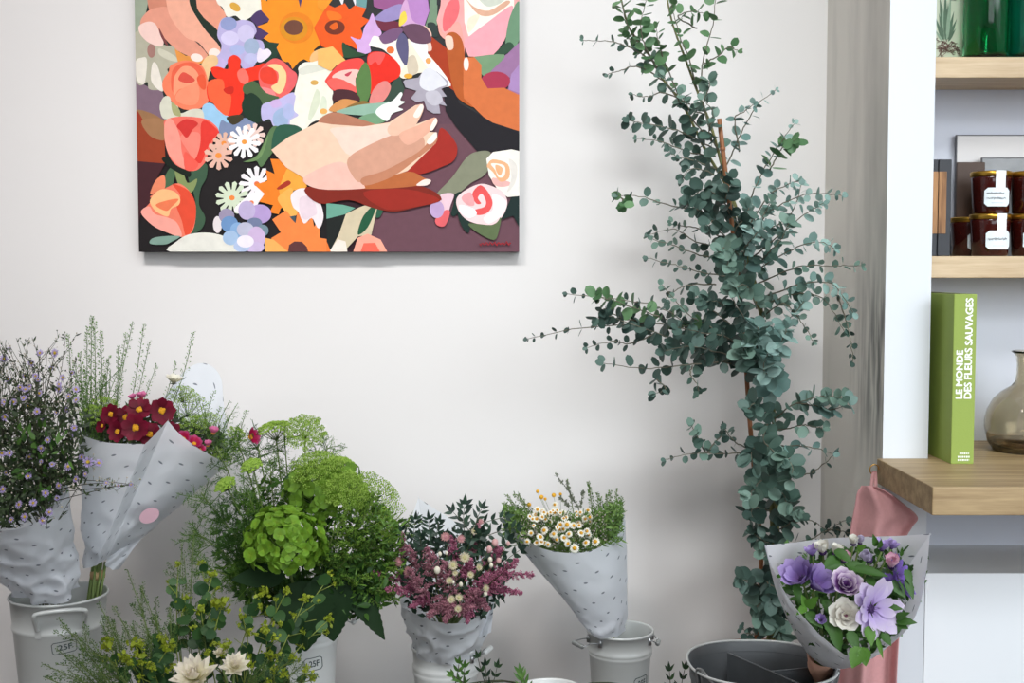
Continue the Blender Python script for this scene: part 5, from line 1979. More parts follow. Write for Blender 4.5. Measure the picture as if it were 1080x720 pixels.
asters = [(58, 372, 2.12, 13), (33, 383, 2.16, 10), (4, 378, 2.15, 11), (10, 368, 2.2, 8), (30, 428, 2.12, 11), (5, 440, 2.1, 11), (2, 478, 2.08, 12), (93, 487, 2.04, 13), (104, 488, 2.06, 12), (86, 482, 2.08, 10),
          (112, 509, 2.02, 6), (125, 512, 2.02, 6), (138, 511, 2.02, 6), (26, 545, 2.0, 12), (35, 530, 2.0, 11), (45, 549, 2.0, 11), (20, 532, 2.02, 10), (52, 540, 2.01, 9), (10, 478, 2.06, 9), (14, 424, 2.12, 10),
          (66, 398, 2.14, 9), (76, 393, 2.16, 8), (42, 372, 2.18, 9), (22, 410, 2.16, 9), (62, 410, 2.14, 10), (44, 440, 2.12, 8), (8, 400, 2.14, 9), (72, 492, 2.05, 10), (80, 505, 2.04, 10), (62, 512, 2.04, 9),
          (48, 520, 2.02, 9), (70, 432, 2.16, 8), (60, 525, 2.03, 8), (12, 548, 2.02, 9), (3, 516, 2.04, 10), (30, 502, 2.05, 9), (75, 460, 2.1, 8), (-6, 455, 2.1, 10), (-10, 500, 2.08, 11), (90, 500, 2.03, 8), (54, 388, 2.16, 7), (26, 396, 2.17, 8)]
for i in range(34):
    asters.append((R(-20, 82), R(385, 500), R(2.03, 2.12), R(6, 10)))
pet = proto('aster_petals', bloom(15, .0042, .00125, .12, .22, strap, 1, .15, -.05, .1, 3), m_aster_pet)
cen = proto('aster_center', dome(.0016, .7, 14, .3), m_aster_cen)
for x, y, D, s in asters:
    p = P(x, y, D)
    t0 = base.lerp(P(45, 520, 2.12), R(.5, 1.2))
    pts = spray_stem(ms, t0, p, .0009, .06, 10, 4)
    ax = (Vector((R(-.6, .6), -1, R(-.1, .8)))).normalized()
    inst('aster_bloom', pet, ta, p, ax, s / 7.4 * R(.9, 1.15), R(0, 6), [('flower_center', cen)])
    for i in range(9):
        q, d = along(pts, R(.35, .97))
        leaf(ml, q, (d + rdir() * 1.2), rdir(.3), R(.008, .018), R(.0022, .005), lance, 4, R(-.2, .2), .2)
    for i in range(3):
        q, d = along(pts, R(.6, 1))
        q2 = q + (d + rdir()).normalized() * R(.008, .02)
        ms.add([q, q2, q2 + Vector((.0005, 0, 0)), q + Vector((.0005, 0, 0))], [(0, 1, 2, 3)])
        sphere(mbuds, q2, R(.0012, .0021), 6, 4)


def zoneA():
    while True:
        x, y = R(-30, 92), R(395, 560)
        if y > 400 + max(0, (x - 50)) * .6 and (y < 555 - max(0, x - 15) * .75) and R(0, 1) < (.04 + (y - 405) / 120):
            return P(x, y, R(2.06, 2.26))


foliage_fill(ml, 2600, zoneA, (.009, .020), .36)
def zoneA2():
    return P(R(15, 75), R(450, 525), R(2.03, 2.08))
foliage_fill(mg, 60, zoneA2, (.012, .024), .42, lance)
for i in range(70):                                   # thin bare twigs sticking out at the top
    a = P(R(-20, 70), R(440, 500), 2.14)
    b = P(R(-15, 82), R(352, 430), R(2.1, 2.22))
    pts = spray_stem(ms, a, b, .0007, .1, 8, 4)
    for k in range(7):
        q, d = along(pts, R(.45, 1))
        q2 = q + (d + rdir()).normalized() * R(.004, .014)
        ms.add([q, q2, q2 + Vector((.0005, 0, 0)), q + Vector((.0005, 0, 0))], [(0, 1, 2, 3)])
        sphere(mbuds if R(0, 1) < .4 else ml, q2, R(.0009, .0018), 5, 4)
        leaf(ml, q, (d + rdir()), rdir(.3), R(.005, .012), R(.002, .0035), lance, 3)
# the twig reaching out over the cosmos paper
pts = spray_stem(ms, P(55, 505, 2.1), P(142, 511, 2.02), .0008, .02, 10, 4)
for i in range(26):
    q, d = along(pts, R(.3, 1))
    q2 = q + (d + rdir() * 1.3).normalized() * R(.003, .011)
    ms.add([q, q2, q2 + Vector((.0005, 0, 0)), q + Vector((.0005, 0, 0))], [(0, 1, 2, 3)])
    sphere(mbuds, q2, R(.001, .0018), 5, 4)
for i in range(16):
    tube(ms, [P(50 + R(-14, 14), 632, 2.24 + R(-.03, .03)), Vector((cA[0] + R(-.03, .03), cA[1] + R(-.03, .03), .03))], .0016, sides=5)
obj('stem', ms, m_stem_dark, ta)['kind'] = 'stuff'
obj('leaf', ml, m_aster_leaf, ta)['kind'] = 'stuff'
o = obj('green_leaf', mg, m_aster_leaf_green, ta)
o['kind'] = 'stuff'
obj('flower_bud', mbuds, m_bud_pale, ta)['kind'] = 'stuff'

# ------------------------------------------------------------------ cosmos bouquet behind it
m_cos = petal_mat('cosmos_petal', [(0, (70, 4, 22)), (.5, (106, 10, 38)), (1, (122, 16, 48))], jitter=.2)
m_cos_mag = petal_mat('cosmos_petal_magenta', [(0, (150, 16, 60)), (.6, (176, 20, 74)), (1, (190, 90, 140))])
m_cos_pink = petal_mat('cosmos_petal_pink', [(0, (200, 90, 140)), (1, (224, 132, 176))])
m_cos_cen = plain('cosmos_disc', (216, 158, 28), .8, noise_amt=.3, scale=300)
m_white_pet = petal_mat('cream_petal', [(0, (206, 206, 170)), (1, (238, 234, 224))])
m_spire = foliage('spire_pods', (70, 112, 46), (126, 164, 84), trans=.25)
m_spire_stem = plain('spire_stem', (92, 118, 66), .6)
m_umb = foliage('umbel_bud', (116, 156, 44), (172, 204, 92), trans=.2)
m_fennel = foliage('fennel_thread', (66, 106, 44), (120, 156, 78), trans=.3)
m_sticker = plain('pink_sticker', (226, 184, 198), .5)
tb = root('cosmos_bouquet', 'bouquet of dark red cosmos in pointed dashed paper leaning right', 'bouquet', (P(100, 610, 2.28).x, 2.28, .02))
FB = (99, 601, 2.29)
ringB = [((83, 456, 2.28), (91, 598, 2.29)), ((110, 466, 2.23), (94, 599, 2.27)), ((148, 468, 2.202), (100, 597, 2.255)), ((154, 467, 2.20), (104, 594.5, 2.255)), ((166, 455, 2.206), (109, 591, 2.26)), ((177, 443.5, 2.212), (113, 588.5, 2.262)), ((178, 444.5, 2.212), (114, 588, 2.262)), ((188, 456, 2.217), (118, 585, 2.268)),
         ((204, 469, 2.22), (124, 581, 2.28)), ((224, 481, 2.24), (134, 576, 2.30)), ((241, 487, 2.28), (144, 571, 2.33)), ((241, 470, 2.36), (146, 570, 2.36)), ((236, 425, 2.43), (135, 575, 2.37)), ((232, 396, 2.45), (128, 580, 2.38)), ((216, 383, 2.455), (122, 584, 2.38)), ((196, 390, 2.45), (115, 588, 2.38)),
         ((170, 420, 2.42), (108, 592, 2.37)), ((130, 440, 2.39), (100, 595, 2.36)), ((100, 450, 2.34), (94, 597, 2.33))]
wrap('paper_wrap', tb, ringB, m_paper, 190, 34, .003, .007, seed=9, low=.45)
mb = MB()                                            # the paper's loose tail at the foot
gp = []
for j in range(9):
    for i in range(7):
        a = P(112 + i * 1.2, 586 + j * 1.6, 2.275).lerp(P(150 - j * 3.2, 566 + j * 4.4, 2.30), i / 6)
        a.y += .006 * math.sin(i * 1.3 + j * .9)
        gp.append(a)
mb.add(gp, [(j * 7 + i, j * 7 + i + 1, (j + 1) * 7 + i + 1, (j + 1) * 7 + i) for j in range(8) for i in range(6)], 0, [(i * .006, j * .006) for j in range(9) for i in range(7)])
obj('paper_tail', mb, m_paper, tb)
# pink oval sticker on the paper: lies on the front panel
def on_panel(px, py, up=.002):
    """a point just in front of the cosmos paper's front"""
    f = (py - 466) / (590 - 466)
    return P(px, py, 2.213 + (2.262 - 2.213) * f - .008 - up)
mb = MB()
oc = []
for k in range(28):
    a = 2 * PI * k / 28
    oc.append(on_panel(157.5 + 10.5 * math.cos(a), 543.5 + 8 * math.sin(a) - 2.6 * math.cos(a)))
cc = on_panel(157.5, 543.5)
mb.add([cc] + oc, [(0, 1 + i, 1 + (i + 1) % 28) for i in range(28)])
obj('sticker', mb, m_sticker, tb)
# flowers
cosp = proto('cosmos_petals', bloom(8, .021, .0145, .18, .05, petal_shape, 1, .12, .06, .12, 6, .03), m_cos)
cosm = proto('cosmos_petals', bloom(8, .019, .014, .5, .06, petal_shape, 1, .14, .1, .1, 6, .03), m_cos_mag)
cosk = proto('cosmos_petals', bloom(8, .018, .013, .95, .12, petal_shape, 1, .14, .1, .1, 6, .03), m_cos_pink)
cosc = proto('cosmos_center', dome(.0052, .55, 40, .2), m_cos_cen)
ms, mp_, mu, mf = MB(), MB(), MB(), MB()
footB = P(104, 590, 2.31)
BC = [(117, 437, 2.27, cosp, 1.0, (-.35, -1, .25)), (147, 432, 2.26, cosp, 1.15, (0, -1, .75)), (143, 451, 2.235, cosp, 1.25, (0, -1, .2)), (171, 433, 2.27, cosp, 1.2, (.3, -1, .1)), (124, 455, 2.25, cosp, .95, (-.2, -1, .3)),
      (158, 458, 2.245, cosp, 1.1, (.1, -1, .4)), (133, 440, 2.29, cosp, 1.1, (-.1, -1, .4)), (180, 455, 2.26, cosp, .9, (.5, -.8, .2)), (108, 449, 2.27, cosp, .7, (-.5, -.8, .4)),
      (194, 463, 2.24, cosm, .9, (.1, -1, .3)), (205, 468, 2.24, cosm, .85, (.3, -.6, .7)), (211, 474, 2.24, cosm, .6, (.5, -.5, .8)), (149, 420, 2.31, cosk, .75, (.1, -.3, 1)), (140, 421, 2.31, cosk, .6, (-.1, -.3, 1)), (225, 457, 2.27, cosk, .75, (.2, -.2, 1)), (219, 470, 2.26, cosk, .6, (.2, -.3, 1)),
      (264, 461, 2.24, cosm, 1.0, (.9, -.35, .3))]
for x, y, D, me, s, ax in BC:
    p = P(x, y, D)
    spray_stem(ms, footB, p - Vector(ax).normalized() * .004, .0011, .03, 10, 4)
    inst('cosmos_bloom', me, tb, p, ax, s, R(0, 6), [('flower_center', cosc)])
wh = proto('white_petals', bloom(9, .014, .009, .9, .12, petal_shape, 2, .15, -.15, .1, 5, .03), m_white_pet)
p = P(183, 404, 2.31)
inst('white_bloom', wh, tb, p, (.2, -.25, 1), 1.35, 0)
spray_stem(ms, footB, p, .001, .02, 10, 4)
calyx = MB()
for k in range(12):
    a = 2 * PI * k / 12
    leaf(calyx, p - Vector((0, 0, .003)), (math.cos(a), math.sin(a), .35), (0, 0, 1), .010, .003, lance, 3)
obj('calyx', calyx, m_aster_leaf, tb)
# spires of pods standing up behind
for x, y, D, n in [(72, 353, 2.33, 110), (97, 334, 2.33, 150), (106, 350, 2.31, 150), (92, 345, 2.35, 130), (100, 340, 2.37, 120), (133, 352, 2.36, 90), (140, 340, 2.34, 80), (152, 342, 2.34, 80), (158, 360, 2.36, 70), (125, 365, 2.36, 80), (204, 350, 2.38, 44), (186, 382, 2.38, 40), (84, 372, 2.33, 110), (115, 376, 2.33, 120), (78, 380, 2.31, 110), (165, 385, 2.36, 60), (226, 412, 2.36, 40), (260, 433, 2.34, 50), (110, 395, 2.31, 120), (90, 390, 2.3, 120), (240, 440, 2.33, 60), (232, 430, 2.36, 50)]:
    b = P(x, y, D)
    a = b.lerp(footB, .62) if x < 180 else P(x - 25, y + 85, 2.33)
    pod_sprig(ms, mp_, a, b, n, .00125, .013, .03, True, .0009, .12)
# green umbels and thread leaves
for x, y, D, r in [(202, 422, 2.33, 22), (215, 440, 2.31, 16), (100, 432, 2.28, 14), (112, 424, 2.29, 15), (205, 444, 2.28, 16), (240, 470, 2.29, 18), (195, 412, 2.35, 15), (228, 482, 2.28, 14), (250, 455, 2.32, 12)]:
    umbel(ms, mu, P(x, y, D), (R(-.2, .5), -.5, .8), px2m(r, D), 24, 12, .5, .00115)
for i in range(26):
    a = P(R(185, 235), R(455, 490), R(2.27, 2.36))
    b = P(R(188, 268), R(418, 480), R(2.27, 2.38))
    feather(mf, a, b, .022, 12, 7, .0008)
for i in range(40):
    a = P(R(85, 120), R(455, 470), R(2.28, 2.34))
    b = P(R(72, 130), R(385, 450), R(2.27, 2.36))
    feather(mf, a, b, .018, 12, 7, .0009)
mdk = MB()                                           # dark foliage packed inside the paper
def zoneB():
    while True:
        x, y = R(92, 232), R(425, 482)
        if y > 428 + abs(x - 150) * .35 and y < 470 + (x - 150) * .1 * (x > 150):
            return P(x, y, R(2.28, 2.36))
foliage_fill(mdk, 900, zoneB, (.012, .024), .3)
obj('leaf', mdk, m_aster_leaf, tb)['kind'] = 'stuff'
# stems below the paper, in the bucket
mst = MB()
for i in range(16):
    a = P(103 + R(-10, 9), 592 + R(0, 4), 2.30 + R(-.02, .03))
    b = Vector((cA[0] + R(-.01, .03), cA[1] + R(-.02, .03), .03))
    tube(mst, [a, a.lerp(b, .5), b], .0022, sides=6)
obj('stem', mst, m_stem, tb)['kind'] = 'stuff'
mk = MB()
kc = P(103, 606, 2.30)
kd = (P(103, 606, 2.30) - P(110, 590, 2.30)).normalized()
lathe(mk, [(.010, -.008), (.0135, -.006), (.0145, 0), (.0135, .006), (.010, .008)], kc, 24)
obj('binding', mk, plain('raffia', (186, 156, 112), .8, noise_amt=.3, scale=200), tb)
obj('flower_stem', ms, m_spire_stem, tb)['kind'] = 'stuff'
obj('seed_pod', mp_, m_spire, tb)['kind'] = 'stuff'
obj('umbel_bud', mu, m_umb, tb)['kind'] = 'stuff'
obj('thread_leaf', mf, m_fennel, tb)['kind'] = 'stuff'
# ------------------------------------------------------------------ green hydrangeas, umbels and foliage in the middle bucket
m_hyd = petal_mat('hydrangea_petal', [(0, (128, 160, 48)), (.6, (112, 156, 46)), (1, (134, 174, 66))], jitter=.28, trans=.3)
m_hyd_old = petal_mat('hydrangea_petal_deep', [(0, (110, 146, 46)), (1, (104, 142, 52))], jitter=.25, trans=.3)
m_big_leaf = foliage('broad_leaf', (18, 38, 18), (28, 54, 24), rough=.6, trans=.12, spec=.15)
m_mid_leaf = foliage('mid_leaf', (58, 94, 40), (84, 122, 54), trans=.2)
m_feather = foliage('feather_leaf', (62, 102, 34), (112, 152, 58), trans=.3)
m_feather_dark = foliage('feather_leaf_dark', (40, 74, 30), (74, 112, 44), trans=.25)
m_green_bead = foliage('green_bud', (92, 132, 40), (140, 178, 72), trans=.2)
footC = Vector((cC[0], cC[1], .03))


def in_bucket(c, r, z=.03):
    a, q = R(0, 6.28), math.sqrt(R(0, 1)) * r
    return Vector((c[0] + q * math.cos(a), c[1] + q * math.sin(a), z))


def neck(c, r, h, to):
    """where a stem crosses the bucket's mouth on its way to 'to'"""
    d = Vector((to.x - c[0], to.y - c[1], 0))
    d = d.normalized() * r * .7 if d.length > 1e-6 else d
    return Vector((c[0] + d.x, c[1] + d.y, h))


def stalk(mb, c, r, h, to, w=.0022, sides=6):
    a = in_bucket(c, r * .5)
    n = neck(c, r, h, to)
    pts = catmull([a, n, n.lerp(to, .5) + Vector((0, 0, .01)), to], 18)
    tube(mb, pts, w, w * .7, sides)
    return pts


tc_ = root('hydrangea_bouquet', 'big green bouquet of hydrangeas, lacy umbels and fennel in the middle white bucket', 'bouquet', footC)


def hydrangea(px, py, D, rpx, label, mat, n=120, squash=.85, leaves=()):
    c = P(px, py, D)
    r = px2m(rpx, D)
    mb = MB()
    for i in range(n):
        z = 1 - 1.55 * (i + .5) / n
        a = i * 2.39996 + R(-.2, .2)
        q = math.sqrt(max(0, 1 - z * z))
        o = Vector((q * math.cos(a), q * math.sin(a), z))
        p = c + Vector((o.x * r, o.y * r, o.z * r * squash)) * R(.80, 1.05)
        ax = (o + rdir() * .55).normalized()
        u, v = frame_of(ax)
        s = px2m(7.6, D) * R(.75, 1.2)
        ph = R(0, 1.5)
        for k in range(4):
            an = ph + k * PI / 2
            d = (u * math.cos(an) + v * math.sin(an)) * math.cos(.25) + ax * math.sin(.25)
            leaf(mb, p, d, ax, s, s * R(.95, 1.15), petal_shape, 5, R(-.25, .05), .18)
    t = obj('hydrangea_head', mb, mat, tc_)
    t['label'] = label
    mb = MB()
    stalk(mb, cC, rC1, hC, c - Vector((0, 0, r * .3)), .003)
    for i in range(26):
        z = 1 - 1.5 * i / 26
        a = i * 2.4
        q = math.sqrt(max(0, 1 - z * z))
        tube(mb, [c - Vector((0, 0, r * .4)), c + Vector((q * math.cos(a), q * math.sin(a), z * squash)) * r * .85], .0009, .0006, 4)
    obj('stem', mb, m_stem, t)
    for lf in leaves:
        (x, y, d0), (x2, y2, d2), W, te_ = lf
        mb = MB()
        a, b = P(x, y, d0), P(x2, y2, d2)
        d = b - a
        leaf(mb, a, d, Vector((.15, -1, .35)), d.length, px2m(W, d0), lambda q: math.sin(PI * q ** .7) ** .8, 26, -.12, .14, 0, .13 * (te_ == 1), .02)
        tube(mb, [a, a - d * .12 + Vector((0, .02, .01))], .0015, sides=5)
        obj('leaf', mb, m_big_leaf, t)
    return t


hydrangea(301, 572, 2.10, 42, 'lime green hydrangea head lowest and nearest in the white bucket', m_hyd, 190, .92,
          [((318, 612, 2.10), (322, 686, 2.06), 62, 1), ((342, 604, 2.11), (352, 676, 2.08), 50, 1), ((300, 606, 2.12), (247, 610, 2.06), 25, .4)])
hydrangea(343, 520, 2.18, 44, 'green hydrangea head higher and partly hidden behind the lacy umbels', m_hyd_old, 170, .75,
          [((362, 600, 2.14), (405, 672, 2.08), 26, 1), ((372, 604, 2.15), (382, 650, 2.10), 34, 1)])

# lacy umbels
UM = [(322, 452, 2.22, 21, (.15, -.8, .6), 'round lacy green umbel standing highest against the wall'),
      (287, 446, 2.26, 18, (-.2, -.15, 1), 'small lacy umbel seen edge-on left of the highest one'),
      (334, 487, 2.14, 27, (.0, -.55, .85), 'lacy umbel spread in front of the upper hydrangea'),
      (362, 484, 2.20, 14, (.3, -.2, 1), 'tiny lacy umbel tucked right of the broad front umbel'),
      (398, 520, 2.17, 35, (.55, -.55, .7), 'largest lacy umbel arching right over the bouquet of astilbe'),
      (366, 512, 2.11, 24, (.1, -.7, .7), 'lacy umbel in the middle of the green cluster'),
      (412, 552, 2.18, 20, (.9, -.3, .5), 'lacy umbel drooping on the right below the largest one'),
      (264, 488, 2.18, 11, (-.2, -.5, .8), 'little lacy umbel left among thread-leaved fennel'),
      (236, 508, 2.16, 11, (-.3, -.5, .8), 'little lacy umbel nearest to the cosmos paper')]
for x, y, D, rp, ax, lb in UM:
    ms, mu = MB(), MB()
    ax = Vector(ax).normalized()
    top = P(x, y, D)
    r = px2m(rp, D)
    umbel(ms, mu, top, ax, r, int(24 + rp * .8), 20, .4, .00150)
    stalk(ms, cC, rC1, hC, top - ax * r * 1.1, .0018)
    t = obj('lace_umbel', mu, m_umb, tc_)
    obj('stem', ms, m_stem, t)

# fennel: thread-leaved stems, left; feathery goldenrod foliage, right
FN = [(228, 470, 2.22), (212, 520, 2.2), (250, 462, 2.26), (272, 470, 2.24), (300, 462, 2.28), (205, 560, 2.18), (232, 545, 2.16), (262, 520, 2.17), (285, 500, 2.22), (242, 580, 2.14), (222, 600, 2.13), (345, 470, 2.26), (262, 560, 2.15)]
for i, (x, y, D) in enumerate(FN):
    ms, mf = MB(), MB()
    tip = P(x, y, D)
    pts = stalk(ms, cC, rC1, hC, tip, .0016)
    for k in range(22):
        p, d = along(pts, R(.5, 1))
        q = p + (rdir(.25) + d * .5).normalized() * R(.025, .05)
        feather(mf, p, q, .024, 13, 8, .0012)
    t = obj('fennel_frond', mf, m_feather if i % 3 else m_feather_dark, tc_)
    obj('stem', ms, m_stem, t)
GR = [(420, 560, 2.18), (425, 590, 2.16), (408, 600, 2.13), (392, 575, 2.10), (372, 560, 2.09), (410, 575, 2.14), (385, 545, 2.10), (365, 590, 2.08), (352, 560, 2.09), (400, 620, 2.11), (395, 540, 2.14), (425, 540, 2.2), (378, 610, 2.1)]
for i, (x, y, D) in enumerate(GR):
    ms, mp2, ml = MB(), MB(), MB()
    tip = P(x, y, D)
    pts = stalk(ms, cC, rC1, hC, tip, .0016)
    for k in range(10):
        p, d = along(pts, R(.55, .98))
        q = p + (rdir(.1) + d * .9 + Vector((.5, -.3, 0))).normalized() * R(.03, .06)
        plume(ms, mp2, p, q, .013, 22, 10, .0012, .1)
        for j in range(10):
            pp = p.lerp(q, R(0, 1))
            leaf(ml, pp, (rdir() + d).normalized(), rdir(.5), R(.010, .018), .003, lance, 3)
    t = obj('goldenrod_spray', mp2, m_feather if i % 2 else m_green_bead, tc_)
    obj('stem', ms, m_stem, t)
    obj('leaf', ml, m_feather_dark, t)
mfl, mfd = MB(), MB()


def zoneC(x0, x1, y0, y1, d0, d1):
    def f():
        while True:
            x, y = R(x0, x1), R(y0, y1)
            u, w = (x - (x0 + x1) / 2) / (x1 - x0) * 2, (y - (y0 + y1) / 2) / (y1 - y0) * 2
            if u * u + w * w < 1:
                return P(x, y, R(d0, d1))
    return f


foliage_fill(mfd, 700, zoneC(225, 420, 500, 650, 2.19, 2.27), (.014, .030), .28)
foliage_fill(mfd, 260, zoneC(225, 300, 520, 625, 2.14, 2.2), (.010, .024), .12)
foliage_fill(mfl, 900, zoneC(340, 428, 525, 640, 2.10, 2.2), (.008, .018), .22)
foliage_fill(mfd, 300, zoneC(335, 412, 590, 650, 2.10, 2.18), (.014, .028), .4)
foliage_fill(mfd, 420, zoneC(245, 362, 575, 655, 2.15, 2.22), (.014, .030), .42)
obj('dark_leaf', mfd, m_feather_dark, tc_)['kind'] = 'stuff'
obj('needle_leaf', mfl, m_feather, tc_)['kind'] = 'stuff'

# ------------------------------------------------------------------ bupleurum, pods and a cream dahlia at the bottom left
m_bup_leaf = foliage('bupleurum_leaf', (34, 66, 36), (74, 112, 58), trans=.22)
m_bup_fl = foliage('bupleurum_flower', (128, 148, 32), (180, 192, 66), trans=.3)
m_bup_stem = plain('bupleurum_stem', (128, 142, 60), .6, noise_amt=.2)
BU = [(212, 594, 2.02, 4), (196, 630, 1.98, 5), (234, 638, 1.93, 9), (212, 644, 1.94, 6), (302, 624, 1.96, 5), (322, 632, 1.97, 6), (281, 666, 1.92, 8), (238, 681, 1.88, 7), (219, 689, 1.88, 5), (286, 692, 1.90, 6), (309, 694, 1.88, 5), (348, 652, 1.99, 6), (276, 626, 1.98, 7), (348, 607, 2.03, 4),
      (116, 679, 1.88, 8), (143, 682, 1.87, 8), (148, 692, 1.86, 7), (131, 695, 1.86, 6), (178, 683, 1.88, 8), (170, 672, 1.90, 5), (188, 595, 2.0, 4), (256, 650, 1.95, 5), (224, 606, 2.0, 5), (300, 712, 1.86, 6), (330, 716, 1.87, 6), (262, 700, 1.86, 6), (160, 704, 1.84, 6)]
footH = Vector((cH[0], cH[1], .03))
th_ = root('dahlia_bouquet', 'low bouquet of yellow-green bupleurum, pennycress and cream dahlias at the bottom edge', 'bouquet', footH)
for i, (x, y, D, s) in enumerate(BU):
    ms, ml, mf = MB(), MB(), MB()
    tip = P(x, y, D)
    base_ = in_bucket(cH, rH1 * .6)
    nk = neck(cH, rH1, hH, tip)
    mid = nk.lerp(tip, .55) + Vector((R(-.02, .02), R(-.015, .015), .015))
    pts = catmull([base_, nk, mid, tip], 22)
    tube(ms, pts, .0015, .0008, 5)
    for k in range(random.randint(10, 15)):
        p, d = along(pts, R(.48, .95))
        L = px2m(R(9, 17), D)
        leaf(ml, p, (rdir(.1) + d * .3).normalized(), Vector((R(-.6, .6), -1, R(.0, .9))), L, L * R(.7, .95), oval, 6, R(-.15, .15), .2)
    ends = [tip]
    for k in range(3):
        p, d = along(pts, R(.72, .9))
        q = p + (d + rdir() * .8).normalized() * R(.018, .035)
        tube(ms, [p, q], .0008, .0005, 4)
        if k < 2:
            ends.append(q)
    for e_, s2 in zip(ends, (s * 1.25, s * .8, s * .8)):
        ss = px2m(s2, D)
        for k in range(16):
            o = (rdir(.5) + Vector((0, -.4, 0))).normalized()
            q = e_ + o * ss * R(.2, .9)
            leaf(mf, q, rdir(.2), o, ss * R(.5, .8), ss * R(.4, .6), oval, 3, 0, .2)
            bead(mf, q + o * .001, ss * .16)
    t = obj('bupleurum_stem', ms, m_bup_stem, th_)
    obj('foliage', ml, m_bup_leaf, t)
    obj('blossom', mf, m_bup_fl, t)
# seed-pod sprigs
PS = [(134, 600, 1.98), (106, 655, 1.92), (62, 652, 1.9), (45, 700, 1.84), (78, 668, 1.9), (96, 676, 1.88), (150, 640, 1.94), (160, 672, 1.9), (192, 572, 2.04), (194, 584, 2.02), (205, 560, 2.06), (120, 640, 1.94), (60, 684, 1.87), (85, 700, 1.84), (100, 702, 1.84), (118, 662, 1.9), (180, 640, 1.95), (76, 690, 1.86), (72, 706, 1.83), (48, 714, 1.83), (110, 690, 1.85), (140, 660, 1.9), (128, 712, 1.82), (165, 650, 1.93), (300, 690, 1.86), (270, 712, 1.84), (320, 700, 1.86), (215, 660, 1.93), (104, 636, 1.95), (148, 618, 1.97)]
m_pod = foliage('seed_pod_green', (52, 84, 40), (108, 142, 76), trans=.25)
for i, (x, y, D) in enumerate(PS):
    ms, mp_ = MB(), MB()
    tip = P(x, y, D)
    base_ = in_bucket(cH, rH1 * .6)
    nk = neck(cH, rH1, hH, tip)
    pts = catmull([base_, nk, nk.lerp(tip, .5) + Vector((R(-.01, .01), R(-.01, .01), .02)), tip], 22)
    tube(ms, pts, .0013, .0006, 4)
    for k in range(5):
        p, d = along(pts, R(.55, .86))
        q = p + (d + rdir() * .7).normalized() * R(.03, .055)
        pod_sprig(ms, mp_, p, q, 22, .0011, .009, .06, True, .0005, .1)
    p, d = along(pts, .62)
    pod_sprig(ms, mp_, p, tip, 42, .0011, .011, .02, True, .0005, .1)
    t = obj('pennycress_sprig', mp_, m_pod, th_)
    obj('stem', ms, m_stem, t)
# cream dahlia
m_dah = petal_mat('dahlia_petal', [(0, (226, 218, 150)), (.45, (246, 242, 218)), (1, (246, 236, 224))], jitter=.08, trans=.3)
for (x, y, D, s, ax, lb) in [(206, 716, 1.80, 1.0, (-.1, -.55, .85), 'large cream dahlia at the bottom edge below the bupleurum'), (247, 704, 1.83, .62, (.2, -.6, .75), 'smaller cream-white dahlia just right of the large one'), (232, 690, 1.88, .34, (0, -.3, 1), 'half-open dahlia bud above the two cream dahlias')]:
    c = P(x, y, D)
    ms = MB()
    nk = neck(cH, rH1, hH, c)
    tube(ms, catmull([in_bucket(cH, rH1 * .5), nk, c - Vector(ax).normalized() * .01], 14), .0028, .0022, 6)
    mst_ = ms
    mb = MB()
    L = .036 * s
    q = Vector(ax).normalized().to_track_quat('Z', 'Y')
    bb = bloom(10, L, L * .5, .15, .06, pointed, 6, .18, .3, .4, 7, .03, .27, .86)
    mb.add([c + q @ Vector(v) for v in bb.v], bb.f, 0, None)
    mb.uv = bb.uv
    mb.has_uv = True
    t = obj('dahlia_bloom', mb, m_dah, th_)
    t['label'] = lb
    obj('stem', mst_, m_stem, t)

# ------------------------------------------------------------------ astilbe bouquet in the cream-white bucket
m_ast = foliage('astilbe_bud', (138, 60, 92), (206, 130, 158), trans=.15)
m_ast2 = foliage('astilbe_bud_dusty', (136, 78, 96), (200, 142, 154), trans=.15)
m_astr = petal_mat('astrantia_bract', [(0, (196, 190, 150)), (.6, (206, 196, 168)), (1, (150, 140, 112))])
m_astr_p = petal_mat('astrantia_pink_bract', [(0, (206, 160, 156)), (1, (178, 128, 128))])
m_astr_c = plain('astrantia_middle', (196, 188, 140), .8, noise_amt=.3, scale=300)
m_astr_cp = plain('astrantia_pink_middle', (186, 130, 136), .8, noise_amt=.3, scale=300)
m_pist = foliage('pistacia_leaflet', (22, 42, 34), (52, 78, 60), trans=.12, spec=.5)
m_waxy = plain('white_bud', (222, 216, 196), .5, noise_amt=.08, scale=80)
m_pinkbud = plain('pink_bud', (206, 160, 158), .5, noise_amt=.12, scale=60)
td = root('astilbe_bouquet', 'bouquet of pink astilbe and pale astrantia in grey dashed paper', 'bouquet', (cD[0], cD[1], .02))
ringD = [((422, 634, 2.22), (440, 690, 2.23)), ((430, 643, 2.17), (446, 696, 2.20)), ((448, 651, 2.13), (456, 699, 2.19)), ((470, 657, 2.11), (468, 700, 2.185)), ((494, 655, 2.13), (482, 700, 2.19)), ((511, 645, 2.16), (493, 697, 2.20)), ((522, 630, 2.22), (501, 692, 2.23)),
         ((520, 605, 2.30), (500, 688, 2.27)), ((508, 578, 2.35), (494, 686, 2.29)), ((482, 552, 2.38), (484, 684, 2.30)), ((458, 536, 2.39), (474, 683, 2.305)), ((442, 525.5, 2.40), (466, 683, 2.305)), ((441, 525.5, 2.40), (465, 683, 2.305)), ((432, 555, 2.37), (454, 684, 2.30)), ((424, 600, 2.31), (444, 687, 2.27))]
wrap('paper_wrap', td, ringD, m_paper_grey, 120, 30, .004, .012, seed=17, low=.1)
mb = MB()                                           # a flap of paper and ribbon at the right
gp = []
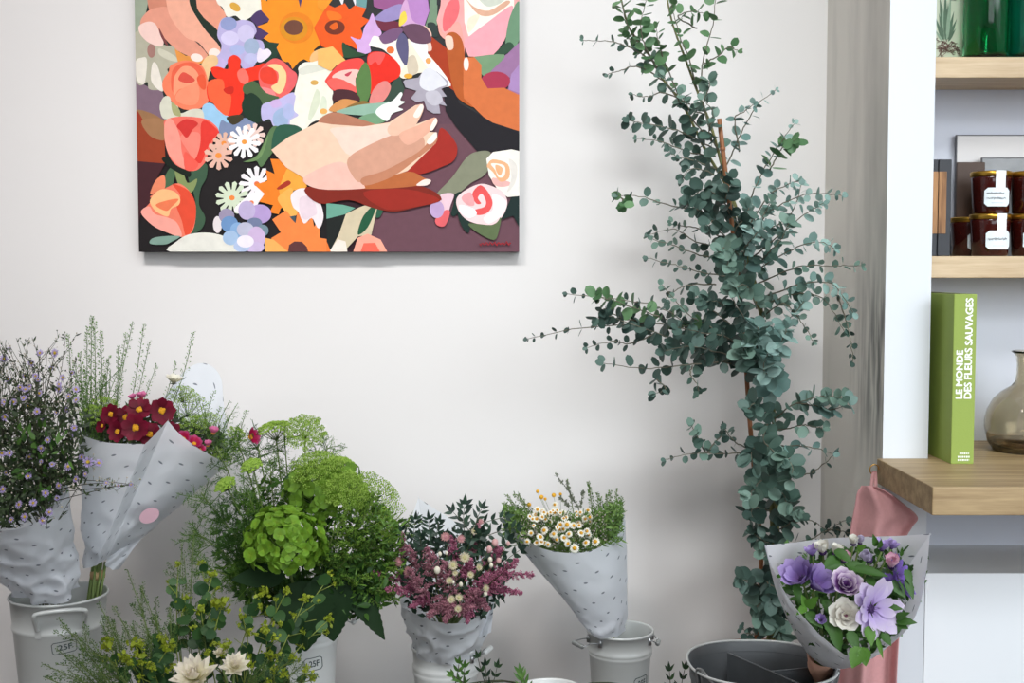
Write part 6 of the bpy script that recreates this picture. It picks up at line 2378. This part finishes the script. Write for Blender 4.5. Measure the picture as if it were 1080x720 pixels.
for j in range(7):
    for i in range(6):
        gp.append(P(508 + i * 2.6 - j * .5, 640 + j * 5.4 - i * 1.2, 2.18 + .008 * math.sin(i * 1.6 + j)))
mb.add(gp, [(j * 6 + i, j * 6 + i + 1, (j + 1) * 6 + i + 1, (j + 1) * 6 + i) for j in range(6) for i in range(5)], 0, [(i * .005, j * .01) for j in range(7) for i in range(6)])
obj('paper_tail', mb, m_paper, td)
footD = P(470, 672, 2.24)
ms, mleaf = MB(), MB()
PL = [((440, 612, 2.16), (391, 605, 2.12), .018, m_ast), ((445, 622, 2.13), (408, 622, 2.10), .020, m_ast), ((450, 605, 2.16), (428, 575, 2.13), .020, m_ast2), ((462, 620, 2.11), (450, 578, 2.09), .026, m_ast2), ((475, 630, 2.09), (468, 592, 2.06), .022, m_ast2), ((450, 630, 2.11), (432, 600, 2.08), .022, m_ast2), ((505, 625, 2.11), (545, 590, 2.08), .024, m_ast), ((505, 610, 2.13), (562, 606, 2.12), .020, m_ast), ((510, 600, 2.15), (528, 578, 2.13), .022, m_ast), ((495, 635, 2.09), (515, 605, 2.06), .022, m_ast), ((490, 640, 2.08), (505, 622, 2.06), .018, m_ast2), ((485, 600, 2.14), (476, 565, 2.13), .018, m_ast), ((480, 645, 2.08), (498, 640, 2.06), .014, m_ast2), ((462, 640, 2.10), (480, 640, 2.07), .016, m_ast2), ((495, 590, 2.16), (505, 552, 2.17), .013, m_ast2), ((512, 618, 2.13), (550, 625, 2.10), .015, m_ast), ((426, 595, 2.17), (424, 562, 2.16), .010, m_ast2), ((490, 612, 2.10), (496, 590, 2.08), .018, m_ast), ((470, 625, 2.10), (452, 650, 2.08), .022, m_ast2), ((480, 630, 2.09), (470, 655, 2.07), .020, m_ast2), ((495, 635, 2.09), (492, 655, 2.07), .018, m_ast), ((455, 625, 2.12), (433, 640, 2.11), .018, m_ast), ((500, 630, 2.10), (515, 642, 2.09), .017, m_ast2)]
for (a, b, r0, mt) in PL:
    mp2 = MB()
    sm_ = MB()
    plume(sm_, mp2, P(*a), P(*b), r0 * 1.12, 64, 18, .00135, .08, .2)
    pl_ = obj('astilbe_plume', mp2, mt, td)
    spray_stem(ms, footD, P(*a), .0012, .04, 8, 4)
    obj('stem', sm_, m_stem_dark, pl_)
ap = proto('astrantia_bracts', bloom(14, .0088, .0034, .25, .2, lance, 2, .1, .05, .1, 4), m_astr)
app = proto('astrantia_bracts_pink', bloom(14, .0088, .0036, .2, .2, lance, 2, .1, .05, .1, 4), m_astr_p)
ac = proto('astrantia_center', dome(.0042, .8, 46, .22), m_astr_c)
acp = proto('astrantia_center_pink', dome(.0042, .8, 46, .22), m_astr_cp)
for x, y, D, s, k in [(490, 588, 2.07, 1.05, 0), (478, 596, 2.06, .95, 0), (474, 612, 2.05, .7, 0), (484, 630, 2.04, .75, 0), (476, 632, 2.04, .8, 0), (483, 642, 2.04, .7, 0), (512, 620, 2.05, .75, 0), (505, 598, 2.06, .7, 0), (421, 592, 2.11, 1.0, 1), (431, 602, 2.09, .95, 1), (470, 566, 2.12, .9, 1), (500, 560, 2.14, .7, 0), (496, 606, 2.05, .7, 0), (486, 568, 2.11, .8, 1), (507, 550, 2.17, .6, 1), (480, 604, 2.06, .6, 0)]:
    p = P(x, y, D)
    ax = (Vector(((x - 472) / 60, -1, R(.1, .6)))).normalized()
    inst('astrantia_bloom', app if k else ap, td, p, ax, s, R(0, 6), [('flower_center', acp if k else ac)])
    spray_stem(ms, footD, p - ax * .003, .0008, .05, 8, 4)
for x, y, D, r, mt in [(461, 601, 2.06, 5, m_waxy), (464, 584, 2.08, 3, m_waxy), (471, 583, 2.08, 2.4, m_waxy), (516, 579, 2.08, 4.5, m_pinkbud), (522, 572, 2.1, 5, m_pinkbud), (517, 590, 2.07, 3.6, m_waxy), (526, 591, 2.07, 3.8, m_pinkbud), (518, 596, 2.07, 3, m_waxy), (486, 616, 2.05, 3.2, m_waxy), (478, 614, 2.05, 2.2, m_waxy), (512, 626, 2.05, 3, m_waxy), (536, 573, 2.1, 3, m_pinkbud)]:
    mb = MB()
    sphere(mb, P(x, y, D), px2m(r * .72, D), 10, 7, 0, (1, 1, 1.2))
    obj('flower_bud', mb, mt, td)
    spray_stem(ms, footD, P(x, y, D + .005), .0008, .05, 8, 4)
for (a, b, n, L, W) in [((500, 570, 2.20), (478, 540, 2.2), 4, 0.0230, 0.0073), ((490, 565, 2.22), (490, 532, 2.22), 5, 0.0243, 0.0078), ((495, 558, 2.22), (533, 545, 2.2), 5, 0.0216, 0.0078), ((505, 568, 2.16), (545, 556, 2.12), 5, 0.0216, 0.0078), ((500, 560, 2.2), (508, 536, 2.2), 4, 0.0203, 0.0067),
                        ((440, 585, 2.17), (438, 548, 2.16), 6, 0.0216, 0.0056), ((450, 580, 2.18), (452, 548, 2.17), 6, 0.0230, 0.0056), ((434, 590, 2.17), (424, 560, 2.16), 5, 0.0203, 0.0050), ((460, 575, 2.19), (463, 550, 2.18), 5, 0.0216, 0.0056), ((445, 590, 2.15), (443, 566, 2.13), 5, 0.0216, 0.0056), ((520, 600, 2.16), (536, 570, 2.13), 4, 0.0243, 0.0101), ((525, 605, 2.16), (548, 580, 2.14), 4, 0.0216, 0.0090), ((505, 585, 2.16), (508, 562, 2.14), 4, 0.0243, 0.0090)]:
    m1, m2 = MB(), MB()
    pinnate(m1, m2, P(*a), P(*b), n, L, W)
    br = obj('leaf_sprig', m2, m_pist, td)
    obj('sprig_stem', m1, m_stem_dark, br)
    spray_stem(ms, footD, P(*a), .001, .03, 8, 4)


def zoneD():
    while True:
        x, y = R(425, 540), R(560, 650)
        if (x - 478) ** 2 / 56 ** 2 + (y - 608) ** 2 / 50 ** 2 < 1:
            return P(x, y, R(2.125, 2.19))


foliage_fill(mleaf, 800, zoneD, (.012, .024), .4)
obj('leaf', mleaf, m_pist, td)['kind'] = 'stuff'
for i in range(14):
    tube(ms, [P(470 + R(-14, 14), 672, 2.245 + R(-.02, .02)), in_bucket(cD, rD1 * .5)], .0018, sides=5)
obj('flower_stem', ms, m_stem, td)['kind'] = 'stuff'

# ------------------------------------------------------------------ chamomile bouquet
m_cham = petal_mat('chamomile_petal', [(0, (236, 232, 208)), (1, (244, 242, 236))], jitter=.05)
m_cham_c = plain('chamomile_disc', (214, 160, 34), .8, noise_amt=.25, scale=300)
m_green_fine = foliage('fine_green_leaf', (62, 96, 40), (118, 150, 76), trans=.25)
m_grey_fl = foliage('grey_green_bud', (92, 100, 84), (132, 138, 116), trans=.1)
tch = root('chamomile_bouquet', 'bouquet of chamomile daisies in a dashed paper cone leaning left', 'bouquet', (cE[0], cE[1], .02))
ringE = [((529, 553, 2.33), (617, 656, 2.34)), ((541, 560, 2.295), (620, 663, 2.33)), ((556, 570, 2.27), (625, 669, 2.32)), ((575, 579, 2.255), (632, 673, 2.315)), ((600, 583, 2.25), (640, 674, 2.315)), ((622, 581, 2.26), (648, 673, 2.32)), ((640, 572, 2.28), (654, 671, 2.33)), ((652, 560, 2.31), (658, 668, 2.345)), ((659, 543, 2.35), (660, 664, 2.36)),
         ((650, 545, 2.41), (656, 662, 2.38)), ((620, 548, 2.45), (644, 660, 2.395)), ((580, 550, 2.45), (630, 659, 2.385)), ((548, 550, 2.40), (621, 657, 2.365))]
wrap('paper_wrap', tch, ringE, m_paper, 130, 32, .003, .006, seed=29, low=.72)
def zoneE():
    while True:
        x, y = R(532, 655), R(530, 582)
        if y < 556 + 28 * math.sqrt(max(0, 1 - ((x - 597) / 66) ** 2)) and y > 543 - max(0, abs(x - 590) - 28) * .35:
            return P(x, y, R(2.275, 2.34))


chp = proto('chamomile_petals', bloom(13, .0060, .0030, -.12, .42, strap, 1, .08, -.12, .1, 3), m_cham)
chc = proto('chamomile_center', dome(.0034, .85, 36, .18), m_cham_c)
footE = P(640, 662, 2.36)
ms, ml, mgp, mgf = MB(), MB(), MB(), MB()
CH = [(606, 578, 2.25, 1.05, 1), (628, 571, 2.26, 1.0, 1), (598, 553, 2.25, 1.05, 1), (591, 553, 2.26, .9, 1), (599, 573, 2.25, 1.0, 1), (574, 559, 2.26, 1.0, 1), (570, 566, 2.25, 1.0, 1), (571, 571, 2.25, .8, 1), (585, 540, 2.29, 1.0, 1), (576, 545, 2.29, .9, 1), (565, 543, 2.28, 1.0, .9), (566, 547, 2.27, .9, 1), (585, 532, 2.31, .8, .4), (594, 541, 2.30, .9, .8), (605, 554, 2.27, .9, .8), (611, 543, 2.30, .9, .8), (620, 538, 2.31, .9, 1), (617, 547, 2.28, .8, 1), (622, 545, 2.28, .9, 1), (613, 562, 2.26, .9, .9), (600, 563, 2.25, .9, 1), (618, 572, 2.25, 1.0, .7), (560, 562, 2.27, .8, .8), (556, 571, 2.26, .8, .7), (566, 572, 2.255, .8, 1), (578, 574, 2.25, .8, .9), (595, 567, 2.255, .9, .8), (572, 539, 2.3, .8, .9), (584, 563, 2.26, .9, .7), (619, 560, 2.27, .9, .8), (610, 552, 2.28, .9, .9), (551, 562, 2.28, .7, .9), (590, 558, 2.27, .9, .6)]
for i in range(42):
    CH.append((R(552, 632), R(537, 574), R(2.255, 2.30), R(.5, .8), 1))
for x, y, D, s, op in CH:
    p = P(x, y, D)
    ax = Vector((R(-.7, .7), -1, R(-.1, 1.1))).normalized()
    inst('chamomile_bloom', chp, tch, p, ax, s * R(.92, 1.08), R(0, 6), [('flower_center', chc)])
    spray_stem(ms, footE.lerp(p, R(.2, .4)), p - ax * .003, .0006, .06, 8, 4)
mbd = MB()
for x, y, D, r in [(571, 524, 2.33, 2.5), (567, 518, 2.34, 2), (584, 522, 2.33, 2.4), (558, 532, 2.32, 2.4), (591, 521, 2.34, 1.8), (575, 526, 2.33, 1.8)]:
    mb = MB()
    sphere(mb, P(x, y, D), px2m(r, D), 9, 6)
    obj('chamomile_bud', mb, m_cham_c, tch)
    spray_stem(ms, P(590, 560, 2.34), P(x, y + 1, D), .0005, .05, 8, 4)


foliage_fill(mgf, 2600, zoneE, (.008, .018), .24)
mcream = MB()
for i in range(520):
    p = P(R(548, 640), R(540, 578), R(2.265, 2.29))
    bead(mcream, p, R(.0009, .0021))
obj('pale_bud', mcream, m_bud_pale, tch)['kind'] = 'stuff'
for x, y in [(535, 522), (541, 520), (546, 521), (550, 526), (530, 530), (527, 540), (540, 530), (552, 535), (620, 508), (624, 512), (639, 522), (645, 518), (650, 516), (655, 524), (657, 536), (640, 530), (633, 525), (629, 520), (652, 540), (646, 530), (545, 540), (536, 545), (638, 540), (655, 530), (548, 545), (630, 540), (643, 548), (650, 550)]:
    b = P(x + R(-2, 2), y, R(2.30, 2.37))
    a = b.lerp(footE, R(.35, .5))
    pod_sprig(ms, mgp, a, b, 90, .0012, .011, .04, True, .0008, .1)
pts = pod_sprig(ms, mgp, P(608, 560, 2.32), P(598, 505, 2.33), 30, .001, .008, .03)
m1, m2 = MB(), MB()
for (a, b) in (((612, 540, 2.31), (586, 500, 2.33)), ((606, 530, 2.32), (598, 508, 2.33)), ((612, 536, 2.31), (615, 518, 2.32)), ((600, 535, 2.32), (590, 524, 2.33))):
    pts = spray_stem(m1, P(*a), P(*b), .0009, .08, 14, 5)
    for i in range(34):
        p, d = along(pts, R(.1, 1))
        leaf(m2, p, (rdir() + d * .5).normalized(), rdir(), R(.004, .007), R(.003, .004), oval, 3)
        bead(m2, p + rdir() * .003, .0013)
gs = obj('grey_sprig', m2, m_grey_fl, tch)
obj('sprig_stem', m1, m_stem_dark, gs)
for i in range(12):
    tube(ms, [P(640 + R(-9, 9), 664, 2.36 + R(-.02, .02)), in_bucket(cE, rE1 * .5)], .0016, sides=5)
obj('flower_stem', ms, m_stem, tch)['kind'] = 'stuff'
obj('fine_leaf', mgf, m_green_fine, tch)['kind'] = 'stuff'
obj('seed_pod', mgp, m_green_fine, tch)['kind'] = 'stuff'

# ------------------------------------------------------------------ sprigs rising over the bottom edge
m_sprig_l = foliage('sprig_leaflet', (24, 44, 32), (62, 92, 54), trans=.15, spec=.5)
m_sprig_y = foliage('sprig_leaflet_young', (70, 112, 48), (106, 146, 72), trans=.2)
for spec, lb, mt, gp_ in [([(480, 722, 2.0, 484, 700, 1.99), (492, 722, 2.0, 478, 712, 1.98), (488, 724, 2.0, 490, 704, 1.98)], 'young light green leaf sprig below the cream-white bucket', m_sprig_y, None),
                     ([(515, 730, 2.0, 504, 694, 1.99), (516, 728, 2.0, 524, 704, 1.99), (514, 730, 2.0, 512, 702, 1.98)], 'dark slender-leaved sprig beside the young light green one', m_sprig_l, None),
                     ([(552, 728, 2.0, 549, 710, 2.0), (556, 730, 2.0, 552, 714, 2.0)], 'short leaf sprig leaning on the half-hidden white rim', m_sprig_y, None),
                     ([(708, 730, 2.0, 706, 708, 2.0), (718, 732, 2.0, 722, 706, 2.0)], 'small dark leaf sprig peeping up left of the tub', m_sprig_l, None)]:
    t = root('leafy_sprig', lb, 'foliage', Vector((cG[0], cG[1], .03)))
    m1, m2 = MB(), MB()
    for a0, a1, a2, b0, b1, b2 in spec:
        a, b = P(a0, a1, a2), P(b0, b1, b2)
        pinnate(m1, m2, a, b, 3, .020, .0056, .05, .15, .0009, None, 1.5)
        nk = neck(cG, rG1, hG, a)
        tube(m1, catmull([in_bucket(cG, rG1 * .5), nk, a], 14), .0012, .0009, 5)
    obj('stem', m1, m_stem_dark, t)
    obj('leaf', m2, mt, t)
# ------------------------------------------------------------------ pink apron on its brass hook
m_pink = plain('pink_linen', (198, 146, 146), .85, noise_amt=.10, scale=160, bump=.12)
m_brass = plain('brass', (190, 150, 84), .3, .9)
hk = P(922, 495, 2.155)
mb = MB()
c = hk
ring_ = []
for k in range(15):
    a = -.3 + 5.3 * k / 14
    ring_.append(c + Vector((px2m(5.0, 2.15) * math.cos(a), -.001 * k * .2, px2m(5.5, 2.15) * math.sin(a))))
tube(mb, catmull([Vector((X_PIL0 + .006, 2.158, c.z + .002)), Vector((X_PIL0 - .004, 2.157, c.z + .001))] + ring_[1:], 50), .0012, sides=8)
lathe(mb, [(0, 0), (.004, 0), (.004, .002), (0, .002)], (X_PIL0 + .004, 2.158, c.z), 16)
o = obj('hook', mb, m_brass, loc=hk)
tag(o, 'small brass cup hook at the corner under the oak bench', 'hook')
tp = root('apron', 'dusty pink linen apron hanging from the brass hook behind the purple bouquet', 'apron', (hk.x, 2.1, 0))
# body: a folded cloth hung round the corner, wider at its bib, drawn in lower down
prof = [  # pixel y, left x, fold x, right x, fold depth
    (513, 908, 922, 925), (519, 904, 923, 937), (530, 902, 924, 952), (545, 899, 924, 968), (556, 897, 924, 962), (570, 896, 924, 955), (600, 893, 922, 953), (640, 888, 918, 951), (680, 882, 912, 948), (720, 878, 909, 946), (760, 876, 908, 945), (820, 876, 908, 945)]
rows = []
for y, xl_, xf, xr_ in prof:
    row = []
    n1 = 26
    for i in range(n1 + 1):
        f = i / n1
        x = xl_ + (xr_ - xl_) * f
        D = 2.085
        fold = (y - 513) / 160.0
        D += .016 * math.sin(f * 9.5 + .4) * min(1, .25 + fold) + .006 * math.sin(f * 23) * min(1, fold)
        if x < xf:
            D += .030 * (xf - x) / max(1, xf - xl_)
        row.append(P(x, y, D))
    rows.append(row)
cols = []
for i in range(27):
    cols.append(catmull([r[i] for r in rows], 60))
mb = MB()
vs = [cols[i][j] for j in range(60) for i in range(27)]
mb.add(vs, [(j * 27 + i, j * 27 + i + 1, (j + 1) * 27 + i + 1, (j + 1) * 27 + i) for j in range(59) for i in range(26)])
ap_ = obj('cloth', mb, m_pink, tp)
md = ap_.modifiers.new('thick', 'SOLIDIFY')
md.thickness = .0016
mb = MB()
edge = [cols[i][0] for i in range(27)]
tube(mb, edge, .0017, sides=6)
obj('hem', mb, m_pink, tp)
mb = MB()
top = hk + Vector((0, -.0005, -px2m(5, 2.15)))
for s in (-1, 1):
    a = P(921 + s * 2.2, 516, 2.092)
    st = catmull([a, a.lerp(top, .5) + Vector((s * .0015, 0, 0)), top + Vector((s * .0015, 0, .003)), top + Vector((0, 0, .0045))], 16)
    vs = []
    for q in st:
        vs += [q + Vector((-.003, 0, 0)), q + Vector((.003, -.001, 0))]
    mb.add(vs, [(2 * i, 2 * i + 1, 2 * i + 3, 2 * i + 2) for i in range(15)])
o = obj('hanging_loop', mb, m_pink, tp)
md = o.modifiers.new('thick', 'SOLIDIFY')
md.thickness = .001

# ------------------------------------------------------------------ purple anemone bouquet standing in the tub
m_paper_f = paper_mat('dashed_paper_lilac', (244, 244, 249), (116, 120, 132), .05, .05, .42)
m_an_v = petal_mat('anemone_violet', [(0, (136, 100, 164)), (.5, (150, 124, 190)), (1, (184, 164, 212))], jitter=.15, trans=.3)
m_an_d = petal_mat('anemone_deep_violet', [(0, (104, 74, 150)), (1, (132, 106, 186))], jitter=.18, trans=.25)
m_an_l = petal_mat('anemone_lilac', [(0, (150, 116, 188)), (.35, (196, 176, 222)), (1, (226, 214, 234))], jitter=.06, trans=.3)
m_an_pw = petal_mat('anemone_plum_white', [(0, (92, 40, 112)), (.55, (130, 84, 150)), (.85, (214, 196, 214)), (1, (232, 222, 226))], jitter=.1, trans=.25)
m_an_w = petal_mat('anemone_cream', [(0, (150, 118, 128)), (.25, (224, 218, 206)), (1, (234, 232, 222))], jitter=.06, trans=.3)
m_an_p = petal_mat('anemone_blush', [(0, (228, 200, 206)), (.6, (232, 196, 208)), (1, (216, 150, 180))], jitter=.06, trans=.3)
m_an_gl = petal_mat('anemone_pale_lilac', [(0, (186, 180, 196)), (1, (202, 192, 216))], jitter=.08, trans=.3)
m_an_c = plain('anemone_eye', (58, 28, 84), .6, noise_amt=.4, scale=300)
m_an_cr = plain('anemone_eye_wine', (112, 66, 84), .6, noise_amt=.4, scale=300)
m_mint = foliage('bouquet_leaf', (34, 66, 24), (74, 118, 46), trans=.22, spec=.4)
m_mint_l = foliage('bouquet_leaf_light', (70, 118, 38), (104, 150, 60), trans=.3, spec=.4)
FB_ = P(868, 705, 1.925)
tf = root('anemone_bouquet', 'bouquet of purple and white anemones in white paper standing in the tub', 'bouquet', (FB_.x, FB_.y, .07))
ringF = [((808.6, 574.8, 1.801), (853, 684, 1.906)), ((808, 575, 1.80), (853, 684, 1.905)), ((808, 576, 1.798), (853, 685, 1.904)), ((811, 590, 1.775), (853, 688, 1.90)), ((818, 606, 1.755), (855, 692, 1.897)), ((834, 634, 1.73), (858, 696, 1.893)), ((858, 662, 1.705), (863, 699, 1.89)), ((880, 682, 1.69), (868, 701, 1.89)), ((897, 692, 1.685), (873, 701, 1.89)), ((922, 688, 1.69), (878, 700, 1.893)), ((948, 672, 1.705), (883, 697, 1.90)),
         ((966, 648, 1.73), (886, 693, 1.907)), ((976, 610, 1.77), (887, 689, 1.915)), ((980.7, 565, 1.818), (885, 686, 1.928)), ((981, 563, 1.82), (885, 685, 1.93)), ((979, 563, 1.822), (884.7, 685, 1.931)), ((945, 565, 1.86), (880, 682, 1.937)), ((905, 566, 1.875), (873, 681, 1.94)), ((868, 568, 1.865), (866, 681, 1.937)), ((835, 572, 1.835), (859, 682, 1.925))]
wrap('paper_wrap', tf, ringF, m_paper_f, 170, 36, .012, .0035, seed=41, low=.5)
# kraft collar round the stems
ringK = [((851, 682, 1.90), (858, 716, 1.915)), ((854, 694, 1.885), (862, 722, 1.905)), ((866, 702, 1.88), (868, 725, 1.90)), ((880, 701, 1.885), (876, 723, 1.905)), ((890, 690, 1.905), (881, 717, 1.92)), ((884, 682, 1.935), (877, 712, 1.94)), ((870, 680, 1.945), (868, 711, 1.945)), ((857, 681, 1.93), (860, 713, 1.935))]
wrap('kraft_collar', tf, ringK, m_kraft, 90, 16, .002, .008, seed=51, low=.1)
ms = MB()
for i in range(14):
    a = P(868 + R(-9, 9), 700, 1.92 + R(-.014, .014))
    tube(ms, [P(895 + R(-50, 50), 640 + R(-30, 20), 1.80 + R(-.02, .03)), a, Vector((FB_.x + R(-.012, .008), 1.925 + R(-.015, .015), .07))], .0019, sides=6)
obj('stem', ms, m_stem, tf)['kind'] = 'stuff'
eye = proto('anemone_eye', dome(.0056, .6, 70, .2), m_an_c)
eye_r = proto('anemone_eye_wine', dome(.005, .6, 60, .2), m_an_cr)


def an(name, n, L, W, cup, mat, layers=2, **k):
    return proto(name, bloom(n, L, W, cup, .12, petal_shape, layers, .16, k.pop('curl', .15), k.pop('fold', .2), 7, k.pop('wave', .035), **k), mat)


v_cup = an('violet_petals', 8, .032, .018, .75, m_an_v)
v_open = an('lilac_petals', 10, .037, .017, .30, m_an_l, 2, curl=.12, fold=.22)
p_cup = an('plum_petals', 9, .025, .019, .55, m_an_pw, 3, step=.25, wave=.05)
w_cup = an('cream_petals', 7, .023, .019, .35, m_an_w, 2, curl=.2, fold=.3)
w_in = an('cream_inner_petals', 6, .011, .010, .95, m_an_w, 2)
d_open = an('deep_violet_petals', 13, .032, .010, .35, m_an_d, 2, curl=.05)
b_bud = an('blush_petals', 6, .024, .016, 1.15, m_an_p)
g_bud = an('pale_lilac_petals', 6, .022, .018, 1.2, m_an_gl)
w_bud = an('cream_bud_petals', 6, .02, .015, 1.0, m_an_w)
AN = [(846, 612, 1.755, v_cup, (-.42, -.5, .62), 1.1, eye), (858, 618, 1.75, v_cup, (.4, -.6, .55), 1.05, eye), (891, 619, 1.738, p_cup, (.0, -.75, .65), 1.0, eye), (891, 648, 1.715, w_cup, (-.12, -1, .3), 1.0, eye_r), (892, 649, 1.708, w_in, (-.1, -1, .3), 1.0, eye_r),
      (918, 642, 1.722, v_open, (.36, -.9, .16), 1.12, eye), (944, 609, 1.77, d_open, (.72, -.5, .3), 1.05, eye), (940, 598, 1.76, b_bud, (-.05, -.45, .85), .9, eye), (917, 591, 1.775, g_bud, (-.5, -.5, .7), .9, eye), (868, 583, 1.80, w_bud, (-.3, -.3, 1), .95, eye), (881, 585, 1.80, w_bud, (.2, -.2, 1), .85, eye), (889, 592, 1.785, b_bud, (.2, -.3, .9), .7, eye),
      (857, 585, 1.80, v_cup, (-.3, -.2, 1), .5, eye), (930, 580, 1.81, v_cup, (.1, -.1, 1), .6, eye), (900, 574, 1.83, w_bud, (0, -.2, 1), .7, eye), (907, 573, 1.83, g_bud, (.1, -.2, 1), .6, eye), (940, 578, 1.82, v_cup, (.3, -.2, 1), .45, eye), (937, 614, 1.755, d_open, (.1, -.8, .5), .42, eye), (866, 654, 1.715, v_cup, (-.2, -.7, .4), .35, eye)]
ms = MB()
for x, y, D, me, ax, s, ey in AN:
    p = P(x, y, D)
    q = Vector(ax).normalized()
    inst('anemone_bloom', me, tf, p, ax, s, R(0, 6), [('flower_center', ey)])
    tube(ms, catmull([FB_ + Vector((R(-.01, .01), 0, 0)), (FB_ + p) / 2 + Vector((0, -.01, .0)), p - q * .002], 10), .0018, .0015, 5)
obj('flower_stem', ms, m_stem, tf)['kind'] = 'stuff'
# explicit broad leaves, then the fill
LV = [((884, 588, 1.775), (868, 602, 1.755), 17, 0), ((880, 580, 1.78), (898, 590, 1.76), 14, 0), ((892, 595, 1.765), (923, 603, 1.745), 15, 0), ((895, 602, 1.765), (870, 600, 1.75), 15, 0), ((900, 598, 1.76), (935, 606, 1.735), 12, 0), ((905, 580, 1.78), (912, 575, 1.77), 9, 1), ((840, 592, 1.77), (846, 605, 1.755), 10, 0), ((850, 600, 1.77), (847, 586, 1.77), 9, 0),
      ((838, 615, 1.755), (844, 636, 1.735), 13, 0), ((850, 640, 1.735), (846, 628, 1.73), 10, 1), ((850, 640, 1.735), (862, 630, 1.72), 13, 1), ((850, 640, 1.735), (842, 646, 1.72), 10, 1), ((850, 645, 1.725), (866, 660, 1.705), 13, 0), ((940, 612, 1.75), (955, 628, 1.735), 14, 0), ((955, 610, 1.76), (964, 630, 1.745), 11, 0), ((955, 600, 1.765), (962, 616, 1.75), 10, 0),
      ((945, 655, 1.715), (965, 655, 1.70), 12, 0), ((945, 652, 1.715), (956, 646, 1.70), 10, 0), ((948, 658, 1.715), (957, 662, 1.70), 10, 0), ((915, 660, 1.70), (920, 680, 1.685), 15, 1), ((908, 682, 1.68), (899, 703, 1.668), 21, 1), ((910, 682, 1.68), (913, 701, 1.668), 17, 1), ((905, 684, 1.68), (916, 694, 1.67), 10, 1), ((925, 672, 1.695), (931, 693, 1.677), 6, 1), ((880, 660, 1.71), (885, 685, 1.69), 16, 0), ((895, 665, 1.70), (905, 685, 1.685), 15, 0),
      ((870, 650, 1.72), (880, 672, 1.70), 14, 0), ((930, 668, 1.70), (940, 680, 1.69), 12, 0), ((930, 640, 1.73), (950, 640, 1.715), 11, 0), ((870, 632, 1.735), (874, 645, 1.72), 12, 0), ((915, 610, 1.755), (925, 620, 1.735), 11, 0), ((924, 576, 1.80), (922, 566, 1.79), 8, 0), ((926, 578, 1.80), (930, 570, 1.79), 8, 0)]
for (a, b, W, k) in LV:
    mb = MB()
    A_, B2 = P(*a), P(*b)
    d = B2 - A_
    leaf(mb, A_, d, Vector((R(-.4, .4), -1, R(.3, .9))), d.length * 1.05, px2m(W * .82, a[2]), lambda q: math.sin(PI * q ** .7) ** .9, 10, R(-.3, -.05), .35, 0, .12)
    obj('leaf', mb, m_mint_l if k else m_mint, tf)


def zoneF():
    while True:
        x, y = R(825, 970), R(575, 690)
        f = (x - 895) / 76
        if abs(f) < 1 and 575 < y < 590 + 100 * math.sqrt(1 - f * f):
            D = 1.85 - (y - 570) / 120 * .145 + R(0, .03)
            return P(x, y, D + .018)


mb = MB()
for i in range(620):
    p = zoneF()
    L = R(.012, .022)
    leaf(mb, p, rdir(.2), Vector((R(-.7, .7), -1, R(0, .9))), L, L * R(.35, .5), lambda q: math.sin(PI * q ** .75) ** .8, 5, R(-.3, .1), .2)
obj('filler_leaf', mb, m_mint, tf)['kind'] = 'stuff'
